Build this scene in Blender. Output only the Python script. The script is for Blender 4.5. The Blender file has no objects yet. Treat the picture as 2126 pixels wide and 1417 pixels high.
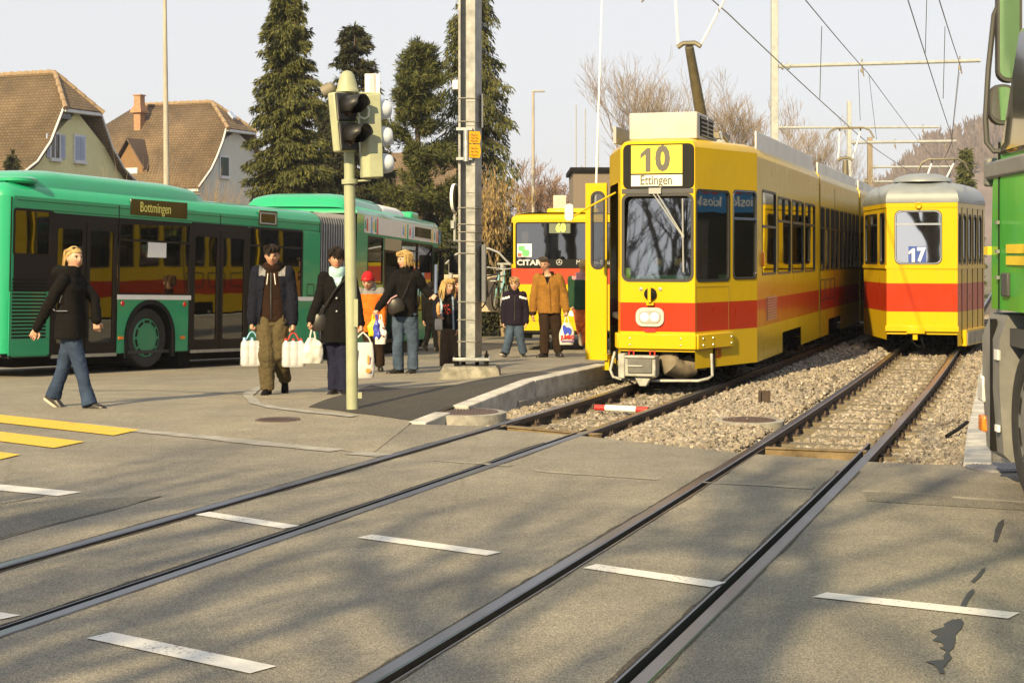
import bpy, bmesh, math, random
import numpy as np
from mathutils import Vector, Matrix, noise
PI = math.pi
rnd = random.Random(7)
scene = bpy.context.scene
col = scene.collection
# ---------------------------------------------------------------- camera geometry (photo pixels -> world)
F, CX, HY, CH = 3300., 1063., 530., 1.6
CAM = Vector((0, 0, CH))
def at(px, py, Y):
    return Vector(((px-CX)*Y/F, Y, CH-(py-HY)*Y/F))
def lerp(a, b, t): return a+(b-a)*t
def sst(t):
    t = min(1, max(0, t)); return t*t*(3-2*t)
def interp(x, xs, ys):
    if x <= xs[0]: return ys[0]
    for i in range(1, len(xs)):
        if x <= xs[i]: return lerp(ys[i-1], ys[i], (x-xs[i-1])/(xs[i]-xs[i-1]))
    return ys[-1]
# tracks: centre lines X(Y)
T1 = [float(q) for q in np.polyfit([7, 10, 13, 16, 20], [-2.57, -1.445, -.34, .735, 2.145], 2)]
T2 = [float(q) for q in np.polyfit([7, 10, 13, 16, 20, 24], [.34, 1.40, 2.435, 3.46, 4.795, 6.09], 2)]
def track(k, Y):
    c = T1 if k == 1 else T2
    lim = 21. if k == 1 else 26.
    y0 = min(lim, max(5, Y))
    return (c[0]*y0+c[1])*y0+c[2]+(2*c[0]*y0+c[1])*(Y-y0)
GA = .965
def rail(i, Y):            # four rails, left to right
    k = 1 if i < 3 else 2
    d = (track(k, Y+.1)-track(k, Y-.1))/.2
    s = math.sqrt(1+d*d)
    return track(k, Y)+(-1 if i % 2 else 1)*GA/2*s
def kerbX(Y):
    return interp(Y, [15.1, 18.1, 20.4, 60], [-.83, .27, 1.14, 1.14+.335*39.6])
def kerbZ(Y): return interp(Y, [15.1, 18.1], [.0, .17])
def G(x, y):
    b = -.03*max(0, min(y, 46)-17)
    if 16 < y < 18: b = -.0075*(y-16)**2
    if y > 15.1:
        dk = (kerbX(y)-x)*.94
        b = lerp(b, kerbZ(y), sst(1-dk/2.6))
    return b
def gp(px, py, z=None):
    zz = 0. if z is None else z
    for _ in range(30):
        Y = F*(CH-zz)/(py-HY); X = (px-CX)*Y/F
        if z is None: zz = lerp(zz, G(X, Y), .6)
    return Vector((X, Y, zz))
# ---------------------------------------------------------------- mesh builder
class MB:
    def __init__(s, M=None): s.v = []; s.f = []; s.m = []; s.M = M
    def add(s, vs, fs, m=0, M=None):
        o = len(s.v)
        for p in vs:
            p = Vector(p)
            if M is not None: p = M @ p
            if s.M is not None: p = s.M @ p
            s.v.append(p)
        for i, f in enumerate(fs):
            s.f.append([o+k for k in f]); s.m.append(m if isinstance(m, int) else m[i])
        return s
    def bx(s, x0, x1, y0, y1, z0, z1, m=0, M=None):
        vs = [(x, y, z) for z in (z0, z1) for y in (y0, y1) for x in (x0, x1)]
        return s.add(vs, [(0, 2, 3, 1), (4, 5, 7, 6), (0, 1, 5, 4), (2, 6, 7, 3), (0, 4, 6, 2), (1, 3, 7, 5)], m, M)
    def tube(s, pts, r, n=8, m=0, caps=True, M=None, flat=1.):
        pts = [Vector(p) for p in pts]; R = r if isinstance(r, (list, tuple)) else [r]*len(pts)
        vs = []; fs = []; up = None
        for i, p in enumerate(pts):
            a = pts[max(0, i-1)]; b = pts[min(len(pts)-1, i+1)]
            t = (b-a)
            t = t.normalized() if t.length > 1e-9 else Vector((0, 0, 1))
            if up is None:
                up = t.orthogonal().normalized() if abs(t.z) > .9 else t.cross(Vector((0, 0, 1))).normalized()
            else:
                up = (up-t*up.dot(t))
                up = up.normalized() if up.length > 1e-6 else t.orthogonal().normalized()
            w = t.cross(up)
            for k in range(n):
                an = 2*PI*(k+.5)/n
                vs.append(p+up*math.cos(an)*R[i]+w*math.sin(an)*R[i]*flat)
        for i in range(len(pts)-1):
            for k in range(n):
                k2 = (k+1) % n
                fs.append((i*n+k, i*n+k2, (i+1)*n+k2, (i+1)*n+k))
        if caps:
            fs.append(tuple(range(n-1, -1, -1))); fs.append(tuple((len(pts)-1)*n+k for k in range(n)))
        return s.add(vs, fs, m, M)
    def lathe(s, prof, n=24, m=0, M=None, cap=True):      # prof (r, z) about local z
        vs = []; fs = []
        for r, z in prof:
            for k in range(n):
                a = 2*PI*k/n; vs.append((r*math.cos(a), r*math.sin(a), z))
        for i in range(len(prof)-1):
            for k in range(n):
                k2 = (k+1) % n; fs.append((i*n+k, i*n+k2, (i+1)*n+k2, (i+1)*n+k))
        if cap:
            fs.append(tuple(range(n-1, -1, -1))); fs.append(tuple((len(prof)-1)*n+k for k in range(n)))
        return s.add(vs, fs, m, M)
    def loft(s, rings, m=0, caps=True, closed=True, M=None):
        n = len(rings[0]); vs = [p for r in rings for p in r]; fs = []
        for i in range(len(rings)-1):
            for k in range(n if closed else n-1):
                k2 = (k+1) % n; fs.append((i*n+k, i*n+k2, (i+1)*n+k2, (i+1)*n+k))
        if caps and closed:
            fs.append(tuple(range(n-1, -1, -1))); fs.append(tuple((len(rings)-1)*n+k for k in range(n)))
        return s.add(vs, fs, m, M)
    def poly(s, pts, m=0, M=None): return s.add(pts, [tuple(range(len(pts)))], m, M)
    def slab(s, pts, d, m=0, M=None):                      # extrude polygon by vector d
        d = Vector(d); n = len(pts); vs = [Vector(p) for p in pts]+[Vector(p)+d for p in pts]
        fs = [tuple(range(n-1, -1, -1)), tuple(range(n, 2*n))]+[(k, (k+1) % n, n+(k+1) % n, n+k) for k in range(n)]
        return s.add(vs, fs, m, M)
    def ball(s, c, r, n=10, m=0, M=None):
        r = r if isinstance(r, (tuple, list)) else (r, r, r); c = Vector(c)
        vs = [c+Vector((0, 0, -r[2]))]; fs = []
        h = n//2+1
        for i in range(1, h):
            ph = -PI/2+PI*i/h
            for k in range(n):
                a = 2*PI*k/n; vs.append(c+Vector((r[0]*math.cos(ph)*math.cos(a), r[1]*math.cos(ph)*math.sin(a), r[2]*math.sin(ph))))
        vs.append(c+Vector((0, 0, r[2])))
        for k in range(n):
            k2 = (k+1) % n; fs.append((0, 1+k2, 1+k)); L = len(vs)-1; b = L-n
            fs.append((L, b+k, b+k2))
        for i in range(h-2):
            for k in range(n):
                k2 = (k+1) % n; a = 1+i*n; fs.append((a+k, a+k2, a+n+k2, a+n+k))
        return s.add(vs, fs, m, M)
    def mesh(s, name):
        me = bpy.data.meshes.new(name)
        me.from_pydata([tuple(v) for v in s.v], [], s.f)
        me.polygons.foreach_set('material_index', s.m)
        return me
    def build(s, name, mats, parent=None, bevel=0, smooth=40, seg=2, recalc=True, label=None):
        me = s.mesh(name)
        if recalc:
            bm = bmesh.new(); bm.from_mesh(me); bmesh.ops.recalc_face_normals(bm, faces=bm.faces); bm.to_mesh(me); bm.free()
        return link(name, me, mats, parent, bevel, smooth, seg, label)
def link(name, me, mats, parent=None, bevel=0, smooth=40, seg=2, label=None):
    for mm in (mats if isinstance(mats, (list, tuple)) else [mats]): me.materials.append(mm)
    if smooth:
        me.polygons.foreach_set('use_smooth', [True]*len(me.polygons))
        me.set_sharp_from_angle(angle=math.radians(smooth))
    o = bpy.data.objects.new(name, me); col.objects.link(o)
    if parent is not None: o.parent = parent
    if bevel:
        b = o.modifiers.new('edge', 'BEVEL'); b.width = bevel; b.segments = seg; b.limit_method = 'ANGLE'; b.angle_limit = math.radians(40)
    if label: o['label'] = label
    return o
def tag(o, label, cat, group=None, kind=None):
    o['label'] = label; o['category'] = cat
    if group: o['group'] = group
    if kind: o['kind'] = kind
    return o
def structure(o): o['kind'] = 'structure'; return o
def thing(name, label, cat, loc=(0, 0, 0), rz=0, group=None, ry=0):
    o = bpy.data.objects.new(name, None); col.objects.link(o); o.empty_display_size = .2
    o.location = loc; o.rotation_euler = (0, ry, rz)
    return tag(o, label, cat, group)
def MW(o): return Matrix.LocRotScale(o.location, o.rotation_euler, None)
class Fr:                                                   # a vehicle's own axes: photo point -> metres on one of its planes
    def __init__(s, o): s.M = MW(o) if not isinstance(o, Matrix) else o; s.I = s.M.inverted()
    def ray(s, px, py):
        o = s.I @ CAM; return o, (s.I @ at(px, py, 10))-o
    def y(s, px, py, c):
        o, d = s.ray(px, py); t = (c-o.y)/d.y; p = o+d*t; return p.x, p.z
    def x(s, px, py, c):
        o, d = s.ray(px, py); t = (c-o.x)/d.x; p = o+d*t; return p.y, p.z
    def z(s, px, py, c):
        o, d = s.ray(px, py); t = (c-o.z)/d.z; p = o+d*t; return p.x, p.y
TMP = bpy.data.scenes.new('workbench')
def evalmesh(ob):                                           # modifier result, worked out in an empty side scene
    TMP.collection.objects.link(ob)
    with bpy.context.temp_override(scene=TMP, view_layer=TMP.view_layers[0]): dg = bpy.context.evaluated_depsgraph_get(); dg.update()
    me = bpy.data.meshes.new_from_object(ob.evaluated_get(dg)); bpy.data.objects.remove(ob); return me
def rrect(a0, a1, b0, b1, r, n=4):                          # rounded rectangle outline, ccw
    r = min(r, (a1-a0)/2-1e-4, (b1-b0)/2-1e-4); out = []
    for cx, cy, s in ((a1-r, b1-r, 0), (a0+r, b1-r, 1), (a0+r, b0+r, 2), (a1-r, b0+r, 3)):
        for k in range(n+1):
            t = (s+k/n)*PI/2; out.append((cx+r*math.cos(t), cy+r*math.sin(t)))
    return out
def text_mb(mb, s, size, M, m=0, ext=.002, align='CENTER', sx=1., bold=0):
    cu = bpy.data.curves.new('t', 'FONT'); cu.body = s; cu.size = size; cu.align_x = align; cu.align_y = 'CENTER'
    cu.extrude = ext; cu.offset = bold; cu.resolution_u = 3
    me = evalmesh(bpy.data.objects.new('t', cu))
    mb.add([(v.co.x*sx, v.co.y, v.co.z) for v in me.vertices], [tuple(p.vertices) for p in me.polygons], m, M)
    bpy.data.meshes.remove(me); return mb
# ---------------------------------------------------------------- materials
MATS = {}
def nodes(m):
    m.use_nodes = True; nt = m.node_tree; return nt, nt.nodes, nt.links, nt.nodes['Principled BSDF']
def srgb(h):
    c = [int(h[i:i+2], 16)/255 for i in (0, 2, 4)]
    return tuple(x/12.92 if x <= .04045 else ((x+.055)/1.055)**2.4 for x in c)
def pm(name, c, rough=.5, metal=0, var=.12, sc=6., bump=0., bsc=60., spec=.5, coat=0, c2=None, space='Object', detail=6, emit=0, sss=0, stretch=None):
    if name in MATS: return MATS[name]
    m = bpy.data.materials.new(name); nt, N, L, B = nodes(m); MATS[name] = m
    if isinstance(c, str): c = srgb(c)
    if isinstance(c2, str): c2 = srgb(c2)
    tc = N.new('ShaderNodeTexCoord'); src = tc.outputs[space]
    if stretch:
        mp = N.new('ShaderNodeMapping'); mp.inputs['Scale'].default_value = stretch; L.new(src, mp.inputs[0]); src = mp.outputs[0]
    n = N.new('ShaderNodeTexNoise'); n.inputs['Scale'].default_value = sc; n.inputs['Detail'].default_value = detail; n.inputs['Roughness'].default_value = .65
    L.new(src, n.inputs['Vector'])
    r = N.new('ShaderNodeValToRGB'); r.color_ramp.elements[0].position = .3; r.color_ramp.elements[1].position = .7
    a = tuple(x*(1-var) for x in c); b = c2 if c2 else tuple(min(1, x*(1+var)) for x in c)
    r.color_ramp.elements[0].color = (*a, 1); r.color_ramp.elements[1].color = (*b, 1)
    L.new(n.outputs['Fac'], r.inputs[0]); L.new(r.outputs[0], B.inputs['Base Color'])
    mr = N.new('ShaderNodeMapRange'); mr.inputs['To Min'].default_value = max(0, rough*.85); mr.inputs['To Max'].default_value = min(1, rough*1.15+.02)
    L.new(n.outputs['Fac'], mr.inputs['Value']); L.new(mr.outputs[0], B.inputs['Roughness'])
    B.inputs['Metallic'].default_value = metal; B.inputs['Specular IOR Level'].default_value = spec
    B.inputs['Coat Weight'].default_value = coat; B.inputs['Coat Roughness'].default_value = .04
    if bump:
        n2 = N.new('ShaderNodeTexNoise'); n2.inputs['Scale'].default_value = bsc; n2.inputs['Detail'].default_value = 4; L.new(src, n2.inputs['Vector'])
        bp = N.new('ShaderNodeBump'); bp.inputs['Strength'].default_value = bump; bp.inputs['Distance'].default_value = .01
        L.new(n2.outputs['Fac'], bp.inputs['Height']); L.new(bp.outputs[0], B.inputs['Normal'])
    if emit:
        B.inputs['Emission Color'].default_value = (*c, 1); B.inputs['Emission Strength'].default_value = emit
    return m
def glass(name, tint, refl=.10, rough=.02):
    if name in MATS: return MATS[name]
    m = bpy.data.materials.new(name); nt, N, L, B = nodes(m); MATS[name] = m; N.remove(B)
    t = N.new('ShaderNodeBsdfTransparent'); t.inputs[0].default_value = (*tint, 1)
    g = N.new('ShaderNodeBsdfGlossy'); g.inputs['Roughness'].default_value = rough; g.inputs[0].default_value = (.95, .97, 1, 1)
    lw = N.new('ShaderNodeFresnel'); lw.inputs['IOR'].default_value = 1.52
    ad = N.new('ShaderNodeMath'); ad.operation = 'MULTIPLY_ADD'; ad.inputs[1].default_value = 1.25; ad.inputs[2].default_value = refl; ad.use_clamp = True
    tc = N.new('ShaderNodeTexCoord'); no = N.new('ShaderNodeTexNoise'); no.inputs['Scale'].default_value = .9; L.new(tc.outputs['Object'], no.inputs['Vector'])
    bp = N.new('ShaderNodeBump'); bp.inputs['Strength'].default_value = .12; bp.inputs['Distance'].default_value = .02; L.new(no.outputs['Fac'], bp.inputs['Height']); L.new(bp.outputs[0], g.inputs['Normal'])
    L.new(lw.outputs[0], ad.inputs[0])
    x = N.new('ShaderNodeMixShader'); L.new(ad.outputs[0], x.inputs[0]); L.new(t.outputs[0], x.inputs[1]); L.new(g.outputs[0], x.inputs[2])
    L.new(x.outputs[0], N['Material Output'].inputs['Surface']); return m
def paint(name, c, rough=.18, var=.04, dirt=.25, spec=.5, coat=.6):
    """vehicle paint: even colour, clear coat, road film in streaks, faint panel ripple"""
    if name in MATS: return MATS[name]
    m = bpy.data.materials.new(name); nt, N, L, B = nodes(m); MATS[name] = m
    if isinstance(c, str): c = srgb(c)
    tc = N.new('ShaderNodeTexCoord')
    mp = N.new('ShaderNodeMapping'); mp.inputs['Scale'].default_value = (3, 3, .8); L.new(tc.outputs['Object'], mp.inputs[0])
    n = N.new('ShaderNodeTexNoise'); n.inputs['Scale'].default_value = 2.5; n.inputs['Detail'].default_value = 8; n.inputs['Roughness'].default_value = .7; L.new(mp.outputs[0], n.inputs['Vector'])
    r = N.new('ShaderNodeValToRGB'); r.color_ramp.elements[0].position = .5; r.color_ramp.elements[1].position = .85
    r.color_ramp.elements[0].color = (0, 0, 0, 1); r.color_ramp.elements[1].color = (dirt,)*3+(1,)
    L.new(n.outputs['Fac'], r.inputs[0])
    mx = N.new('ShaderNodeMix'); mx.data_type = 'RGBA'; mx.inputs[6].default_value = (*c, 1); mx.inputs[7].default_value = (*[x*.45+.04 for x in c], 1)
    L.new(r.outputs[0], mx.inputs[0]); L.new(mx.outputs[2], B.inputs['Base Color'])
    mr = N.new('ShaderNodeMapRange'); mr.inputs['To Min'].default_value = rough; mr.inputs['To Max'].default_value = rough+.25; L.new(n.outputs['Fac'], mr.inputs['Value']); L.new(mr.outputs[0], B.inputs['Roughness'])
    B.inputs['Coat Weight'].default_value = coat; B.inputs['Coat Roughness'].default_value = .05; B.inputs['Specular IOR Level'].default_value = spec
    n2 = N.new('ShaderNodeTexNoise'); n2.inputs['Scale'].default_value = 1.6; n2.inputs['Detail'].default_value = 1; L.new(tc.outputs['Object'], n2.inputs['Vector'])
    bp = N.new('ShaderNodeBump'); bp.inputs['Strength'].default_value = .25; bp.inputs['Distance'].default_value = .03
    L.new(n2.outputs['Fac'], bp.inputs['Height']); L.new(bp.outputs[0], B.inputs['Coat Normal']); L.new(bp.outputs[0], B.inputs['Normal'])
    return m
BLACK = pm('black_rubber', (.007, .007, .007), .7, var=.3, spec=.2)
DARK = pm('dark_underframe', (.009, .0085, .008), .9, var=.4, spec=.1)
STEEL = pm('galvanised_steel', (.42, .44, .45), .42, metal=.75, var=.22, sc=9, bump=.05)
CHROME = pm('bright_trim', (.75, .75, .74), .2, metal=1, var=.05)
WHITE = pm('white_plastic', (.78, .78, .77), .45, var=.05)
GREY = pm('grey_paint', (.3, .31, .31), .5, var=.1)
# ---------------------------------------------------------------- camera, sun, sky
SUN_AZ, SUN_EL = math.radians(26), math.radians(29)         # shadows run 26 deg right of the view axis
cam = bpy.data.cameras.new('camera'); co = bpy.data.objects.new('camera', cam); col.objects.link(co); scene.camera = co
co.location = CAM; co.rotation_euler = (PI/2, 0, 0)
cam.sensor_width = 36; cam.lens = F/2126*36; cam.shift_y = -(708.5-HY)/2126; cam.clip_end = 5000; cam.clip_start = .1
sl = bpy.data.lights.new('sun', 'SUN'); so = bpy.data.objects.new('sun', sl); col.objects.link(so)
sl.energy = 3.6; sl.angle = math.radians(.53); sl.color = (1, .78, .42)
sd = Vector((math.sin(SUN_AZ)*math.cos(SUN_EL), math.cos(SUN_AZ)*math.cos(SUN_EL), -math.sin(SUN_EL)))
so.rotation_euler = sd.to_track_quat('-Z', 'Y').to_euler(); so.location = (-20, -30, 25)
w = bpy.data.worlds.new('World'); scene.world = w; w.use_nodes = True
wn, wl = w.node_tree.nodes, w.node_tree.links
sky = wn.new('ShaderNodeTexSky'); sky.sky_type = 'NISHITA'; sky.sun_disc = False; sky.sun_elevation = SUN_EL; sky.sun_rotation = PI+SUN_AZ
sky.air_density = 1.0; sky.dust_density = 1.0; sky.ozone_density = 2.0; sky.altitude = 300
hs = wn.new('ShaderNodeHueSaturation'); hs.inputs['Saturation'].default_value = .35; wl.new(sky.outputs[0], hs.inputs['Color'])
gm = wn.new('ShaderNodeMix'); gm.data_type = 'RGBA'; gm.inputs[0].default_value = .9; gm.inputs[7].default_value = (2.4, 2.44, 2.54, 1)   # thin high veil of cloud
wl.new(hs.outputs[0], gm.inputs[6]); wl.new(gm.outputs[2], wn['Background'].inputs['Color']); wn['Background'].inputs['Strength'].default_value = .12
scene.view_settings.view_transform = 'Standard'; scene.view_settings.look = 'None'; scene.view_settings.exposure = 1.38; scene.view_settings.gamma = 1
scene.cycles.max_bounces = 6; scene.cycles.transparent_max_bounces = 12; scene.cycles.use_denoising = True
scene.cycles.diffuse_bounces = 3; scene.cycles.glossy_bounces = 4; scene.cycles.caustics_reflective = False; scene.cycles.caustics_refractive = False
# ================================================================ ground, roads, tracks
def asphalt(name, c, dark=.6, fine=260., warm=(1, .965, .88), patch=.35, rough=.75):
    m = bpy.data.materials.new(name); nt, N, L, B = nodes(m); MATS[name] = m
    tc = N.new('ShaderNodeTexCoord'); src = tc.outputs['Object']
    def nz(sc, det=4, ro=.6, vec=src):
        n = N.new('ShaderNodeTexNoise'); n.inputs['Scale'].default_value = sc; n.inputs['Detail'].default_value = det; n.inputs['Roughness'].default_value = ro; L.new(vec, n.inputs['Vector']); return n.outputs['Fac']
    def ramp(f, p0, p1, a, b):
        r = N.new('ShaderNodeValToRGB'); r.color_ramp.elements[0].position = p0; r.color_ramp.elements[1].position = p1
        r.color_ramp.elements[0].color = (*a, 1); r.color_ramp.elements[1].color = (*b, 1); L.new(f, r.inputs[0]); return r.outputs[0]
    def mul(a, b, f=1):
        x = N.new('ShaderNodeMix'); x.data_type = 'RGBA'; x.blend_type = 'MULTIPLY'; x.inputs[0].default_value = f; L.new(a, x.inputs[6]); L.new(b, x.inputs[7]); return x.outputs[2]
    base = ramp(nz(.55, 6, .62), .3, .7, tuple(c[i]*(1-patch*.5) for i in range(3)), tuple(c[i]*(1+patch*.5)*warm[i] for i in range(3)))
    g = ramp(nz(fine*.35, 2, .5), .3, .72, (.5,)*3, (1.5, 1.48, 1.42))
    v = N.new('ShaderNodeTexVoronoi'); v.inputs['Scale'].default_value = fine*.32; L.new(src, v.inputs['Vector'])
    st = ramp(v.outputs['Color'], .2, .98, (.55,)*3, (1.9, 1.86, 1.76))
    sm = ramp(nz(2.3, 5, .7), .35, .75, (.82,)*3, (1.08,)*3)
    cr = N.new('ShaderNodeTexVoronoi'); cr.feature = 'DISTANCE_TO_EDGE'; cr.inputs['Scale'].default_value = .23
    wv = N.new('ShaderNodeMix'); wv.data_type = 'VECTOR'; wv.inputs[0].default_value = .18; L.new(src, wv.inputs[4])
    wnz = N.new('ShaderNodeTexNoise'); wnz.inputs['Scale'].default_value = 1.3; wnz.inputs['Detail'].default_value = 5; L.new(src, wnz.inputs['Vector']); L.new(wnz.outputs['Color'], wv.inputs[5]); L.new(wv.outputs[1], cr.inputs['Vector'])
    ck = ramp(cr.outputs['Distance'], .0012, .004, (.6,)*3, (1, 1, 1))
    out = mul(mul(mul(mul(base, g, .8), st, .8), sm), ck, .35)
    L.new(out, B.inputs['Base Color']); B.inputs['Roughness'].default_value = rough; B.inputs['Specular IOR Level'].default_value = .3
    bp = N.new('ShaderNodeBump'); bp.inputs['Strength'].default_value = .55; bp.inputs['Distance'].default_value = .006
    L.new(v.outputs['Distance'], bp.inputs['Height']); L.new(bp.outputs[0], B.inputs['Normal'])
    return m
ROAD = asphalt('road_asphalt', (.222, .213, .196), fine=520., patch=.5)
PAVE = asphalt('pavement_asphalt', (.248, .232, .202), patch=.3, fine=470.)
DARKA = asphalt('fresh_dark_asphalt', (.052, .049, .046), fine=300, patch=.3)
YARD = asphalt('yard_asphalt', (.2, .185, .16))
CONC = pm('weathered_concrete', (.24, .23, .205), .85, var=.35, sc=9, bump=.25, bsc=70, detail=10, c2=(.36, .345, .31))
CONCW = pm('pale_kerb_stone', (.41, .40, .38), .85, var=.4, sc=5, bump=.3, bsc=60, detail=12)
def sheet(rows, lf, rf, nc, zf, pw=1.):
    mb = MB(); n = nc+1
    for y in rows:
        a, b = lf(y), rf(y)
        for k in range(n):
            t = 1-(1-k/nc)**pw; x = lerp(a, b, t); mb.v.append(Vector((x, y, zf(x, y))))
    for i in range(len(rows)-1):
        for k in range(nc): mb.f.append([i*n+k, i*n+k+1, (i+1)*n+k+1, (i+1)*n+k]); mb.m.append(0)
    return mb
def frange(a, b, st):
    n = max(1, round((b-a)/st)); return [a+(b-a)*i/n for i in range(n+1)]
# ballast starts along this line
YB = lambda x: interp(x, [-.9, .63, 1.82, 2.85, 3.4, 9], [15.15, 14.1, 12.9, 12.3, 12.1, 11.9])
GW, HW = .045, .035                                          # groove width, rail head half width
def edge(i, side):                                           # road edge along rail i
    def f(Y):
        if side < 0: return rail(i, Y)-HW-.004 if i % 2 else rail(i, Y)-HW-GW-.022
        return rail(i, Y)+HW+GW+.022 if i % 2 else rail(i, Y)+HW+.004
    return f
# far ground under everything, out to the horizon
mb = MB(); rr = [46, 120, 300, 800, 2500]
mb = sheet([-60, -20, 10, 40, 46, 70, 120, 300, 800, 2500], lambda y: -900-abs(y), lambda y: 900+abs(y), 60, lambda x, y: -.95-.0*y)
FIELD = pm('winter_field', (.13, .115, .075), .95, var=.35, sc=.4)
structure(mb.build('ground', FIELD))
# left side: road in front, pavement and yard sloping away behind
Eg = edge(1, -1)
def rightL(y):
    if y <= 14.9: return Eg(y)
    if y <= 15.1: return lerp(Eg(14.9), kerbX(15.1)-.16, (y-14.9)/.2)
    return kerbX(y)-.16
rows = frange(-14, 14.9, .7)+frange(15.1, 24, .3)+frange(24.5, 47, .75)
mb = sheet(rows, lambda y: -46 if y < 30 else -60, rightL, 46, G, 2.2)
structure(mb.build('road', ROAD))
# strips of road between and beside the rails, up to the ballast
def strip(lf, rf, name, mat, nc=6):
    mb = MB(); n = nc+1; NR = 60
    for i in range(NR+1):
        for k in range(n):
            t = k/nc; Ye = 13.
            for _ in range(12): Ye = YB(lerp(lf(Ye), rf(Ye), t))
            Y = lerp(-14, Ye, (i/NR)); Y = -14+(Ye+14)*(i/NR)
            mb.v.append(Vector((lerp(lf(Y), rf(Y), t), Y, 0)))
    for i in range(NR):
        for k in range(nc): mb.f.append([i*n+k, i*n+k+1, (i+1)*n+k+1, (i+1)*n+k]); mb.m.append(0)
    return structure(mb.build(name, mat))
strip(edge(1, 1), edge(2, -1), 'road_between_rails', ROAD)
strip(edge(2, 1), edge(3, -1), 'road_between_tracks', ROAD)
strip(edge(3, 1), edge(4, -1), 'road_between_rails', ROAD)
KR = lambda Y: interp(Y, [12.1, 22, 60], [3.42, 6.5, 6.5+.312*38])   # right kerb inner edge
def rR(y): return 40
mb = MB(); lf = edge(4, 1); nc = 24; n = nc+1; NR = 60
for i in range(NR+1):
    for k in range(n):
        t = (k/nc)**1.8; Ye = 12.2
        for _ in range(12): Ye = YB(lerp(lf(Ye), 40, t))
        Y = -14+(Ye+14)*i/NR; mb.v.append(Vector((lerp(lf(Y), 40, t), Y, 0)))
for i in range(NR):
    for k in range(nc): mb.f.append([i*n+k, i*n+k+1, (i+1)*n+k+1, (i+1)*n+k]); mb.m.append(0)
structure(mb.build('road', ROAD))
mb = sheet([11.9]+frange(12.3, 60, 1.2), lambda y: KR(y)+.2, lambda y: 44, 16, lambda x, y: 0.005*min(1, max(0, y-12.1)), 1)
structure(mb.build('pavement', PAVE))
# ---------------------------------------------------------------- draped patches
from mathutils.geometry import tessellate_polygon
def inpoly(x, y, P):
    c = False; j = len(P)-1
    for i in range(len(P)):
        if (P[i][1] > y) != (P[j][1] > y) and x < (P[j][0]-P[i][0])*(y-P[i][1])/(P[j][1]-P[i][1])+P[i][0]: c = not c
        j = i
    return c
def drape(pts, dz, name, mat, step=.5, zf=G):
    bm = bmesh.new(); vs = [bm.verts.new((p[0], p[1], 0)) for p in pts]
    for t3 in tessellate_polygon([[Vector((p[0], p[1], 0)) for p in pts]]):
        try: bm.faces.new([vs[i] for i in t3])
        except ValueError: pass
    for _ in range(6):
        es = [e for e in bm.edges if e.calc_length() > step]
        if not es: break
        bmesh.ops.subdivide_edges(bm, edges=es, cuts=1, use_grid_fill=False); bmesh.ops.triangulate(bm, faces=bm.faces)
    for v in bm.verts: v.co.z = zf(v.co.x, v.co.y)+dz
    bmesh.ops.recalc_face_normals(bm, faces=bm.faces)
    for f in bm.faces:
        if f.normal.z < 0: f.normal_flip()
    me = bpy.data.meshes.new(name); bm.to_mesh(me); bm.free(); return link(name, me, mat, smooth=60)
def P2(pts): return [tuple(gp(*p)[:2]) for p in pts]
def ribbon(pts, w, dz, name, mat, zf=G, sub=10, rag=.25, gap=None):            # strip of given width along world XY points
    P = [Vector((p[0], p[1])) for p in pts]; Q = []
    for a, b in zip(P[:-1], P[1:]):
        n = max(1, int((b-a).length/.12)); Q += [a+(b-a)*i/n for i in range(n)]
    Q.append(P[-1]); mb = MB()
    for i, p in enumerate(Q):
        t = (Q[min(i+1, len(Q)-1)]-Q[max(0, i-1)]).normalized(); nn = Vector((-t.y, t.x))
        for s in (-.5, .5):
            q = p+nn*s*w*(1+rag*noise.noise(Vector((p.x*2.1, p.y*2.1, s*5)))+rag*noise.noise(Vector((p.x*9, p.y*9, s*7)))); mb.v.append(Vector((q.x, q.y, zf(q.x, q.y)+dz)))
    for i in range(len(Q)-1):
        if gap is not None and noise.noise(Vector((Q[i].x*1.7, Q[i].y*1.7, 3.3))) < gap: continue
        mb.f.append([2*i, 2*i+1, 2*i+3, 2*i+2]); mb.m.append(0)
    return mb.build(name, mat, smooth=60)
Z0 = lambda x, y: 0.
pv = P2([(-500, 830), (0, 866), (280, 891), (700, 934), (770, 944)])
dl = [(kerbX(y)-.17, y) for y in (15.2, 16, 17, 18.1, 19, 20.4, 22, 24, 26)]
structure(drape([pv[-1]]+[(-1.0, 14.6)]+dl+[(-4, 26.5), (-20, 24.), (-24, 20)]+pv[:-1], .004, 'pavement', PAVE, .6))
kb = [(kerbX(y)-.175, y) for y in (15.25, 16, 17, 18.1, 19.2)]
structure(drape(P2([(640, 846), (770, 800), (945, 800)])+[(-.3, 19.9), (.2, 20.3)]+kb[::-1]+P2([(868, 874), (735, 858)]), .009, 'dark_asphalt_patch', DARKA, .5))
gut = pm('gutter_stone', (.27, .262, .24), .85, var=.3, sc=4, bump=.3)
gl = P2([(-400, 838), (0, 868), (180, 883), (300, 896), (440, 909), (560, 922), (700, 936)])
structure(ribbon(gl, .2, .0065, 'gutter', gut))
structure(ribbon(P2([(730, 940), (800, 946)]), .2, .0065, 'gutter', gut))
seam = pm('concrete_seam', (.24, .222, .185), .9, var=.3, sc=5, bump=.3)
a = gp(880, 955, 0); b = gp(1050, 969, 0)
for p, q in (((900, 956), (1060, 967)), ((1110, 977), (1365, 996)), ((1450, 1001), (1690, 1012)), ((1790, 1019), (2300, 1055))):
    structure(ribbon([gp(*p, 0)[:2], gp(*q, 0)[:2]], .07, .004, 'road_seam', seam, Z0, rag=.9, gap=-.12))
structure(ribbon(P2([(555, 801), (528, 810), (515, 822), (530, 838), (570, 848), (640, 856), (735, 866)]), .13, .013, 'kerb_edging', gut))
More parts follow.
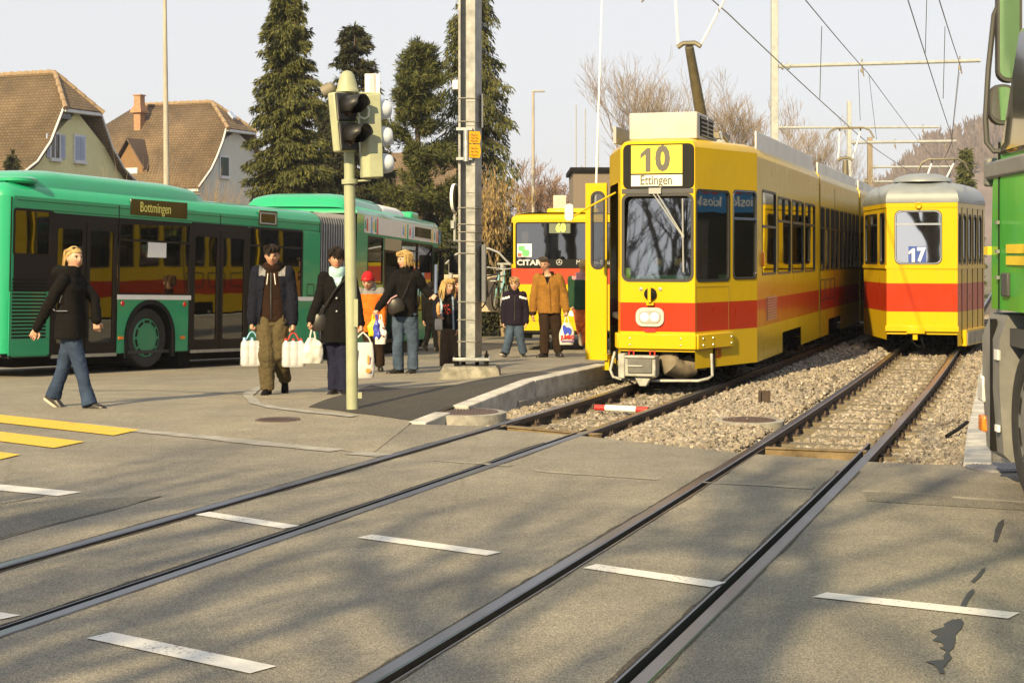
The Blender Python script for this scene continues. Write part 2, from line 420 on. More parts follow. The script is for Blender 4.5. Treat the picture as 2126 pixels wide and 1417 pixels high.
tar = pm('tar_crack', (.03, .028, .026), .6)
structure(ribbon(P2([(150, 812), (300, 811), (420, 815), (517, 820)]), .035, .014, 'crack', tar))
structure(ribbon(P2([(800, 768), (900, 762), (1000, 754), (1080, 741), (1200, 735)]), .03, .012, 'crack', tar))
OLDA = asphalt('old_road_patch', (.165, .16, .148), fine=430., patch=.4); CRK = pm('road_crack', (.045, .042, .038), .9)
structure(drape([gp(*p, 0)[:2] for p in ((-60, 1052), (60, 1042), (332, 1030), (240, 1058), (110, 1090), (0, 1120), (-90, 1145))], .0035, 'road_patch', OLDA, .4, Z0))
structure(drape([gp(*p, 0)[:2] for p in ((1790, 1019), (2126, 1040), (2160, 1062), (1800, 1040))], .003, 'road_patch', OLDA, .4, Z0))
for pts, gp_ in ((((0, 1117), (110, 1088), (240, 1056), (335, 1030)), -.3), (((0, 1046), (40, 1040), (90, 1030)), -.5)):
    structure(ribbon([gp(*p, 0)[:2] for p in pts], .014, .0042, 'road_crack', CRK, Z0, rag=.95, gap=gp_))
# ---------------------------------------------------------------- painted markings
def worn(name, c):
    m = pm(name, c, .6, var=.1, sc=20, bump=.3, bsc=150, detail=8); nt, N, L, B = nodes(m); src = B.inputs['Base Color'].links[0].from_socket
    tc = N.new('ShaderNodeTexCoord'); a = N.new('ShaderNodeTexNoise'); a.inputs['Scale'].default_value = 55; a.inputs['Detail'].default_value = 6; L.new(tc.outputs['Object'], a.inputs['Vector'])
    b = N.new('ShaderNodeTexNoise'); b.inputs['Scale'].default_value = 3.5; b.inputs['Detail'].default_value = 5; L.new(tc.outputs['Object'], b.inputs['Vector'])
    s = N.new('ShaderNodeMath'); s.operation = 'MULTIPLY_ADD'; s.inputs[1].default_value = .55; L.new(b.outputs['Fac'], s.inputs[0]); L.new(a.outputs['Fac'], s.inputs[2])
    r = N.new('ShaderNodeValToRGB'); r.color_ramp.elements[0].position = .90; r.color_ramp.elements[1].position = 1.0; L.new(s.outputs[0], r.inputs[0])
    x = N.new('ShaderNodeMix'); x.data_type = 'RGBA'; L.new(r.outputs[0], x.inputs[0]); L.new(src, x.inputs[6]); x.inputs[7].default_value = (.2, .18, .15, 1); L.new(x.outputs[2], B.inputs['Base Color']); return m
WP = worn('white_road_paint', (.62, .61, .585)); YP = worn('yellow_road_paint', (.62, .42, .03))
n_w = ['leftmost, cut off by the picture edge near the yellow crossing', 'between the first pair of rails', 'between the two tracks', 'between the rails of the second track', 'right of all the rails, crossed by a dark stain', 'in the left foreground below the first track', 'tiny tip at the left picture edge below the first track']
dashes = [[(-330, 975), (170, 1022), (120, 1030), (-330, 988)], [(405, 1069), (435, 1063), (622, 1092), (588, 1098)], [(741, 1117), (773, 1110), (1041, 1147), (1010, 1154)],
          [(1210, 1180), (1238, 1171.5), (1508, 1210), (1477, 1220)], [(1687, 1240), (1716, 1230.5), (2117, 1273), (2093, 1285)], [(180, 1326), (232, 1313), (574, 1384), (519, 1399)], [(-300, 1247), (-260, 1236), (43, 1278), (0, 1287)]]
for i, d in enumerate(dashes):
    pts = [gp(px, py, 0)[:2] for px, py in d]
    tag(drape(pts, .005, 'lane_dash', WP, .6, Z0), 'white painted lane dash '+n_w[i], 'road marking', 'white lane dashes', 'structure')
sdir = (Vector(gp(176, 918)[:2])-Vector(gp(0, 897)[:2])).normalized()
for i, (tr, br) in enumerate((((290, 893), (236, 905)), ((176, 918), (112, 931)), ((42, 945), (0, 955)))):
    A, B_ = Vector(gp(*tr)[:2]), Vector(gp(*br)[:2]); d = [A-sdir*5.2, A, B_, B_-sdir*5.2]
    tag(drape([tuple(q) for q in d], .0085, 'crossing_stripe', YP, .6), 'yellow pedestrian crossing stripe, '+['longest, nearest the gutter', 'middle one', 'shortest, at the picture edge'][i], 'road marking', 'yellow crossing stripes', 'structure')
# oil stain on the right
st = [(1996, 1285), (1978, 1287), (1958, 1296), (1962, 1302), (1930, 1310), (1940, 1316), (1948, 1320), (1936, 1330), (1955, 1335), (1962, 1342), (1950, 1346), (1966, 1352), (1958, 1362), (1960, 1370), (1920, 1374), (1938, 1380), (1946, 1388), (1950, 1398), (1962, 1400), (1958, 1388), (1968, 1375), (1977, 1366), (1970, 1355), (1980, 1345), (1984, 1330), (1984, 1318), (1996, 1306), (2001, 1293)]
STAIN = pm('oil_stain', (.022, .021, .023), .5, var=.4)
structure(drape([gp(*p, 0)[:2] for p in st], .0045, 'oil_stain', STAIN, .5, Z0))
for c in ([(2046, 1178), (2037, 1183), (2030, 1193), (2015, 1208), (2022, 1210), (2036, 1198), (2044, 1186)], [(2020, 1222), (2010, 1230), (1998, 1248), (1992, 1262), (2004, 1264), (2010, 1248), (2024, 1228)], [(2084, 1078), (2072, 1086), (2066, 1100), (2062, 1124), (2070, 1126), (2078, 1104), (2084, 1088)]):
    structure(drape([gp(*p, 0)[:2] for p in c], .0045, 'oil_stain', STAIN, .5, Z0))
# tar edge lines, worn dirt along rails
RDIRT = asphalt('rail_side_dirt', (.07, .062, .052), fine=220)
for i in (1, 2, 3, 4):
    e = edge(i, -1); f = edge(i, 1)
    for fn, sg in ((e, -1), (f, 1)):
        mb = MB(); ys = frange(5.2, 11.8 if i > 2 else 13.6, .12)
        for k, y in enumerate(ys):
            wd = .01+.035*max(0, noise.noise(Vector((y*1.1, i*7.3, sg*3.1))))+.012*noise.noise(Vector((y*9, i*3.1, sg)))
            wd = max(.006, wd)*(1.3 if sg < 0 else .7); x = fn(y); mb.v += [Vector((x, y, .004)), Vector((x+sg*wd, y, .004))]
        for k in range(len(ys)-1): mb.f.append([2*k, 2*k+1, 2*k+3, 2*k+2]); mb.m.append(0)
        structure(mb.build('rail_dirt', RDIRT))
# ---------------------------------------------------------------- rails
RAILM = pm('worn_rail_steel', (.17, .175, .2), .3, metal=1, var=.35, sc=3, stretch=(1, .3, 1))
RUST = pm('rusty_steel', (.055, .036, .026), .75, var=.45, sc=12, bump=.2)
GROOVE = pm('rail_groove_dirt', (.016, .015, .014), .9)
lab = ['steel tram rail, outer left one of the near left track, under the yellow tram', 'steel tram rail, right one of the track under the yellow tram', 'steel tram rail, left one of the right-hand track', 'steel tram rail furthest to the right, beside the gravel and kerb']
for i in (1, 2, 3, 4):
    s = 1 if i % 2 else -1                                   # groove lies to the inside
    Yend = 75; gend = {1: 15.1, 2: 14.4, 3: 12.95, 4: 13.3}[i]+.25
    ys = frange(-14, 5, 1)[:-1]+frange(5, 30, .35)+frange(31, Yend, 1.5)
    head = [(-.036, -.045), (-.036, .0), (-.03, .006), (.03, .006), (.036, 0), (.036, -.045), (.009, -.055), (.009, -.13), (.06, -.14), (.06, -.15), (-.06, -.15), (-.06, -.14), (-.009, -.13), (-.009, -.055)]
    mb = MB(); rings = []
    def fr(y):
        d = (rail(i, y+.1)-rail(i, y-.1))/.2; k = 1/math.sqrt(1+d*d); return k, d*k
    for y in ys:
        c, sn = fr(y); x = rail(i, y); rings.append([(x+a*c, y-a*sn, b) for a, b in head])
    n = len(head); mb.v += [Vector(p) for r in rings for p in r]
    for a in range(len(ys)-1):
        for k in range(n):
            k2 = (k+1) % n; mb.f.append([a*n+k, a*n+k2, (a+1)*n+k2, (a+1)*n+k]); mb.m.append(0 if k in (1, 2, 3) else 1)
    yg = [y for y in ys if y < gend]+[gend]
    prof = [(.036, -.03), (.05, -.042), (.036+GW, -.042), (.036+GW+.002, .0), (.036+GW+.018, .002), (.036+GW+.021, -.06)]
    b = len(mb.v); n2 = len(prof)
    for y in yg:
        c, sn = fr(y); x = rail(i, y)
        for a, z in prof: mb.v.append(Vector((x+s*a*c, y-s*a*sn, z)))
    for a in range(len(yg)-1):
        for k in range(n2-1): mb.f.append([b+a*n2+k, b+a*n2+k+1, b+(a+1)*n2+k+1, b+(a+1)*n2+k]); mb.m.append(0 if k == 3 else 2)
    tag(mb.build('tram_rail', [RAILM, RUST, GROOVE], smooth=30), lab[i-1], 'rail', 'tram rails')
# ---------------------------------------------------------------- ballast
def gravel_mat(name, cols, rough=.85):
    m = bpy.data.materials.new(name); nt, N, L, B = nodes(m)
    g = N.new('ShaderNodeNewGeometry'); r = N.new('ShaderNodeValToRGB'); r.color_ramp.interpolation = 'LINEAR'
    el = r.color_ramp.elements; el[0].color = (*cols[0], 1); el[1].color = (*cols[-1], 1)
    for k, c in enumerate(cols[1:-1]): e = el.new((k+1)/(len(cols)-1)); e.color = (*c, 1)
    L.new(g.outputs['Random Per Island'], r.inputs[0])
    tc = N.new('ShaderNodeTexCoord'); n = N.new('ShaderNodeTexNoise'); n.inputs['Scale'].default_value = 40; n.inputs['Detail'].default_value = 5; L.new(tc.outputs['Object'], n.inputs['Vector'])
    mx = N.new('ShaderNodeMix'); mx.data_type = 'RGBA'; mx.blend_type = 'MULTIPLY'; mx.inputs[0].default_value = .6
    r2 = N.new('ShaderNodeValToRGB'); r2.color_ramp.elements[0].color = (.45, .43, .4, 1); r2.color_ramp.elements[1].color = (1.3, 1.3, 1.3, 1); L.new(n.outputs['Fac'], r2.inputs[0])
    L.new(r.outputs[0], mx.inputs[6]); L.new(r2.outputs[0], mx.inputs[7]); L.new(mx.outputs[2], B.inputs['Base Color']); B.inputs['Roughness'].default_value = rough; B.inputs['Specular IOR Level'].default_value = .25
    return m
GRAV = gravel_mat('ballast_stones', [(.09, .075, .062), (.25, .22, .185), (.38, .33, .265), (.18, .166, .158), (.3, .25, .195), (.21, .19, .17), (.46, .42, .37)])
EARTH = pm('ballast_bed', (.12, .1, .08), .95, var=.4, sc=25, bump=.6, bsc=40)
BZ = -.105
mb = sheet(frange(11.6, 20, .5)+frange(21, 80, 2), lambda y: kerbX(y)+.02 if y > 15.1 else -.9+(.0 if y > 14 else 0), lambda y: KR(y)-.0, 14, lambda x, y: BZ-.03+(-.1 if y < YB(x)-.2 else 0))
structure(mb.build('ballast_bed', EARTH))
def inballast(x, y):
    if y < YB(x)+.02: return False
    if y > 15.1 and x < kerbX(y)+.03: return False
    if y <= 15.1 and x < -.86: return False
    if x > KR(y)-.02: return False
    return True
def stones(n, y0, y1, s0, s1, seed, mound=1.):
    rs = np.random.RandomState(seed); V = []; Fc = []; cnt = 0
    cube = np.array([(-1, -1, -1), (1, -1, -1), (1, 1, -1), (-1, 1, -1), (-1, -1, 1), (1, -1, 1), (1, 1, 1), (-1, 1, 1)], float)
    cf = [(0, 3, 2, 1), (4, 5, 6, 7), (0, 1, 5, 4), (1, 2, 6, 5), (2, 3, 7, 6), (3, 0, 4, 7)]
    while cnt < n:
        y = rs.uniform(y0, y1); x = rs.uniform(-.9, KR(y))
        if not inballast(x, y): continue
        dr = [abs(x-rail(i, y)) for i in (1, 2, 3, 4)]
        if min(dr) < .055: continue
        inside = (rail(1, y) < x < rail(2, y)) or (rail(3, y) < x < rail(4, y))
        s = rs.uniform(s0, s1)
        c = cube*rs.uniform(.55, 1.0, (8, 3))*np.array([1, rs.uniform(.6, 1), rs.uniform(.5, .85)])*s
        q = rs.normal(size=4); q /= np.linalg.norm(q); w_, a, b, d = q
        Rm = np.array([[1-2*(b*b+d*d), 2*(a*b-d*w_), 2*(a*d+b*w_)], [2*(a*b+d*w_), 1-2*(a*a+d*d), 2*(b*d-a*w_)], [2*(a*d-b*w_), 2*(b*d+a*w_), 1-2*(a*a+b*b)]])
        z = BZ-.012+(rs.uniform(0, .035)) - (.02 if inside else 0)
        mid = (x-rail(2, y))*(rail(3, y)-x)
        if mid > 0 and y > 13: z += mound*min(.07, mid*.12)
        if min(dr) < .2: z -= .035
        V.append(c@Rm.T+np.array([x, y, z])); Fc += [[8*cnt+k for k in f] for f in cf]; cnt += 1
    return np.concatenate(V), Fc
V1, F1 = stones(24000, 12.0, 17.5, .012, .028, 1); V2, F2 = stones(17000, 17.5, 27, .015, .032, 2); V3, F3 = stones(5000, 27, 44, .03, .055, 3)
off = 0; AV = []; AF = []
for V, Fc in ((V1, F1), (V2, F2), (V3, F3)):
    AV.append(V); AF += [[k+off for k in f] for f in Fc]; off += len(V)
me = bpy.data.meshes.new('gravel'); me.from_pydata(np.concatenate(AV).tolist(), [], AF)
o = link('gravel', me, GRAV, smooth=0); tag(o, 'loose beige and grey ballast stones around the tram tracks', 'gravel', kind='stuff')
# sleepers (with bolts) under both tracks
WOODS = pm('weathered_sleeper', (.15, .125, .085), .9, var=.35, sc=6, stretch=(1, 6, 6), bump=.5, bsc=30)
def sleeper_me():
    mb = MB(); mb.bx(-.78, .78, -.1, .1, -.1, 0, 0)
    for s in (-1, 1):
        mb.bx(s*GA/2-.11, s*GA/2+.11, -.07, .07, 0, .012, 1)
        for a in (-.085, .085):
            for b in (-.035, .035): mb.lathe([(.016, .012), (.016, .035), (.008, .04), (.008, .06)], 6, 1, Matrix.Translation((s*GA/2+a, b, 0)))
    return mb
proto = None
for k in (1, 2):
    y = 15.05 if k == 1 else 12.95; j = 0
    while y < (33 if k == 1 else 27):
        if proto is None: proto = o = sleeper_me().build('sleeper', [WOODS, RUST], bevel=.006)
        else: o = proto.copy(); col.objects.link(o)
        d = (track(k, y+.1)-track(k, y-.1))/.2
        o.location = (track(k, y), y, BZ+.012+rnd.uniform(-.01, .01)); o.rotation_euler = (0, 0, -math.atan(d)+rnd.uniform(-.02, .02))
        tag(o, 'wooden sleeper half buried in ballast under the '+('tram line with the number 10 tram' if k == 1 else 'right-hand track in front of the old trailer'), 'sleeper', 'sleepers under the left track' if k == 1 else 'sleepers under the right track')
        y += .62; j += 1
# steel tie bars where the paving ends
TIE = pm('tie_bar_rust', (.16, .115, .06), .75, var=.4, sc=10, bump=.2)
for (a, b, la) in (((1035, 884), (1245, 903), 'rusty steel tie bar across the left track where the paving ends'), ((1590, 930), (1800, 938), 'rusty steel tie bar across the right track where the paving ends')):
    A, B_ = gp(*a, -.015), gp(*b, -.015); d = (B_-A); an = math.atan2(d.y, d.x); ln = d.length
    mb = MB(); mb.bx(-.0, ln, -.035, .035, -.1, 0); mb.bx(0, ln, -.05, .05, 0, .012)
    o = mb.build('tie_bar', TIE, bevel=.004); o.location = A; o.rotation_euler = (0, 0, an); tag(o, la, 'tie bar')
# red-white marker bar
A, B_ = gp(1236, 851, -.06), gp(1335, 856, -.06); d = B_-A; ln = d.length+.06
RED = pm('red_enamel', (.42, .03, .025), .45, var=.15)
mb = MB()
for a, b, m in ((0, .2, 0), (.2, .78, 1), (.78, 1, 0)): mb.tube([(a*ln, 0, .03), (b*ln, 0, .03)], .033, 14, m)
o = mb.build('marker_bar', [RED, WHITE]); o.location = A; o.rotation_euler = (0, 0, math.atan2(d.y, d.x)); tag(o, 'red and white striped marker bar lying between the rails in front of the tram', 'marker bar')
# ---------------------------------------------------------------- kerbs
def kerbwall(pts, w, zt, zb, name, mat, label):
    mb = MB(); n = len(pts)
    Q = [Vector((p[0], p[1], 0)) for p in pts]; r = []
    for i, p in enumerate(Q):
        t = (Q[min(i+1, n-1)]-Q[max(i-1, 0)]).normalized(); nn = Vector((-t.y, t.x, 0)); a = p; b = p+nn*w
        r.append([(a.x, a.y, zb), (b.x, b.y, zb), (b.x, b.y, zt[i]), (a.x, a.y, zt[i])])
    mb.loft(r); o = mb.build(name, mat, bevel=.012, smooth=30)
    return tag(o, label, 'kerb')
ks = [15.1, 15.65]
segs = [[15.12, 15.72], [16.15, 17.1, 17.12], [17.13, 18.08], [18.1, 19.2, 20.4, 22.2], [22.22, 25, 29.8], [29.82, 38, 50]]
nm = ['low end stone of the platform kerb against the paving', 'sloping platform kerb stone beside the round manhole', 'highest sloping platform kerb stone at the kink', 'concrete platform kerb running beside the front of the yellow tram', 'concrete platform kerb hidden along the tram side', 'far stretch of platform kerb behind the tram']
for s, la in zip(segs, nm):
    kerbwall([(kerbX(y)+.0, y) for y in s], .18, [kerbZ(y)+.014 for y in s], -.2, 'kerb_stone', CONCW, la)
# lower course under the high kerb
kerbwall([(kerbX(y)+.03, y) for y in (17.5, 18.1, 20.4, 26, 40)], .05, [.0, -.005, -.005, -.005, -.005], -.25, 'kerb_footing', CONC, 'stained concrete footing course below the platform kerb')
kr = [12.0, 13.0]
yy = 12.02; j = 0
while yy < 40:
    s = [yy, yy+1.98]
    kerbwall([(KR(y)+.21, y) for y in s], .21, [.03, .03], -.2, 'kerb_stone', CONCW, 'flat pale grey kerb slab at the road end of the row right of the gravel' if j == 0 else 'flat pale grey kerb slab further along the row right of the gravel'); col.objects[-1]['group'] = 'pale kerb slabs right of the gravel'; yy += 2; j += 1
# ---------------------------------------------------------------- manholes and stubs
IRON = pm('manhole_iron', (.11, .072, .06), .6, metal=.4, var=.3, sc=14)
def manhole(px, py, wpx, z, rim_h, label, cr=.08, iron=IRON):
    p = gp(px, py, z); r = wpx/2*p.y/F
    t = thing('manhole', label, 'manhole', (p.x, p.y, p.z))
    if rim_h > 0:
        MB().lathe([(r+cr*1.25, -rim_h-.1), (r+cr, -.004), (r+cr-.015, .0), (r+.004, .0), (r+.004, -.05)], 40, cap=False).build('rim', CONC, t)
    mb = MB().lathe([(r, -.05), (r, .004), (r*.9, .005)], 40)
    k = int(r/.035)
    for i in range(-k, k+1):
        x = i*.035*.88; h = math.sqrt(max(0, (r*.86)**2-x*x))
        if h < .04: continue
        nseg = max(1, int(h/.05)); mb.bx(x-.009, x+.009, -h, h, .004, .011)
    mb.build('cover', iron, t); return t
manhole(580, 871, 100, None, 0, 'round rusty manhole cover in the pavement left of the traffic light')
manhole(962, 854, 145, .03, .16, 'large round ribbed manhole cover in a concrete ring at the kerb corner')
manhole(1555, 871, 110, .0, .12, 'round iron cover on a raised concrete ring in the ballast between the tracks')
p = gp(2070, 968, .012); 
manhole(2072, 969, 130, .012, 0, 'grey manhole cover in the pavement next to the green truck', iron=pm('grey_iron', (.2, .2, .22), .5, metal=.4, var=.2))
p = gp(1587, 838, -.02); t = thing('track_marker_post', 'short rusty rail stub on a round concrete foot between the tracks', 'marker post', p)
MB().lathe([(.17, -.12), (.16, -.01), (.15, 0)], 28).build('foot', CONC, t)
mb = MB(); mb.bx(-.055, .055, -.006, .006, 0, .145); mb.bx(-.06, -.045, -.04, .04, 0, .145); mb.bx(.045, .06, -.04, .04, 0, .145); mb.build('post', RUST, t)
# cable end poking out of the ballast near the right kerb
tag(MB().tube([gp(1965, 905, -.06), gp(1985, 893, -.02), gp(2008, 876, .02)], .018, 8).build('cable', BLACK), 'black cable end lying in the ballast against the right kerb', 'cable')
# ================================================================ vehicle building helpers
YEL = paint('tram_yellow', (.56, .375, .004), spec=.2, coat=.14); RDP = paint('tram_red', (.40, .030, .006), spec=.2, coat=.14); GREENB = paint('bus_green', (.012, .33, .155))
CABIN = pm('cabin_grey', (.22, .22, .21), .7); CABD = pm('cabin_dark', (.035, .035, .036), .7); SEATB = pm('seat_fabric', (.05, .08, .16), .85)
GL_CLEAR = glass('clear_glass', (.72, .82, .78), .03); GL_DARK = glass('tinted_glass', (.26, .26, .24), .07); GL_BUS = glass('dark_bus_glass', (.10, .085, .065), .12)
RUBTRIM = pm('window_rubber', (.02, .02, .021), .45)
ORL = pm('amber_lens', (.8, .22, .02), .25, var=.05, coat=.5); REDL = pm('red_lens', (.45, .02, .02), .25, var=.05, coat=.5)
class Wall:
    def __init__(s, p0, p1, bow=0):
        s.a = Vector((p0[0], p0[1])); s.b = Vector((p1[0], p1[1])); s.L = (s.b-s.a).length; s.t = (s.b-s.a)/s.L; s.n = Vector((s.t.y, -s.t.x)); s.bow = bow
    def pt(s, t, z, d=0):
        if s.bow: d += s.bow*(1-(2*t/s.L-1)**2)
        p = s.a+s.t*t+s.n*d; return Vector((p.x, p.y, z))
    def M(s, t, z, d=0):                                    # matrix: local x along wall, y up, z outward
        p = s.pt(t, z, d); return Matrix(((s.t.x, 0, s.n.x, p.x), (s.t.y, 0, s.n.y, p.y), (0, 1, 0, z), (0, 0, 0, 1)))
    def wall(s, mb, t0, t1, z0, z1, holes=(), bands=None, thick=0, nseg=1, zfun=None):
        ts = {t0, t1}; zs = {z0, z1}
        for h in holes: ts |= {max(t0, h[0]), min(t1, h[1])}; zs |= {max(z0, h[2]), min(z1, h[3])}
        for k in range(1, nseg): ts.add(lerp(t0, t1, k/nseg))
        if bands: zs |= {b[0] for b in bands if z0 < b[0] < z1}
        ts = sorted(ts); zs = sorted(zs); idx = {}; vs = []; fs = []; ms = []
        def vid(i, j):
            if (i, j) not in idx: idx[i, j] = len(vs); vs.append(s.pt(ts[i], zs[j]))
            return idx[i, j]
        for i in range(len(ts)-1):
            for j in range(len(zs)-1):
                if ts[i+1]-ts[i] < 1e-6 or zs[j+1]-zs[j] < 1e-6: continue
                c = ((ts[i]+ts[i+1])/2, (zs[j]+zs[j+1])/2)
                if any(h[0] < c[0] < h[1] and h[2] < c[1] < h[3] for h in holes): continue
                fs.append((vid(i, j), vid(i+1, j), vid(i+1, j+1), vid(i, j+1)))
                mi = 0
                if bands:
                    for b in bands:
                        if c[1] >= b[0]: mi = b[1]
                ms.append(mi)
        mb.add(vs, fs, ms); return mb
    def panel(s, mb, outline, d0, d1, m=0):                 # plate following an outline of (t, z)
        a = [s.pt(t, z, d0) for t, z in outline]; b = [s.pt(t, z, d1) for t, z in outline]; n = len(a)
        mb.add(a+b, [tuple(range(n, 2*n))]+[(k, (k+1) % n, n+(k+1) % n, n+k) for k in range(n)], m); return mb
    def ring(s, mb, o, i, d0, d1, m=0):
        n = len(o); V = [s.pt(t, z, d0) for t, z in o]+[s.pt(t, z, d1) for t, z in o]+[s.pt(t, z, d1) for t, z in i]+[s.pt(t, z, d0-.02) for t, z in i]
        fs = []
        for k in range(n):
            q = (k+1) % n
            for a in range(3): fs.append((a*n+k, a*n+q, (a+1)*n+q, (a+1)*n+k))
        mb.add(V, fs, m); return mb
    def window(s, parent, t0, t1, z0, z1, r=.06, gw=.03, frame=None, gl=None, bar=None, vbar=None, name='window', d=.006, chrome=False, label=None, rake=0):
        o = rrect(t0, t1, z0, z1, r); i = rrect(t0+gw, t1-gw, z0+gw, z1-gw, max(.005, r-gw*.6))
        mb = MB(); s.ring(mb, o, i, -.002, d)
        if chrome:
            j = rrect(t0+gw*.3, t1-gw*.3, z0+gw*.3, z1-gw*.3, r); k = rrect(t0+gw*.7, t1-gw*.7, z0+gw*.7, z1-gw*.7, r); s.ring(mb, j, k, 0, d+.005, 1)
        if bar:
            for b in (bar if isinstance(bar, list) else [bar]): s.panel(mb, [(t0+gw*.5, b-.016), (t1-gw*.5, b-.016), (t1-gw*.5, b+.016), (t0+gw*.5, b+.016)], -.02, d+.004, 1 if chrome else 0)
        if vbar:
            s.panel(mb, [(vbar-.012, bar if bar else z0+gw), (vbar+.012, bar if bar else z0+gw), (vbar+.012, z1-gw*.5), (vbar-.012, z1-gw*.5)], -.02, d+.003, 0)
        w_ = mb.build(name, [frame or RUBTRIM, CHROME], parent, smooth=35, label=label)
        p = MB(); p.poly([s.pt(t, z, -.012-rake*(z-z0)) for t, z in i]); p.build('pane', gl or GL_DARK, w_, smooth=0, recalc=False)
        e = .3*r+.003
        return (t0+e, t1-e, z0+e, z1-e)
def inset(P, d):
    n = len(P); out = []
    for i in range(n):
        a, b, c = Vector(P[i-1]), Vector(P[i]), Vector(P[(i+1) % n])
        e1 = (b-a).normalized(); e2 = (c-b).normalized(); n1 = Vector((-e1.y, e1.x)); n2 = Vector((-e2.y, e2.x)); k = (n1+n2); k = k/max(.3, (1+n1.dot(n2)))
        q = b+k*d; out.append((q.x, q.y))
    return out
def roofcap(mb, P, z, prof, m=0):                           # prof: (inset, dz)
    rings = [[(x, y, z+dz) for x, y in inset(P, d)] for d, dz in prof]
    mb.loft(rings, m, caps=False); n = len(P); mb.poly(rings[-1], m); return mb
def frange2(a, b, n): return [a+(b-a)*i/n for i in range(n+1)]
TYRE = pm('tyre_rubber', (.018, .018, .018), .8, var=.4, sc=20, bump=.3)
def wheel(parent, x, y, z, r, w, rimmat, side, slots=0, name='wheel'):
    M = Matrix.Translation((x, y, z)) @ Matrix.Rotation(-side*PI/2, 4, 'X')     # local z outward
    t = MB().lathe([(r*.62, -w), (r*.95, -w), (r, -w*.85), (r, -w*.12), (r*.95, 0), (r*.72, .0), (r*.66, -.02), (r*.62, -.05)], 36, 0, M, cap=False).build(name, TYRE, parent, smooth=50)
    mb = MB().lathe([(r*.66, -.03), (r*.62, -.008), (r*.56, -.012), (r*.3, .01), (.001, .018)], 36, 0, M, cap=False)
    for k in range(slots):
        a = 2*PI*(k+.5)/slots; c, s_ = math.cos(a), math.sin(a); ta = Vector((-s_, c, 0)); ra = Vector((c, s_, 0)); q = []
        for u in (-1, -.5, 0, .5, 1):
            an = a+u*.23; q.append(Vector((math.cos(an), math.sin(an), 0)))
        o = [v*r*.585+Vector((0, 0, -.004)) for v in q]; i = [v*r*.50+Vector((0, 0, .0)) for v in reversed(q)]
        mb.add(o+i, [tuple(range(10))], 1, M)
    mb.build('rim', [rimmat, BLACK], t, smooth=50); return t
def one_mb(mb, h, M):
    w_ = h*.11; e = h/2
    mb.slab([(-w_, -e, 0), (w_, -e, 0), (w_, e, 0), (-w_*.4, e, 0), (-w_*3, e*.5, 0), (-w_*3, e*.12, 0), (-w_, e*.45, 0)], (0, 0, .002), 0, M)
# ================================================================ number 10 tram
H1 = math.radians(18)
TR = thing('tram', 'yellow articulated tram with red stripe, route 10 to Ettingen, open front door', 'tram', (1.757, 19.2, 0), -PI/2-H1)
fr = Fr(TR)
HWd, FL, NL = .97, .46, 1.45                                # half width, half flat front, nose length
ZB, ZT = .24, 2.84
bands = [(0, 0), (.68, 1), (1.03, 0)]
Wf = Wall((0, -FL), (0, FL)); Wr = Wall((0, FL), (-NL, HWd)); Wl = Wall((-NL, -HWd), (0, -FL))
def swap(W): W.n = W.n*1; return W
S1, S2, S3 = -7.72, -14.4, -22.
# ---- body of the leading section (nose + saloon)
body = MB()
# front
z_ws = (1.28, 2.35)
h = [Wf.window(TR, .015, 2*FL-.015, z_ws[0], z_ws[1], .09, .035, rake=.095, gl=glass('windscreen_glass', (.42, .56, .50), .26), name='windscreen', chrome=False)]
Wf.wall(body, 0, 2*FL, .44, 2.9, h+[(.05, 2*FL-.02, 2.42, 2.9)], bands)
# right taper (image right)
L = Wr.L
def uz(W, px, py):                                          # photo point -> (t, z) on a wall plane
    o, d = fr.ray(px, py); n3 = Vector((W.n.x, W.n.y, 0)); a3 = Vector((W.a.x, W.a.y, 0)); t = (a3-o).dot(n3)/d.dot(n3); p = o+d*t
    return (Vector((p.x, p.y))-W.a).dot(W.t), p.z
tA = uz(Wr, 1441, 480)[0]; tB = uz(Wr, 1515, 480)[0]; tC = uz(Wr, 1521, 480)[0]; tD = L-.012
hr = [Wr.window(TR, max(.02, tA), tB, 1.28, 2.40, .07, .03, gl=GL_DARK, name='side_window'), Wr.window(TR, tC, tD, 1.30, 2.42, .07, .03, gl=GL_DARK, name='side_window', bar=2.06, chrome=True)]
Wr.wall(body, 0, L, ZB, 2.9, hr, bands)
# left taper, with the door opening
Wl.wall(body, 0, L, ZB, 2.9, [(.1, L-.3, .3, 2.5)], bands)
hl = []
# saloon sides
SR = Wall((-NL, HWd), (S1, HWd)); SL = Wall((S1, -HWd), (-NL, -HWd))
def sx(px, W=SR): return uz(W, px, 480)[0]
wins = [(1582, 1611), (1614.5, 1641.5), (1644, 1668.5), (1671, 1692)]
hs_ = []
for k, (a, b) in enumerate(wins):
    t0, t1 = sx(a), sx(b)
    hs_.append(SR.window(TR, t0, t1, 1.34, 2.42 if k else 2.46, .06, .03, bar=(2.08 if k else 1.98), vbar=((t0+t1)/2 if k else None), name='side_window'))
SR.wall(body, 0, SR.L, ZB, 2.86, hs_+[(2.2, 4.1, ZB, .52)], bands)
hl = []
for k, (a, b) in enumerate(wins):
    t0, t1 = SL.L-sx(b), SL.L-sx(a)
    hl.append(SL.window(TR, t0, t1, 1.34, 2.42, .06, .03, bar=2.08, name='side_window'))
SL.wall(body, 0, SL.L, ZB, 2.86, hl+[(2.2, 4.1, ZB, .52)], bands)
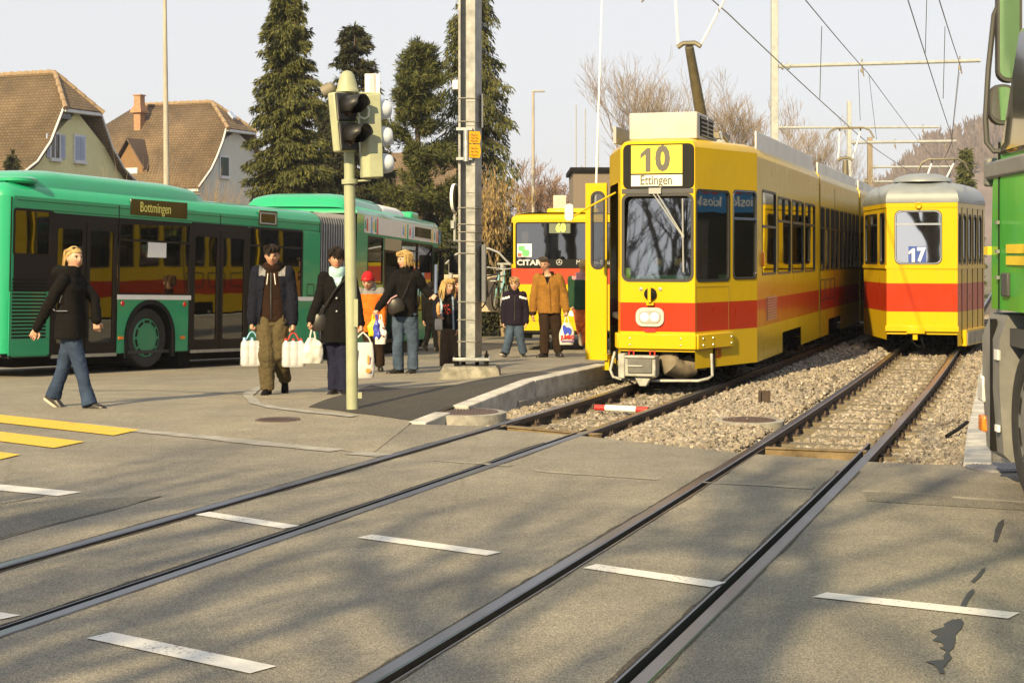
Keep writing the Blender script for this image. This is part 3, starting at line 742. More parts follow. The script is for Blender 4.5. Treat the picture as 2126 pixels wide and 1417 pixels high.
# underside, back, inner floor and ceiling
plan = [(0, -FL), (0, FL), (-NL, HWd), (S1, HWd), (S1, -HWd), (-NL, -HWd)]
roofcap(body, plan[::-1] if False else plan, 2.86, [(0, 0), (.015, .06), (.06, .12), (.16, .155), (.4, .18), (.44, .18)])
bd = body.build('body', [YEL, RDP], TR, smooth=32, recalc=True)
inn = MB(); 
inn.slab([(x*.985-.03, y*.97, .86) for x, y in plan], (0, 0, -.06)); inn.slab([(x*.99-.02, y*.98, 2.82) for x, y in plan], (0, 0, .03), 1)
inn.bx(S1+.02, S1+.05, -.93, -.35, .86, 2.8, 1); inn.bx(S1+.02, S1+.05, .35, .93, .86, 2.8, 1)
inn.build('interior', [CABD, CABIN], TR)
mb = MB()                                                   # driver's desk, partition, poles
mb.bx(-.62, -.03, -.42, .42, .86, 1.27, 0); mb.bx(-.5, -.06, -.4, .38, 1.27, 1.36, 0); mb.bx(-1.75, -1.72, .0, .9, .86, 2.5, 0); mb.build('driver_desk', [pm('desk_teal', (.05, .13, .13), .5)], TR, bevel=.02)
for x, y in ((-2.0, -.3), (-3.2, .3), (-4.4, -.3), (-5.6, .3), (-6.8, -.3)): MB().tube([(x, y, .86), (x, y, 2.8)], .017, 8).build('grab_pole', pm('pole_yellow', (.7, .5, .05), .4), TR)
for k in range(5):
    for y in (-.62, .62):
        mb = MB(); x = -2.5-k*1.05; mb.bx(x-.2, x+.2, y-.2, y+.2, 1.2, 1.27); mb.bx(x-.24, x-.18, y-.2, y+.2, 1.27, 1.85); mb.bx(x-.1, x+.1, y-.1, y+.1, .86, 1.2); mb.build('passenger_seat', SEATB, TR, bevel=.02)
# ---- destination box
BOXB = pm('display_black', (.008, .008, .008), .5, spec=.15)
mb = MB(); o = rrect(.035, 2*FL-.01, 2.405, 2.945, .07); Wf.panel(mb, o, -.02, .012)
db = mb.build('destination_display', BOXB, TR, bevel=.006)
DY = pm('display_yellow', (.86, .66, .04), .5, var=.08, sc=12); DWt = pm('display_white', (.74, .71, .6), .5, var=.06)
a0, za = uz(Wf, 1311, 303); a1, zb = uz(Wf, 1417, 359)
mb = MB(); Wf.panel(mb, [(a0, zb), (a1, zb), (a1, za), (a0, za)], .0, .016); mb.build('number_panel', DY, db)
_, zc = uz(Wf, 1311, 364); _, zd = uz(Wf, 1311, 387)
mb = MB(); Wf.panel(mb, [(a0, zd), (a1, zd), (a1, zc), (a0, zc)], .0, .016); mb.build('name_panel', DWt, db)
LET = pm('letter_grey', (.09, .085, .07), .6)
mb = MB(); M10 = Wf.M((a0+a1)/2, (za+zb)/2-.005, .018); text_mb(mb, '0', .395, M10 @ Matrix.Translation((.075, 0, 0)), bold=.02, sx=.86); one_mb(mb, .29, M10 @ Matrix.Translation((-.105, 0, 0))); text_mb(mb, 'Ettingen', .165, Wf.M((a0+a1)/2-.005, (zc+zd)/2, .018), bold=.002, sx=.74); mb.build('lettering', LET, db, smooth=0)
# dark band above windscreen and wiper
mb = MB(); Wf.panel(mb, [(.02, 2.35), (2*FL-.02, 2.35), (2*FL-.02, 2.405), (.02, 2.405)], 0, .01); mb.build('wiper_panel', pm('dark_band', (.05, .05, .055), .4), TR)
tw0, zw0 = uz(Wf, 1355, 399); tw1, zw1 = uz(Wf, 1418, 490)
mb = MB(); mb.tube([Wf.pt(tw0, zw0, .03), Wf.pt(tw1, zw1, .035)], .008, 6); mb.tube([Wf.pt(tw0+.05, zw0, .03), Wf.pt(tw1+.012, zw1, .035)], .008, 6); Wf.panel(mb, [(tw1-.01, zw1-.02), (tw1+.02, zw1-.02), (tw1+.02, zw1+.02), (tw1-.01, zw1+.02)], .015, .045)
mb.tube([Wf.pt(tw1, zw1+.45, .03), Wf.pt(tw1+.01, zw1-.43, .028)], .01, 6, 0); Wf.panel(mb, [(tw0-.04, zw0-.02), (tw0+.11, zw0-.02), (tw0+.11, zw0+.05), (tw0-.04, zw0+.05)], 0, .04); mb.build('wiper', GREY, TR)
# headlight, coupling socket, lamps
ts, zs_ = uz(Wf, 1350, 658)
mb = MB(); Wf.panel(mb, rrect(ts-.175, ts+.175, zs_-.115, zs_+.115, .09, 6), 0, .03, 0); Wf.panel(mb, rrect(ts-.135, ts+.135, zs_-.078, zs_+.078, .06, 6), .02, .038, 1)
for k in (-1, 1): mb.lathe([(.06, .0), (.055, .012), (.0, .02)], 16, 2, Wf.M(ts+k*.062, zs_, .032))
mb.build('headlight', [pm('lamp_surround', (.45, .45, .43), .4), pm('lamp_reflector', (.6, .58, .5), .15, metal=.7), pm('lamp_lens', (.85, .83, .74), .1, coat=.6)], TR, bevel=.008)
mb = MB(); Wf.panel(mb, rrect(ts-.19, ts+.19, .71, 1.19, .03), 0, .008); mb.build('hatch_plate', RDP if False else YEL, TR) if False else None
th, zh = uz(Wf, 1351, 610)
mb = MB(); mb.lathe([(.075, 0), (.075, .04), (.05, .06), (.0, .065)], 20, 0, Wf.M(th, zh, 0)); Wf.panel(mb, [(th-.018, zh-.1), (th+.018, zh-.1), (th+.018, zh+.08), (th-.018, zh+.08)], .05, .085, 1); Wf.panel(mb, [(th-.045, zh-.135), (th+.045, zh-.135), (th+.045, zh-.1), (th-.045, zh-.1)], 0, .05, 1)
for k in (-1, 1): mb.lathe([(.022, 0), (.02, .012), (.0, .014)], 12, 2, Wf.M(th+k*.12, zh+.06, 0))
mb.build('coupling_socket', [BLACK, YEL, CHROME], TR)
tr, zr = uz(Wf, 1350, 685)
mb = MB(); Wf.panel(mb, rrect(tr-.07, tr+.07, zr-.022, zr+.022, .012), 0, .02); mb.build('marker_light', REDL, TR)
# bumper ledge with plates
mb = MB()
for W, t0, t1 in ((Wf, -.02, 2*FL+.02), (Wr, 0, .86), (Wl, Wl.L-.25, Wl.L)):
    W.panel(mb, [(t0, .47), (t1, .47), (t1, .655), (t0, .655)], 0, .045)
mb.build('bumper', YEL, TR, bevel=.012)
for W, tt in ((Wf, (.13, .755)), (Wr, (.12, .35, .8))):
    for t in tt:
        for z in (.52, .6): MB().lathe([(.013, 0), (.01, .007), (0, .009)], 8, 0, W.M(t, z, .046)).build('bolt', CHROME, TR)
# front lower recess, coupler, guard hoop
mb = MB(); mb.bx(-.85, -.4, -.62, .62, .2, .55); mb.bx(-5.5, -.9, -.7, .7, .3, .6); mb.bx(-4.2, -1.8, -.5, .5, .12, .5); mb.bx(-22, -5.5, -.7, .7, .3, .6)
for x0, n in ((-3.1, 0), (-9, 0), (-13, 0), (-19.5, 0)):
    for dx in (-.85, .85):
        for y in (-.48, .48): mb.lathe([(.33, -.06), (.33, .06)], 24, 0, Matrix.Translation((x0+dx, y, .33)) @ Matrix.Rotation(PI/2, 4, 'X'))
mb.build('running_gear', DARK, TR)
tc, zc_ = uz(Wf, 1340, 757)
CAST = pm('cast_coupler_grey', (.33, .33, .31), .6, metal=.3, var=.35, sc=10, bump=.2)
yc = tc-FL; mb = MB(); mb.bx(-.02, .2, yc-.21, yc+.17, zc_-.13, zc_+.12); mb.bx(-.05, .17, yc-.3, yc-.215, zc_-.16, zc_+.14); mb.slab([(.05, yc-.11, zc_-.13), (.05, yc+.11, zc_-.13), (.05, yc+.04, zc_-.25), (.05, yc-.04, zc_-.25)], (.1, 0, 0)); mb.bx(-.6, 0, yc-.09, yc+.09, zc_-.08, zc_+.08)
mb.bx(.19, .215, yc-.17, yc+.13, zc_-.09, zc_+.09, 1); mb.bx(.2, .23, yc-.17, yc+.02, zc_-.015, zc_+.01); mb.bx(.2, .225, yc-.21, yc+.17, zc_+.09, zc_+.125)
cp = mb.build('coupler', [CAST, pm('coupler_inner', (.12, .12, .115), .7, var=.3)], TR, bevel=.012)
for k in (-.13, .13): MB().tube([(.1, yc-.02+k-.025, zc_+.1), (.1, yc-.02+k-.03, zc_+.17), (.1, yc-.02+k+.03, zc_+.17), (.1, yc-.02+k+.025, zc_+.1)], .012, 8).build('hose_handle', RED, cp)
mb = MB(); mb.tube([(-.35, yc+.5, zc_-.02), (-.25, yc+.37, zc_-.06), (-.1, yc+.3, zc_-.02), (-.2, yc+.24, zc_+.08)], .13, 12); mb.build('gangway_hose', pm('canvas_hose', (.17, .14, .1), .85, var=.35, bump=.5, bsc=15), TR)
# guard hoop
mb = MB(); z0 = .1; pts = [(-.12, -.56, .42), (-.05, -.6, .2), (0, -.55, z0+.02), (.02, -.45, z0), (.03, 0, z0-.01), (.02, .5, z0), (0, .62, z0+.03), (-.05, .66, .16), (-.1, .64, .42)]
mb.tube(pts, .018, 8); mb.build('guard_hoop', CAST, TR)
# number 220
t2, z2 = uz(Wr, 1491, 733)
mb = MB(); text_mb(mb, '220', .16, Wr.M(t2, z2, .003), sx=.62, bold=.004, ext=.001); mb.build('fleet_number', RDP, TR, smooth=0)
mb = MB()
for W, t0, t1, z0, z1 in ((Wr, .02, uz(Wr, 1513, 600)[0], .67, 1.22),):
    for (a, b, c, d) in ((t0, t1, z1-.004, z1), (t1-.004, t1, z0, z1), (t0, t0+.004, z0, z1)): W.panel(mb, [(a, c), (b, c), (b, d), (a, d)], 0, .003)
mb.build('panel_seam', pm('seam_dark', (.2, .13, .02), .6), TR)
# indicator, louvre vent on saloon side
ti, zi = uz(SR, 1581, 538); mb = MB(); SR.panel(mb, rrect(ti-.02, ti+.05, zi-.09, zi+.09, .02), 0, .04); mb.build('indicator', ORL, TR, bevel=.01)
t0, z1 = uz(SR, 1592, 615); t1, z0 = uz(SR, 1611, 661)
mb = MB()
for k in range(9):
    z = lerp(z0, z1, k/9)
    SR.panel(mb, [(t0, z+.004), (t1, z+.004), (t1, z+.024), (t0, z+.024)], 0, .014)
mb.build('vent_grille', pm('vent_pinkish', (.5, .3, .25), .4, metal=.4), TR)
# posters behind the right taper windows
ta_, za_ = uz(Wr, 1449, 512); tb_, zb_ = uz(Wr, 1476, 572)
mb = MB(); mb.poly([Wr.pt(ta_, zb_, -.06), Wr.pt(tb_, zb_, -.06), Wr.pt(tb_, za_, -.06), Wr.pt(ta_, za_, -.06)]); mb.build('window_notice', pm('notice_yellow', (.6, .5, .1), .7, var=.3, sc=30), TR, recalc=False)
ta_, za_ = uz(Wr, 1463, 538); tb_, zb_ = uz(Wr, 1484, 572)
mb = MB(); mb.poly([Wr.pt(ta_, zb_, -.04), Wr.pt(tb_, zb_, -.04), Wr.pt(tb_, za_, -.04), Wr.pt(ta_, za_, -.04)]); mb.build('window_notice', pm('notice_blue', (.45, .62, .72), .7, var=.15, sc=40), TR, recalc=False)
mb = MB(); a_, b_ = uz(Wf, 1291, 556), uz(Wf, 1307, 577); Wf.panel(mb, [(a_[0], b_[1]), (b_[0], b_[1]), (b_[0], a_[1]), (a_[0], a_[1])], -.05, -.045); mb.build('window_notice', pm('notice_lime', (.6, .72, .06), .6), TR)
# ---- open front door on the left
d0 = fr.x(1215.5, 746, -1.25); d1 = fr.x(1261.5, 380, -1.25)
dw = Wall((-1.25, d0[0]), (-1.2, d1[0]+.0)); mb = MB(); t0, z0, t1, z1 = 0, d0[1], dw.L, d1[1]
hd = dw.window(TR, .075, dw.L-.02, lerp(z0, z1, .512), lerp(z0, z1, .955), .09, .03, gl=GL_DARK, name='door_window')
dw.wall(mb, 0, dw.L, z0, z1, [hd]); 
dw2 = Wall((dw.b.x-.03, dw.b.y), (dw.a.x-.03, dw.a.y)); dw2.wall(mb, 0, dw.L, z0, z1, [(dw.L-hd[1], dw.L-hd[0], hd[2], hd[3])])
for (t, ) in ((0,), (dw.L,)): mb.poly([dw.pt(t, z0, 0), dw.pt(t, z1, 0), dw.pt(t, z1, -.03), dw.pt(t, z0, -.03)])
mb.poly([dw.pt(0, z0), dw.pt(dw.L, z0), dw.pt(dw.L, z0, -.03), dw.pt(0, z0, -.03)]); mb.poly([dw.pt(0, z1), dw.pt(dw.L, z1), dw.pt(dw.L, z1, -.03), dw.pt(0, z1, -.03)])
mb.build('door', YEL, TR, recalc=False)
mb = MB(); mb.bx(-1.3, -1.05, d1[0]-.02, -.9, .25, .32); mb.bx(-1.2, -1.1, d1[0]-.0, d1[0]+.06, z0-.12, z0+.02, 0); mb.build('door_step', YEL, TR)
# mirror arm
pa = fr.M.inverted() @ at(1278, 400, 19.75); pb = fr.M.inverted() @ at(1186, 451, 19.5)
mb = MB(); mb.tube([pa, lerp(pa, pb, .5)+Vector((0, 0, .005)), pb], .013, 8, 0); mb.build('mirror_arm', YEL, TR)
pm_ = fr.M.inverted() @ at(1181, 441, 19.5)
mb = MB(); mb.slab([pm_+Vector((.0, a, b)) for a, b in rrect(-.055, .055, -.105, .105, .04)], (-.03, 0, 0)); mb.build('mirror', [pm('mirror_back', (.62, .6, .55), .4)], TR, bevel=.006)
# roof equipment: air unit, dark shroud
mb = MB(); z0 = 3.02; mb.bx(-1.35, -.28, -.42, .43, z0, z0+.33, 0)
tr0 = mb.build('roof_unit', pm('roof_unit_white', (.42, .41, .38), .5, var=.12, sc=4), TR, bevel=.015)
mb = MB(); mb.bx(-1.3, -.45, .432, .437, z0+.05, z0+.29, 0)
for k in range(5): mb.bx(-1.25, -.5, .435, .447, z0+.055+k*.052, z0+.068+k*.052, 1)
mb.bx(-.9, -.86, .436, .448, z0+.05, z0+.3, 1); mb.build('grille', [BLACK, GREY], tr0)
SHR = pm('roof_shroud', (.62, .6, .55), .38, metal=.35, var=.2, sc=1.5, stretch=(1, 1, .2))
def shroud(xa, xb, y0=.9, zt=3.21):
    for y in (y0, -y0):
        mb = MB(); n = 3
        for k in range(n):
            u0, u1 = lerp(xa, xb, k/n)-.004, lerp(xa, xb, (k+1)/n)+.004; mb.bx(u1, u0, y-.012, y+.012, 2.82, zt)
        mb.build('roof_shroud', SHR, TR, bevel=.006)
shroud(-1.75, -7.45); mb = MB(); mb.bx(-1.75, -1.5, -.98, -.94, 2.95, 3.2); 
# ---- sections two and three
for (xa, xb) in ((S1-.14, S2+.14), (S2-.14, S3)):
    body = MB(); A = Wall((xa, HWd), (xb, HWd)); B_ = Wall((xb, -HWd), (xa, -HWd)); n = 9; w_ = A.L/n
    for W in (A, B_):
        hh = []
        for k in range(n):
            door = k in (3, 4)
            hh.append(W.window(TR, k*w_+.07, (k+1)*w_-.07, .75 if False else 1.34, 2.42, .05, .03, bar=2.06, vbar=(k+.5)*w_, name='side_window'))
        W.wall(body, 0, W.L, ZB, 2.86, hh+[(1.2, 3., ZB, .5)], bands)
        for k in (0, 1, 2):
            mb = MB(); W.ring(mb, rrect(k*w_+.1, (k+1)*w_-.05, .84, 1.2, .05), rrect(k*w_+.12, (k+1)*w_-.07, .86, 1.18, .04), 0, .006); mb.build('panel_frame', RUBTRIM, TR)
        for t in (.04, 3*w_, W.L-.04):
            mb = MB(); W.panel(mb, [(t-.012, ZB), (t+.012, ZB), (t+.012, 2.8), (t-.012, 2.8)], 0, .004); mb.build('door_seal', RUBTRIM, TR)
    P = [(xa, -HWd), (xa, HWd), (xb, HWd), (xb, -HWd)]
    for x in (xa, xb): body.poly([(x, -HWd, ZB), (x, HWd, ZB), (x, HWd, 2.86), (x, -HWd, 2.86)])
    roofcap(body, P, 2.86, [(0, 0), (.015, .06), (.06, .12), (.16, .155), (.4, .18)]); body.build('body_section', [YEL, RDP], TR, smooth=32)
    mb = MB(); mb.bx(xb+.03, xa-.03, -.94, .94, .8, .86); mb.bx(xb+.03, xa-.03, -.94, .94, 2.8, 2.83, 1); mb.build('interior', [CABD, CABIN], TR)
    shroud(xa-.2, xb+.2, .9, 3.16)
for s in (S1, S2):
    mb = MB()
    for k in range(8):
        x = s-.13+k*.037; q = .90 if k % 2 else .86; mb.loft([[(x, -q, .4), (x, q, .4), (x, q, 2.85), (x, -q, 2.85)], [(x+.037, -(.90+.86-q), .4), (x+.037, (.90+.86-q), .4), (x+.037, (.90+.86-q), 2.85), (x+.037, -(.90+.86-q), 2.85)]], caps=False)
    mb.build('gangway_bellows', pm('bellows_black', (.03, .03, .03), .8), TR)
# ---- pantographs
PANT = pm('pantograph_steel', (.15, .135, .10), .5, metal=.4, var=.25); PANL = pm('pantograph_light', (.6, .62, .63), .45, metal=.3)
def panto(parent, I, base, knee, head, wid, arms=True):
    mb = MB(); mb.tube([base, knee], [.085, .06], 12); mb.tube([base+Vector((-.14, 0, 0)), knee+Vector((-.03, 0, -.05))], .02, 6); mb.bx(base.x-.35, base.x+.35, -.24, .24, base.z-.2, base.z-.12)
    mb.tube([knee+Vector((0, -.16, 0)), knee+Vector((0, -.08, .05)), knee+Vector((0, .08, .05)), knee+Vector((0, .16, 0))], .035, 8)
    p = mb.build('pantograph', PANT, parent)
    mb = MB()
    for s in (-1, 1):
        mb.tube([knee+Vector((0, s*.15, 0)), head+Vector((0, s*wid*.42, -.06))], .02, 6)
    mb.build('upper_arm', PANL, p)
    mb = MB()
    for dx in (-.13, .13):
        mb.tube([head+Vector((dx, -wid*.95, -.22)), head+Vector((dx, -wid*.8, -.06)), head+Vector((dx, -wid*.55, 0)), head+Vector((dx, wid*.55, 0)), head+Vector((dx, wid*.8, -.06)), head+Vector((dx, wid*.95, -.22))], .014, 6)
    for s in (-.42, .42): mb.tube([head+Vector((-.13, s*wid, 0)), head+Vector((0, s*wid, -.06)), head+Vector((.13, s*wid, 0))], .013, 6)
    mb.build('collector_bow', PANT, p)
I = fr.I
b = I @ at(1452, 262, 22.3); k = I @ at(1419, 98, 21.6); hd_ = I @ at(1458, -38, 21.9); b.y *= .6; k.y *= .6; hd_.y = k.y+.12
panto(TR, I, b, k, hd_, .95)
b = I @ at(1757, 412, 34.6); k = I @ at(1755, 333, 34.6); hd_ = I @ at(1765, 266, 34.7); panto(TR, I, b, k, hd_, .53)
mb = MB(); 
for x, y, z, r in ((-1.75, .3, 3.1, .09), (-1.95, .15, 3.1, .07), (-2.3, .35, 3.08, .1)): mb.ball((x, y, z), (r*1.4, r, r*.8))
mb.tube([(-1.5, .5, 3.1), (-1.7, .45, 3.2), (-2., .5, 3.08)], .02, 6); mb.build('roof_insulator', GREY, TR)
mb = MB(); mb.bx(-1.25, -.5, -.68, -.64, 3.0, 3.21, 0); mb.build('roof_fin', GREY, TR)

# ================================================================ old trailer, route 17
H2 = math.radians(15.2)
TT = thing('tram_trailer', 'older yellow tram trailer with grey domed roof and blue 17 sign in its end window', 'tram', (0, 0, 0), -PI/2-H2)
c = at(1914, 530, 26.6); TT.location = (c.x, c.y, 0); fr2 = Fr(TT); fr = fr2
fl, nl, hw = .575, 2.1, 1.05
Af = Wall((0, -fl), (0, fl)); Ar = Wall((0, fl), (-nl, hw)); Al = Wall((-nl, -hw), (0, -fl))
z = lambda py: fr2.x(1914, py, 0)[1]
zr_, zb1, zs0, zs1 = z(418), z(684), z(647), z(588)
bands2 = [(0, 0), (zs0, 1), (zs1, 0)]
body = MB()
w0, w1 = uz(Af, 1857, 500)[0], uz(Af, 1956, 500)[0]
hh = [Af.window(TT, w0, w1, z(549), z(436), .1, .035, gl=glass('pale_glass', (.66, .76, .70), .5), bar=z(465), chrome=True, name='end_window')]
Af.wall(body, 0, 2*fl, zb1-.08, zr_, hh, bands2)
ZS = z(718)
lw = [Al.L*q for q in (.06, .62, .72, .93)]
hA = [Al.window(TT, lw[0], lw[1], z(549), z(440), .08, .03, bar=z(465), vbar=(lw[0]+lw[1])/2, name='side_window'), Al.window(TT, lw[2], lw[3], z(549), z(440), .08, .03, name='side_window')]
Al.wall(body, 0, Al.L, ZS+.1, zr_, hA, bands2)
dt = [.32, .74, 1.16, 1.58, 2.0]; hB = [Ar.window(TT, .05, .27, z(549), z(442), .1, .03, name='side_window')]
for i in range(4): hB.append(Ar.window(TT, dt[i]+.07, dt[i+1]-.07, z(549), z(442), .13, .03, name='door_window'))
Ar.wall(body, 0, Ar.L, ZS, zr_, hB, bands2)
BL = 11.
Br = Wall((-nl, hw), (-BL, hw)); Bl = Wall((-BL, -hw), (-nl, -hw))
hh = []
for k in range(8):
    a = .1+k*1.05; hh.append(Br.window(TT, a, a+.95, z(549), z(442), .06, .03, bar=z(465), name='side_window'))
Br.wall(body, 0, Br.L, ZS, zr_, hh, bands2)
hh = []
for k in range(8):
    a = .15+k*1.05; hh.append(Bl.window(TT, a, a+.95, z(549), z(442), .06, .03, bar=z(465), vbar=a+.475, name='side_window'))
Bl.wall(body, 0, Bl.L, ZS+.1, zr_, hh, bands2)
P = [(0, -fl), (0, fl), (-nl, hw), (-BL, hw), (-BL, -hw), (-nl, -hw)]
body.poly([(-BL, -hw, ZS), (-BL, hw, ZS), (-BL, hw, zr_), (-BL, -hw, zr_)])
body.build('body', [YEL, RDP], TT, smooth=25)
ROOFG = pm('roof_grey', (.2, .225, .255), .45, var=.12, sc=3, coat=.2)
mb = MB(); roofcap(mb, P, zr_, [(-.015, -.02), (-.02, .03), (.0, .12), (.06, .22), (.16, .30), (.36, .36), (.5, .38)])
rings = []
for t in frange2(0, 1, 8): rings.append([(-.55-.55*(1-math.cos(a))*0+.45*math.sqrt(1-t*t)*math.cos(a), .5*math.sqrt(1-t*t)*math.sin(a), zr_+.34+t*.16) for a in frange2(0, 2*PI*19/20, 19)])
mb.loft(rings); mb.build('roof', ROOFG, TT, smooth=60)
mb = MB(); t_, zz = uz(Af, 1907, 427); mb.lathe([(.055, 0), (.055, .03), (.04, .045), (.035, .03), (.0, .025)], 20, 0, Af.M(t_, zz, 0)); mb.build('top_lamp', [YEL], TT)
for za, zb_, dd in ((z(558), z(551), .02), (zr_-.1, zr_-.02, .012)):
    mb = MB(); V = []
    for d_ in (0, dd):
        for zz in (za, zb_):
            V.append([Al.pt(0, zz, d_), Al.pt(Al.L, zz, d_), Af.pt(2*fl, zz, d_), Ar.pt(Ar.L, zz, d_)])
    mb.loft([V[0], V[2], V[3], V[1]], closed=False); mb.build('moulding', YEL, TT)
mb = MB(); Af.panel(mb, [(-.02, z(688)), (2*fl+.02, z(688)), (2*fl+.02, z(676)), (-.02, z(676))], 0, .05); mb.build('bumper', YEL, TT, bevel=.008)
a0, a1 = uz(Af, 1886, 530)[0], uz(Af, 1923, 530)[0]
mb = MB(); Af.panel(mb, [(a0, z(547.5)), (a1, z(547.5)), (a1, z(511)), (a0, z(511))], -.03, -.006); rs = mb.build('route_sign', pm('sign_blue', (.05, .09, .34), .6, spec=.2), TT)
mb = MB(); M17 = Af.M((a0+a1)/2, z(529.5), -.002); text_mb(mb, '7', .31, M17 @ Matrix.Translation((.06, 0, 0)), bold=.014, sx=.82, ext=.001); one_mb(mb, .225, M17 @ Matrix.Translation((-.065, 0, 0))); mb.build('lettering', WHITE, rs, smooth=0)
mb = MB(); mb.slab([(x*.99-.03, y*.96, z(690)) for x, y in P], (0, 0, .06)); mb.slab([(x*.99-.03, y*.97, zr_-.05) for x, y in P], (0, 0, .03), 1); mb.bx(-1.5, -1.47, -.78, -.2, z(690), zr_-.1, 1); mb.bx(-1.5, -1.47, .2, .78, z(690), zr_-.1, 1); mb.build('interior', [CABD, CABIN], TT)
mb = MB()
for k in range(4):
    for y in (-.6, .6): mb.bx(-2.8-k*1.4, -2.4-k*1.4, y-.2, y+.2, 1.0, 1.08); mb.bx(-2.8-k*1.4, -2.74-k*1.4, y-.2, y+.2, 1.08, 1.6)
mb.build('seat_row', SEATB, TT)
mb = MB(); mb.bx(-BL, -1.3, -.72, .72, .2, .52); mb.bx(-1.4, -.1, -.5, .5, .25, .55)
for x in (-2.2, -3.8, -8, -9.6):
    for y in (-.48, .48): mb.lathe([(.33, -.06), (.33, .06)], 24, 0, Matrix.Translation((x, y, .33)) @ Matrix.Rotation(PI/2, 4, 'X'))
mb.build('running_gear', DARK, TT)
mb = MB(); yc = uz(Af, 1899, 690)[0]-fl; mb.bx(-.1, .16, yc-.13, yc+.17, z(692), z(682)); mb.bx(.02, .12, yc-.03, yc+.05, z(705), z(692)); mb.build('coupler', YEL, TT, bevel=.01)
mb = MB(); mb.tube([(.05, yc+.1, z(700)), (.06, yc+.17, z(722)), (.05, yc+.02, z(716)), (.06, yc-.05, z(704))], .012, 6); mb.build('hanging_chain', DARK, TT)
t0, t1 = dt[0], dt[4]
for tt in dt:
    mb = MB(); Ar.panel(mb, [(tt-.012, ZS+.12), (tt+.012, ZS+.12), (tt+.012, zr_-.1), (tt-.012, zr_-.1)], 0, .006); mb.build('door_seal', BLACK, TT)
mb = MB(); Ar.panel(mb, [(t0+.04, z(719)), (t1, z(719)), (t1, z(686)), (t0+.04, z(686))], .0, .07, 0); sb = mb.build('step_board', YEL, TT)
mb = MB(); Ar.panel(mb, [(t0+.12, z(716)), (t1-.08, z(716)), (t1-.08, z(690)), (t0+.12, z(690))], .05, .078, 0); mb.build('step_tread', pm('worn_wood_step', (.3, .29, .26), .8, var=.4, stretch=(1, 6, 1)), sb)
b = fr2.I @ at(1955, 436, 31); b.y = 0; k = Vector((b.x, 0, b.z+.1)); hd_ = Vector((b.x-.1, .0, fr2.M.inverted().translation.z*0+at(1955, 332, 31).z)); hd_ = fr2.I @ at(1958, 331, 31); panto(TT, fr2.I, b, k, hd_, .5)
# ================================================================ green articulated bus
def bus_root(name, label, px, py, Y, h, pitch):
    p = at(px, py, Y); return thing(name, label, 'bus', p, PI/2-h, None, pitch)
GB = thing('articulated_bus', 'long green articulated bus with grey bellows and a white square sticker on a dark window', 'bus', (-6.21-2.28*.454, 25-2.28*.891, -.19), PI/2-math.radians(27), None, math.atan(.030))
fr = Fr(GB); BW = -1.25                                      # near (right) side plane at y=-1.25... local origin on the near side edge
fr = Fr(GB)
# local axes: x forward, near side is y = 0 (root stands on the near side edge), far side y = +2.5
NS = Wall((0, 0), (7.98, 0))
NS.n = Vector((0, -1))
FRM = pm('bus_frame_brown', (.011, .008, .006), .45, var=.15, spec=.2)
t_ = lambda px: uz(NS, px, 560)[0]
def zz(px, py): return uz(NS, px, py)[1]
zroof = 2.66; zsill = zz(245, 733); zband_t = zz(249, 452); zstripe = zz(300, 612)
zg = lambda px, py: zz(px, py)
def busbox(mb, P, z0, zt, m=0):
    n = len(P)
    return mb
x0, xA, xB, x1 = 0., t_(108), t_(245), t_(664)
# shell: rear quarter, top band, lower panels (openings for doors)
body = MB(); 
holes = [(t_(28), t_(107), zz(60, 604), zz(60, 436)), (xA, xB, zsill-.1, zz(200, 450)), (xB, t_(629), zz(300, 613), zband_t), (t_(397), t_(514), zsill-.1, zz(450, 465))]
cx_, cz_ = t_(314), zz(314, 701); R_ = .49; ar = .62
holes.append((cx_-ar, cx_+ar, -.3, cz_+ar))
NS.wall(body, 0, x1, zsill, zroof, holes)
# arch infill corners
n = 14; arc = [(cx_+ar*math.cos(PI*k/n), cz_+ar*math.sin(PI*k/n)) for k in range(n+1)]
for k in range(n//2): body.poly([NS.pt(*arc[k]), NS.pt(*arc[k+1]), NS.pt(cx_+ar, cz_+ar)])
for k in range(n//2, n): body.poly([NS.pt(*arc[k]), NS.pt(*arc[k+1]), NS.pt(cx_-ar, cz_+ar)])
# rounded rear end, far side, rear face
rear = [(0, 0), (-.10, .05), (-.17, .15), (-.2, .35), (-.2, 2.15), (-.17, 2.35), (-.1, 2.45), (0, 2.5)]
body.loft([[(x, y, zsill+.05) for x, y in rear], [(x, y, zroof) for x, y in rear]], closed=False)
body.poly([(0, 2.5, zsill), (x1, 2.5, zsill), (x1, 2.5, .95), (0, 2.5, .95)]); body.poly([(0, 2.5, 2.1), (x1, 2.5, 2.1), (x1, 2.5, zroof), (0, 2.5, zroof)])
for k in range(6): body.bx(k*1.55, k*1.55+.18, 2.46, 2.5, .95, 2.1)
P = rear[::-1][:0]+[(x1, 0), (x1, 2.5)]+rear[::-1]
roofcap(body, [(x1, 0), (x1, 2.5)]+rear[::-1], zroof, [(0, 0), (.02, .07), (.07, .14), (.16, .19), (.3, .215), (.5, .225)])
body.build('body', GREENB, GB, smooth=40)
zfl = zsill+.05
mb = MB(); mb.bx(0, x1, .05, 2.45, zsill-.02, zsill+.03); mb.bx(.0, x1, .08, 2.44, 2.45, 2.5, 1); mb.bx(-.1, .1, .1, 2.4, zsill, 1.3)
for x in (.9, 2.0, 3.8, 5.2): mb.bx(x, x+.45, 1.5, 2.4, .75, .85, 2); mb.bx(x, x+.08, 1.5, 2.4, .85, 1.45, 2)
mb.build('interior', [CABD, CABD, SEATB], GB)
mb = MB(); mb.poly([(0, 2.47, .95), (x1, 2.47, .95), (x1, 2.47, 2.1), (0, 2.47, 2.1)]); mb.build('far_window', GL_BUS, GB, recalc=False)
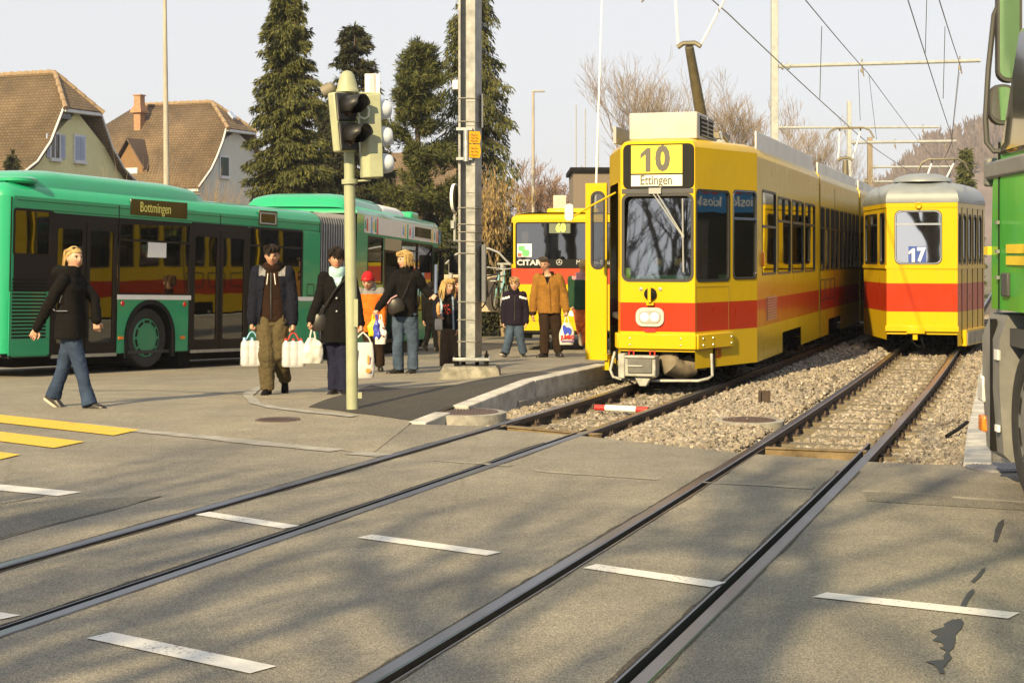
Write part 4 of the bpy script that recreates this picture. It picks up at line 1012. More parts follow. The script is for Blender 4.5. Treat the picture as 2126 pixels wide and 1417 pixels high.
# rear quarter: window, dark panel, grilles
z1, z0, zm = zz(60, 436), zz(60, 604), zz(60, 531)
def win(a, b, c, d, name='window', gl=GL_BUS, r=.05, gw=.035, bar=None, vbar=None, fm=FRM): NS.window(GB, a, b, c, d, r, gw, fm, gl, bar, vbar, name)
win(t_(28)-.02, t_(107)+.02, zm, z1+.02, 'rear_quarter_window')
mb = MB(); NS.panel(mb, [(t_(28), z0), (t_(107), z0), (t_(107), zm+.03), (t_(28), zm+.03)], -.05, .004, 0); mb.build('dark_panel', FRM, GB)
mb = MB(); a, b = t_(25), t_(96); 
NS.panel(mb, [(a-.05, zz(60, 737)), (t_(104), zz(60, 737)), (t_(104), z0-.01), (a-.05, z0-.01)], .0, .012, 0)
for k in range(17):
    z = lerp(zz(60, 702), zz(60, 583), k/16); NS.panel(mb, [(a, z), (b, z), (b, z+.028), (a, z+.028)], .010, .018, 1)
mb.build('engine_grille', [GREENB, BLACK], GB)
# doors: two leaves each, dark glass
def leafdoor(a, b, zb, zt, leaves=2):
    w_ = (b-a)/leaves
    for k in range(leaves):
        u0, u1 = a+k*w_+.01, a+(k+1)*w_-.01
        o = rrect(u0, u1, zb, zt, .02); i = rrect(u0+.075, u1-.075, zb+.16, zt-.12, .05); mb = MB(); NS.ring(mb, o, i, -.02, .006); d_ = mb.build('door', FRM, GB)
        p = MB(); p.poly([NS.pt(t, z, -.012) for t, z in i]); p.build('pane', GL_BUS, d_, smooth=0, recalc=False)
    mb = MB(); NS.panel(mb, [(a, zt), (b, zt), (b, zt+.1), (a, zt+.1)], -.02, .008); mb.build('door_header', FRM, GB)
    mb = MB(); NS.panel(mb, [(a, zb-.06), (b, zb-.06), (b, zb-.01), (a, zb-.01)], -.02, .02); mb.build('door_sill', STEEL, GB)
leafdoor(xA+.02, xB-.02, zsill+.02, zz(200, 462)); leafdoor(t_(398), t_(513), zsill+.02, zz(450, 478))
win(xB, t_(395), zz(320, 613), zz(320, 458), gl=GL_BUS, bar=zz(320, 501)); win(t_(516), t_(628), zz(570, 620), zz(570, 474), gl=GL_BUS, bar=zz(570, 512))
for (a, b, c, d) in ((t_(395)-.03, t_(398)+.02, zsill, zband_t), (t_(513)-.01, t_(516)+.03, zsill, zband_t), (xA-.06, xA+.03, zsill, zz(108, 440))):
    mb = MB(); NS.panel(mb, [(a, c), (b, c), (b, d), (a, d)], -.02, .005); mb.build('pillar', FRM, GB)
mb = MB(); NS.panel(mb, [(xA, zz(200, 450)-.12), (t_(629), zz(600, 474)-.02), (t_(629), zband_t+.01), (xA, zband_t+.06)], -.03, -.004); mb.build('dark_cantrail', FRM, GB)
mb = MB(); NS.panel(mb, [(t_(629), zz(645, 617)), (t_(663), zz(645, 617)), (t_(663), zz(645, 482)), (t_(629), zz(645, 482))], -.01, .006); mb.build('side_panel', GREENB, GB, bevel=.004)
mb = MB(); NS.ring(mb, rrect(t_(637), t_(652), zz(645, 614), zz(645, 589), .03), rrect(t_(638), t_(651), zz(645, 612), zz(645, 591), .02), .004, .008); mb.build('fuel_flap', FRM, GB)
for a, b in ((xB-.0, t_(397)), (t_(516), t_(663))):
    mb = MB(); NS.panel(mb, [(a, zstripe-.075), (b, zstripe-.075), (b, zstripe), (a, zstripe)], -.01, .008); mb.build('white_strip', WHITE, GB)
for px, py in ((256, 629.5), (385, 631.5)):
    mb = MB(); mb.lathe([(.045, 0), (.04, .012), (0, .016)], 18, 0, NS.M(t_(px), zz(px, py), 0)); mb.build('reflector', REDL, GB)
for px, py in ((253, 701), (381, 700)):
    mb = MB(); NS.panel(mb, rrect(t_(px)-.055, t_(px)+.055, zz(px, py)-.025, zz(px, py)+.025, .01), 0, .015); mb.build('side_marker', ORL, GB)
ap = MB(); r1 = [(cx_+ar*math.cos(PI*k/20), cz_-.0+ar*math.sin(PI*k/20)) for k in range(21)]
for k in range(20):
    (a, b), (c, d) = r1[k], r1[k+1]; f = (ar-.07)/ar
    ap.add([NS.pt(a, b, .015), NS.pt(c, d, .015), NS.pt(cx_+(c-cx_)*f, cz_+(d-cz_)*f, .02), NS.pt(cx_+(a-cx_)*f, cz_+(b-cz_)*f, .02), NS.pt(cx_+(c-cx_)*f, cz_+(d-cz_)*f, -.5), NS.pt(cx_+(a-cx_)*f, cz_+(b-cz_)*f, -.5)], [(0, 1, 2, 3), (3, 2, 4, 5)])
for s in (-1, 1): NS.panel(ap, [(cx_+s*(ar-.035)-.035, zsill-.08), (cx_+s*(ar-.035)+.035, zsill-.08), (cx_+s*(ar-.035)+.035, cz_), (cx_+s*(ar-.035)-.035, cz_)], -.3, .018)
ap.build('wheel_arch', BLACK, GB)
HUB = paint('hub_green', (.02, .24, .12), .3)
wheel(GB, cx_, .06, cz_, .485, .28, HUB, -1, 10)
mb = MB(); mb.bx(.3, 7.9, .25, 2.3, .15, zsill); mb.bx(3.9, 4.2, .1, 2.3, .0, .3); mb.build('underframe', DARK, GB)
wheel(GB, cx_, 2.4, cz_, .485, .28, HUB, 1, 0); wheel(GB, t_(95), .7, cz_, .4, .25, BLACK, -1, 0) if False else None
LEDM = pm('led_amber', (.5, .46, .1), .6, emit=.1); SGN = pm('sign_glass', (.018, .016, .012), .12, coat=.8)
mb = MB(); a, b = t_(268), t_(385.5); NS.panel(mb, [(a, zz(268, 445)), (b, zz(385, 454)), (b, zz(385, 421)), (a, zz(268, 412))], 0, .012); sg = mb.build('destination_display', SGN, GB)
mb = MB(); text_mb(mb, 'Bottmingen', .23, NS.M(t_(287), zz(300, 431), .014), align='LEFT', sx=.72, ext=.001)
mb.build('lettering', LEDM, sg, smooth=0)
mb = MB(); a, b = t_(535), t_(573); NS.panel(mb, [(a, zz(535, 467)), (b, zz(573, 469)), (b, zz(573, 439)), (a, zz(535, 436))], 0, .012); sg = mb.build('side_display', SGN, GB)
mb = MB(); NS.ring(mb, rrect(a+.03, b-.03, zz(535, 464), zz(573, 443), .02), rrect(a+.06, b-.06, zz(535, 461), zz(573, 446), .02), .01, .015); mb.build('display_rim', GREY, sg)
mb = MB(); a, b = t_(306), t_(344); NS.panel(mb, [(a, zz(306, 534)), (b, zz(344, 535)), (b, zz(344, 502)), (a, zz(306, 500))], .0, .006); mb.build('sticker', WHITE, GB)
for u, za_, zb_ in ((t_(26)-.04, zsill, zroof-.02), (xB+.0, zband_t, zroof-.02), (t_(456), zband_t, zroof-.02), (x1-.03, zsill, zroof-.02)):
    mb = MB(); NS.panel(mb, [(u-.009, za_), (u+.009, za_), (u+.009, zb_), (u-.009, zb_)], -.01, .0035); mb.build('panel_gap', BLACK, GB)
for za_ in (zband_t+.03, zroof-.06):
    mb = MB(); NS.panel(mb, [(.05, za_-.006), (x1-.02, za_-.006), (x1-.02, za_+.006), (.05, za_+.006)], -.01, .003); mb.build('panel_gap', pm('gap_darkgreen', (.006, .09, .045), .6), GB)
# rear: tail lamp, orange lamp, rear window
for k, (z0, z1, m) in enumerate(((zz(22, 665), zz(22, 604), REDL), (zz(22, 707), zz(22, 699), ORL))):
    mb = MB(); mb.bx(-.215, -.14, .14, .4, z0, z1); mb.build('tail_lamp', m, GB, bevel=.015)
mb = MB(); mb.bx(-.212, -.19, .4, 2.1, 1.3, 2.3); mb.build('rear_window', SGN, GB)
# roof pods
def pod(parent, xa, xb, y0, y1, z, h, m, name='roof_pod', M=None):
    mb = MB(); rings = []
    for t, s in ((0, .0), (.03, .55), (.1, .85), (.2, 1), (.5, 1), (.8, 1), (.93, .85), (.985, .5), (1, 0)):
        x = lerp(xa, xb, t); r = []
        for k in range(13):
            a = PI*k/12; c = math.copysign(abs(math.cos(a))**.5, math.cos(a)); r.append((x, (y0+y1)/2-(y1-y0)/2*c*(.9+.1*s), z-.05+(h*s+.05)*abs(math.sin(a))**.5))
        rings.append(r)
    mb.loft(rings, 0, caps=False, closed=False, M=M); return mb.build(name, m, parent, smooth=70)
pod(GB, .15, t_(430)+.15, .12, 2.35, zroof+.2, .27, GREENB)
mb = MB(); mb.lathe([(.26, 0), (.3, .03), (.3, .07), (.24, .1), (0, .11)], 24, 0, Matrix.Translation((.35, .3, zroof+.2))); mb.build('vent_cap', GREENB, GB)
# ---- bellows and front section (turned to the left)
H2_ = math.radians(27-11.0)
FS = Matrix.Translation((x1+1.35, .05, 0)) @ Matrix.Rotation(H2_, 4, 'Z')
frF = Fr(MW(GB) @ FS); fr = frF; LF = 6.75
class WallM(Wall):
    def pt(s, t, z, d=0): return FS @ Wall.pt(s, t, z, d)
    def M(s, t, z, d=0): return FS @ Wall.M(s, t, z, d)
NF = WallM((0, 0), (LF, 0)); NF.n = Vector((0, -1))
tf = lambda px: uz(NF, px, 540)[0]
zf = lambda px, py: uz(NF, px, py)[1]
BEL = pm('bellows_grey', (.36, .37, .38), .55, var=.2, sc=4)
rings = []; N_ = 15
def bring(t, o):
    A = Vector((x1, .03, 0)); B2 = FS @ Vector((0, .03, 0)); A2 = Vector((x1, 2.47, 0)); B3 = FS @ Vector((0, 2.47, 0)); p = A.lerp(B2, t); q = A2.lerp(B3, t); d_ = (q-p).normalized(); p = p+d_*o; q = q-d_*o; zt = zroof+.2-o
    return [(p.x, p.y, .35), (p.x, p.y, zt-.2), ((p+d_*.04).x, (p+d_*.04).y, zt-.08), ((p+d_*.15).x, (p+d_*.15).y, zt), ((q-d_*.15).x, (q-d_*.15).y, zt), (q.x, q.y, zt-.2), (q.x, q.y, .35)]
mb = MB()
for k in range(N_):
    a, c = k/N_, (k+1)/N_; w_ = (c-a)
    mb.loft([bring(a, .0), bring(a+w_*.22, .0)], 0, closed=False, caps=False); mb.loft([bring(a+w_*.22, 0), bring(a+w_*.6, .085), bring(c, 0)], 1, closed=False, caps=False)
mb.build('bellows', [BEL, pm('bellows_fold_shade', (.12, .12, .125), .7, var=.2, sc=4)], GB, smooth=25)  # fabric grooves coloured darker than the frames to paint in fold shading
z_ad0, z_ad1 = zf(800, 489), zf(800, 456); zsF = .3
body = MB(M=FS); dA, dB = tf(797), tf(831)
NF2 = Wall((0, 0), (LF, 0)); NF2.n = Vector((0, -1)); zt = z_ad1+.03
NF2.wall(body, 0, LF, zsF, zt, [(tf(763), tf(795), zf(780, 590)+.0, z_ad0-.05), (dA, dB, zsF, z_ad0-.05), (tf(833), tf(898), .95, z_ad0-.05), (tf(899), tf(917), zsF, z_ad0-.1)])
fc = [(LF, 0), (LF+.13, .08), (LF+.22, .3), (LF+.25, .9), (LF+.25, 1.6), (LF+.22, 2.2), (LF+.13, 2.42), (LF, 2.5)]
body.loft([[(x, y, zsF) for x, y in fc], [(x, y, 1.0) for x, y in fc]], closed=False, caps=False); body.loft([[(x, y, 2.35) for x, y in fc], [(x, y, zt) for x, y in fc]], closed=False, caps=False)
body.poly([(0, 2.5, zsF), (LF, 2.5, zsF), (LF, 2.5, 1), (0, 2.5, 1)]); body.poly([(0, 2.5, 2.1), (LF, 2.5, 2.1), (LF, 2.5, zt), (0, 2.5, zt)])
roofcap(body, [(0, 0)]+fc+[(0, 2.5)], zt, [(0, 0), (.02, .06), (.07, .12), (.2, .16), (.4, .17)])
body.build('front_body', GREENB, GB, smooth=40)
mb = MB(M=FS); mb.loft([[(x*.998, y, 1.0) for x, y in fc], [(x*.998, y, 2.35) for x, y in fc]], closed=False, caps=False); mb.build('windscreen', GL_BUS, GB, recalc=False)
mb = MB(M=FS); mb.bx(0, LF, .05, 2.45, zsF, zsF+.05); mb.bx(0, LF, .1, 2.4, zt-.15, zt-.1); mb.build('interior', CABD, GB)
def winF(a, b, c, d, bar=None): NF.window(GB, a, b, c, d, .04, .035, FRM, GL_BUS, bar)
mb = MB(M=FS); mb.poly([(0, 2.47, 1), (LF, 2.47, 1), (LF, 2.47, 2.1), (0, 2.47, 2.1)]); mb.build('far_window', GL_BUS, GB, recalc=False); mb = MB(M=FS); mb.bx(dA-.3, dB+.3, 1.2, 1.25, zsF, 2.3); mb.build('doorway_dark_backing', CABD, GB)  # dark board added inside, blocks the sky so the open doorway stays dark
winF(tf(763), tf(795), zf(780, 590), z_ad0-.05, zf(780, 522)); winF(tf(833), tf(866), .95, z_ad0-.05, zf(850, 520)); winF(tf(867), tf(898), .95, z_ad0-.05)
mb = MB(); NF.ring(mb, rrect(tf(899), tf(917), zsF+.02, z_ad0-.1, .03), rrect(tf(899)+.09, tf(917)-.09, zsF+.12, z_ad0-.2, .03), -.01, .006); mb.build('door', FRM, GB)
mb = MB(); NF.panel(mb, [(dA, z_ad0-.3), (dB, z_ad0-.3), (dB, z_ad0-.05), (dA, z_ad0-.05)], -.02, .02); mb.build('door_header', pm('door_header_beige', (.35, .3, .18), .5), GB)
mb = MB(); NF.ring(mb, rrect(dA, dB, zsF, z_ad0-.3, .02), rrect(dA+.1, dB-.05, zsF+.05, z_ad0-.35, .02), -.05, .006); mb.build('door', FRM, GB)
ADW = pm('advert_white', (.7, .68, .66), .45, var=.08); mb = MB(); NF.panel(mb, [(tf(755), z_ad0), (LF+.0, z_ad0), (LF+.0, z_ad1+.02), (tf(755), z_ad1+.02)], 0, .006); ad = mb.build('advert_band', ADW, GB)
mb = MB(); zc = (z_ad0+z_ad1)/2
text_mb(mb, 'RENÉ SCHWEIZER AG FENSTER', .135, NF.M((tf(790)+tf(831))/2, zc+.065, .008), sx=.8, ext=.0005); text_mb(mb, 'ESPERT - LAGE BOTTMINGEN', .09, NF.M((tf(795)+tf(828))/2, zc-.09, .008), sx=.7, ext=.0005); mb.build('lettering', LET, ad, smooth=0)
adc = [pm('ad_green', (.05, .35, .2), .5), pm('ad_red', (.6, .08, .06), .5), pm('ad_blue', (.15, .35, .65), .5), pm('ad_yellow', (.75, .55, .05), .5)]
for i, px in enumerate((757, 761, 770, 774, 778, 782, 836, 840, 845, 850, 856, 896, 901, 906, 912)):
    mb = MB(); t = tf(px); h_ = .13+.04*((i*7) % 3-1); NF.panel(mb, [(t-.06, zc-h_), (t+.06, zc-h_), (t+.045, zc+h_*.4), (t+.03, zc+h_*.5), (t+.045, zc+h_*.75), (t, zc+h_*1.05), (t-.045, zc+h_*.75), (t-.03, zc+h_*.5), (t-.045, zc+h_*.4)], .006, .01); mb.build('advert_figure', adc[i % 4], ad, smooth=0)
mb = MB(); NF.panel(mb, [(tf(860), z_ad0+.08), (tf(893), z_ad0+.08), (tf(893), z_ad1-.03), (tf(860), z_ad1-.03)], .004, .014); mb.build('route_display', SGN, GB)
pod(GB, .0, tf(818), .2, 2.35, zt+.12, .3, GREENB, M=FS); pod(GB, tf(812), tf(866), .25, 2.3, zt+.12, .27, WHITE, M=FS)
mb = MB(M=FS); mb.bx(LF-1.3, LF-.7, .3, .9, zt+.15, zt+.33); mb.build('roof_box', GREENB, GB, bevel=.05)
mb = MB(M=FS); mb.tube([(LF+.1, .05, 2.35), (LF+.25, -.2, 2.4), (LF+.3, -.32, 2.25)], .025, 8); ma = mb.build('mirror_arm', BLACK, GB)
mb = MB(M=FS); mb.bx(LF+.22, LF+.36, -.5, -.22, 1.85, 2.28); mb.build('mirror', BLACK, ma, bevel=.04, seg=3)
mb = MB(M=FS); mb.bx(LF+.0, LF+.14, -.14, -.02, 1.35, 2.2); mb.build('mirror', BLACK, GB, bevel=.03)
for s in (0, 2.3):
    M0 = FS @ Matrix.Translation((4.2, s+.06, .4))
    mb = MB(); Mx = M0 @ Matrix.Rotation(PI/2, 4, 'X'); mb.lathe([(.3, -.25), (.48, -.25), (.48, 0), (.3, 0)], 30, 0, Mx); mb.build('wheel', TYRE, GB)
mb = MB(M=FS); mb.bx(.2, LF, .2, 2.3, .1, zsF); mb.build('underframe', DARK, GB)

# ================================================================ yellow bus seen from behind
HC = math.radians(4)
CB = thing('city_bus', 'yellow and red city bus seen from behind, route 60 shown in its rear window', 'bus', (0, 0, 0), PI/2-HC, None, .0)
p = at(1186, 690, 36.5); CB.location = (p.x, p.y, at(1186, 714, 36.5).z); fr = Fr(CB)
# rear plane x=0 : local y left(+) is image left
def cz(py): return fr.x(1186, py, 0)[1]
def cy(px): return fr.x(px, 560, 0)[0]
W_ = Wall((0, 1), (0, -1)); 
class WR(Wall): pass
y0, y1 = cy(1061), cy(1061)-2.5
CW = Wall((0, y0), (0, y1)); CW.n = Vector((-1, 0)); cu = lambda px: y0-cy(px)
zt, zb = cz(455), cz(686)
CYEL = paint('citybus_yellow', (.54, .385, .008), spec=.25, coat=.3); CRED = paint('citybus_red', (.42, .06, .03), spec=.2, coat=.2)
body = MB(); bC = [(0, 0), (cz(608)-.0, 0)]
CW.wall(body, .05, 2.45, zb, zt, [(cu(1072), 2.36, cz(557), cz(463))], [(0, 0), (cz(590), 1), (cz(556), 0)])
for s in (0, 1):
    e = [(0, .05), (.03, .015), (.1, 0), (11.5, 0)]
    e = [(x, (y0-yy) if s == 0 else (y1+yy)) for x, yy in e]
    for z0, z1, m in ((zb, cz(590), 0), (cz(590), cz(556), 1), (cz(556), cz(548), 0), (cz(462), zt, 0)):
        body.loft([[(x, y, z0) for x, y in e], [(x, y, z1) for x, y in e]], m, caps=False, closed=False)
roofcap(body, [(0, y1+.05), (.03, y1+.015), (.1, y1), (11.5, y1), (11.5, y0), (.1, y0), (.03, y0-.015), (0, y0-.05)], zt, [(0, 0), (.03, .06), (.1, .1), (.25, .14), (.5, .16)])
body.build('body', [CYEL, CRED], CB, smooth=40)
mb = MB()
for s, yy in ((0, y0-.01), (1, y1+.01)): mb.poly([(.1, yy, cz(548)), (11.5, yy, cz(548)), (11.5, yy, cz(462)), (.1, yy, cz(462))])
mb.build('side_window', GL_BUS, CB, recalc=False)
CW.window(CB, cu(1070), 2.38, cz(552), cz(461), .06, .03, FRM, glass('rear_bus_glass', (.16, .16, .15), .14), name='rear_window')
mb = MB(); mb.bx(.1, 11, y1+.1, y0-.1, zb, zb+.6); mb.bx(.4, 11, y1+.05, y0-.05, zt-.12, zt-.08); mb.bx(5, 5.1, y1+.1, y0-.1, zb, zt-.1); 
for x in (1.2, 2.4, 3.6): mb.bx(x, x+.45, y1+.2, y1+1., 1.1, 1.2); mb.bx(x, x+.1, y1+.2, y1+1., 1.2, 1.75); mb.bx(x, x+.1, y0-1., y0-.2, 1.2, 1.75)
mb.build('interior', CABD, CB)
mb = MB(); CW.panel(mb, [(cu(1071), cz(556)), (2.37, cz(556)), (2.37, cz(538)), (cu(1071), cz(538))], -.005, .012); bp_ = mb.build('rear_name_panel', BOXB, CB)
mb = MB(); text_mb(mb, 'CITARO', .17, CW.M(cu(1073), cz(545.5), .015), align='LEFT', sx=1.15, bold=.006, ext=.001); text_mb(mb, 'Mercedes-Benz', .15, CW.M(cu(1232), cz(544.5), .015), sx=.85, ext=.001)
mb.build('lettering', pm('chrome_letters', (.7, .7, .7), .3, metal=.4), bp_, smooth=0)
mb = MB(); Mx = CW.M(cu(1161), cz(544), .014); mb.add(*(lambda n: ([(r*math.cos(2*PI*k/n), r*math.sin(2*PI*k/n), .004) for r in (.068, .058) for k in range(n)], [(k, (k+1) % n, n+(k+1) % n, n+k) for k in range(n)]))(28), 0, Mx)
for k in range(3):
    a = PI/2+2*PI*k/3; c, s = math.cos(a), math.sin(a); mb.add([(.06*c, .06*s, .005), (-s*.01, c*.01, .005), (s*.01, -c*.01, .005)], [(0, 1, 2)], 0, Mx)
mb.build('star_emblem', MATS['chrome_letters'], bp_, smooth=0)
mb = MB(); CW.panel(mb, [(cu(1074), cz(533)), (cu(1104), cz(533)), (cu(1104), cz(506)), (cu(1074), cz(506))], .0, .012, 0); st_ = mb.build('rear_sticker', WHITE, CB)
mb = MB(); CW.panel(mb, rrect(cu(1076), cu(1090), cz(521), cz(510), .05), .012, .016, 0); CW.panel(mb, rrect(cu(1084), cu(1099), cz(532), cz(518), .05), .012, .0165, 0)
mb.build('green_mark', pm('mark_green', (.12, .42, .16), .6), st_)
mb = MB(); CW.panel(mb, rrect(cu(1075), cu(1083), cz(532), cz(525), .01), .012, .016, 0); mb.build('red_mark', pm('mark_red', (.7, .1, .08), .6), st_)
mb = MB(); a, b = cu(1140), cu(1184); CW.panel(mb, [(a, cz(484)), (b, cz(484)), (b, cz(464)), (a, cz(464))], -.02, .01, 0); rn = mb.build('route_display', pm('display_pale', (.13, .15, .11), .3), CB)
mb = MB(); text_mb(mb, '60', .26, CW.M(cu(1164), cz(473.5), .012), sx=.85, bold=.012, ext=.001); mb.build('lettering', pm('led_yellowgreen', (.6, .68, .1), .5, emit=.4), rn, smooth=0)
for py in (600,):
    mb = MB(); CW.panel(mb, rrect(.3, 2.2, cz(666), cz(612), .05), 0, .008); mb.build('engine_hatch', CYEL, CB, bevel=.003)
mb = MB(); CW.panel(mb, rrect(cu(1181), cu(1203), cz(656), cz(645), .03), .0, .014); mb.build('number_plate', WHITE, CB)
for k, u in enumerate((.09, 2.41)):
    mb = MB()
    for py, m in ((600, 0), (618, 1), (632, 0)): mb.lathe([(.055, 0), (.05, .02), (0, .025)], 16, m, CW.M(u, cz(py), 0))
    mb.build('tail_lamp', [REDL, ORL], CB)
for x in (1.9, 8.5):
    for y in (y0-.2, y1+.2): MB().lathe([(.35, -.15), (.5, -.14), (.5, .14), (.35, .15)], 24, 0, Matrix.Translation((x+.6, y, .5)) @ Matrix.Rotation(PI/2, 4, 'X')).build('wheel', TYRE, CB)
mb = MB(); mb.bx(.3, 11, y1+.3, y0-.3, .2, zb); mb.build('underframe', DARK, CB)
mb = MB(); mb.bx(1.5, 6, y1+.5, y0-.75, zt+.1, zt+.3); mb.build('roof_pod', CYEL, CB, bevel=.06)
mb = MB(); CW.panel(mb, [(.08, zb-.06), (2.42, zb-.06), (2.42, zb+.0), (.08, zb+.0)], -.3, -.02); mb.build('rear_skirt', BLACK, CB)

# ================================================================ green lorry at the right edge
TKH = math.radians(4.)
TK = thing('lorry', 'bright green lorry with grey bumper and large side mirrors, cut off at the right edge', 'lorry', (0, 0, 0), PI/2-TKH)
p = at(2042, 530, 11.55); TK.location = (p.x, p.y, 0); fr = Fr(TK)
# local: x forward (away), y left = towards picture left; near side plane y=0; cab front at x=0, tail towards the camera (negative x)
LS = Wall((-2.3, 0), (0, 0)); LS.n = Vector((0, 1))
LG = paint('lorry_green', (.065, .52, .05), coat=.3); LGY = pm('lorry_grey', (.17, .17, .165), .5, var=.2); LGD = pm('lorry_dark', (.05, .05, .05), .6)
zL = lambda py: at(2060, py, 11.3).z
zc0, zc1 = zL(640), 3.75
mb = MB(); pl = [(-2.25, -.02), (-.25, 0), (-.08, -.05), (0, -.2), (.02, -.6), (.02, -1.9), (-.08, -2.45), (-.25, -2.5), (-2.25, -2.5)]
rings = []
for z, ins, dx in ((zc0, .0, 0), (zL(500), 0, 0), (zL(385), .0, -.04), (zL(330), .01, -.14), (zL(265), .03, -.36), (zL(180), .05, -.56), (zL(60), .08, -.74), (3.6, .12, -.9), (3.75, .3, -1.1)): rings.append([(x+(dx*(1 if x > -.2 else .9) if x > -2 else 0), y-ins if y > -1.2 else y+ins, z) for x, y in pl])
mb.loft(rings); cab = mb.build('cab', LG, TK, smooth=35)
mb = MB(); mb.slab([(-1.45, -.06, zL(330)), (-.5, -.06, zL(330)), (-.98, -.08, zL(90)), (-1.45, -.08, zL(90))], (0, .07, 0)); mb.build('side_window', SGN, TK, bevel=.04)
mb = MB(); mb.bx(-.12, -.0, -.13, .004, zL(385), zL(325)); mb.bx(-1.5, -.1, -.1, .014, zL(372), zL(335)); mb.build('window_sill', LGY, TK, bevel=.02)
for py in (463, 522, 575):
    mb = MB(); mb.bx(-.5, -.44, -.0, .022, zL(py)-.012, zL(py)+.012); mb.build('hinge', LGY, TK)
mb = MB(); mb.bx(-.485, -.46, -.01, .003, zL(640), zL(300)); mb.build('door_gap', BLACK, TK)
mb = MB(); mb.bx(-.78, -.6, -.01, .02, zL(612), zL(565)); mb.build('door_handle', LGD, TK, bevel=.008)
YST = pm('yellow_stripe', (.7, .5, .02), .5)
for x0_, x1_, py in ((-.16, -.03, 520), (-1.3, -.7, 517), (-1.3, -.7, 540)):
    mb = MB(); mb.bx(x0_, x1_, -.08, .006, zL(py)-.03, zL(py)+.03); mb.build('yellow_stripe', YST, TK)
# bumper and step unit
mb = MB(); rings = []
for z, e in ((zL(945), -.05), (zL(930), .0), (zL(800), .03), (zL(700), .03), (zL(650), -.03)): rings.append([(-.62, e), (-.1, e), (.03+e, -.12), (.1+e, -.5), (.1+e, -2), (.0, -2.45), (-.62, -2.5)][:4]+[(.1+e, -2), (.0+e, -2.45), (-.62, -2.5-e)])
rings = [[(x, y, z) for x, y in r] for r, z in zip(rings, (zL(945), zL(930), zL(800), zL(700), zL(650)))]
mb.loft(rings); mb.build('bumper', LGY, TK, smooth=35)
mb = MB(); mb.bx(-.16, .02, -.1, .042, zL(838), zL(782)); mb.build('headlight', pm('lamp_white', (.8, .8, .76), .2, coat=.6), TK, bevel=.02)
mb = MB(); mb.bx(-.14, .0, -.1, .04, zL(900), zL(866)); mb.build('indicator', ORL, TK, bevel=.015)
for a, b, c, d in ((-.42, -.36, 930, 660),):
    mb = MB(); mb.bx(a, b, .0, .036, zL(c), zL(d)); mb.build('step_gap', BLACK, TK)
mb = MB(); mb.bx(-.6, -.52, .02, .04, zL(885), zL(872)); mb.bx(-.62, -.52, .02, .045, zL(740), zL(720)); mb.build('step_plate', WHITE, TK)
for y in (-.02, -2.2):
    wheel(TK, -1.22, y, .5, .5, .3, LGY, 1, 8)
    mb = MB(); mb.bx(-2.0, -.55, y-.35, y-.02, .98, 1.1); mb.build('mudguard', LGD, TK)
mb = MB(); mb.bx(-9, -.1, -2.2, -.3, .55, 1.0); mb.build('chassis', DARK, TK)
MIRG = pm('mirror_glass', (.75, .72, .66), .06, metal=.9, var=.05)
XM = -.45
ye = lambda px: fr.x(px, 200, XM)[0]
MB().tube([(-.5, -.06, zL(318)), (-.47, ye(2062), zL(318)), (XM, ye(2049), zL(300)), (XM, ye(2046), zL(250)), (XM, ye(2052), zL(150)), (XM, ye(2064), zL(40)), (-.6, -.1, zL(-60))], .02, 8).build('mirror_arm', LGD, TK)
for (a, b, c, d) in ((2067, 2118, 178, -70), (2052, 2106, 264, 183)):
    ya, yb = ye(a), ye(b)
    mb = MB(); mb.loft([[(XM+x, y, z) for y, z in rrect(yb+e, ya-e, zL(c)+e, zL(d)-e, .08)] for x, e in ((-.06, .0), (0, -.005), (.1, .02), (.16, .06))]); m_ = mb.build('mirror', LGD, TK, smooth=50)
    mb = MB(); mb.slab([(XM-.062, y, z) for y, z in rrect(yb+.02, ya-.014, zL(c)+.025, zL(d)-.02, .06)], (-.004, 0, 0)); mb.build('mirror_glass', MIRG, m_)
# lorry body behind the cab is outside the picture to the right
# ================================================================ traffic light
PALE = pm('pale_green_paint', (.31, .33, .215), .5, var=.12, sc=5); VIS = pm('visor_black', (.012, .012, .0125), .45)
b = gp(732, 850); YT = b.y
TL = thing('traffic_light', 'pale green traffic light pole with a dark two-lamp head and a rear-facing three-lamp head', 'traffic light', b)
def tl(px, py, dy=0): return at(px, py, YT+dy)-b
MB().tube([(0, 0, -.1), tl(730.5, 700), tl(727.5, 520), tl(725.5, 375)], [.062, .06, .058, .057], 20).build('pole', PALE, TL)
mb = MB(); mb.tube([tl(725.5, 375), tl(724.5, 312)], .053, 20); mb.tube([tl(726, 382), tl(725.6, 372)], .082, 20); mb.build('upper_pole', PALE, TL)
mb = MB(); q = tl(733, 820); mb.bx(q.x+.05, q.x+.09, -.02, .02, q.z-.03, q.z+.03); mb.build('bolt', PALE, TL)
mb = MB(); q = tl(737, 645); mb.bx(q.x-.005, q.x+.035, -.066, -.05, q.z-.16, q.z+.12); mb.build('service_hatch', PALE, TL)
mb = MB(); q = tl(721, 192); mb.lathe([(.116, -.0), (.116, .022), (.108, .03), (.098, .08), (.082, .14), (.065, .185), (.04, .213), (0, .225)], 24, 0, Matrix.Translation(q)); mb.build('cone_cap', PALE, TL, smooth=60)
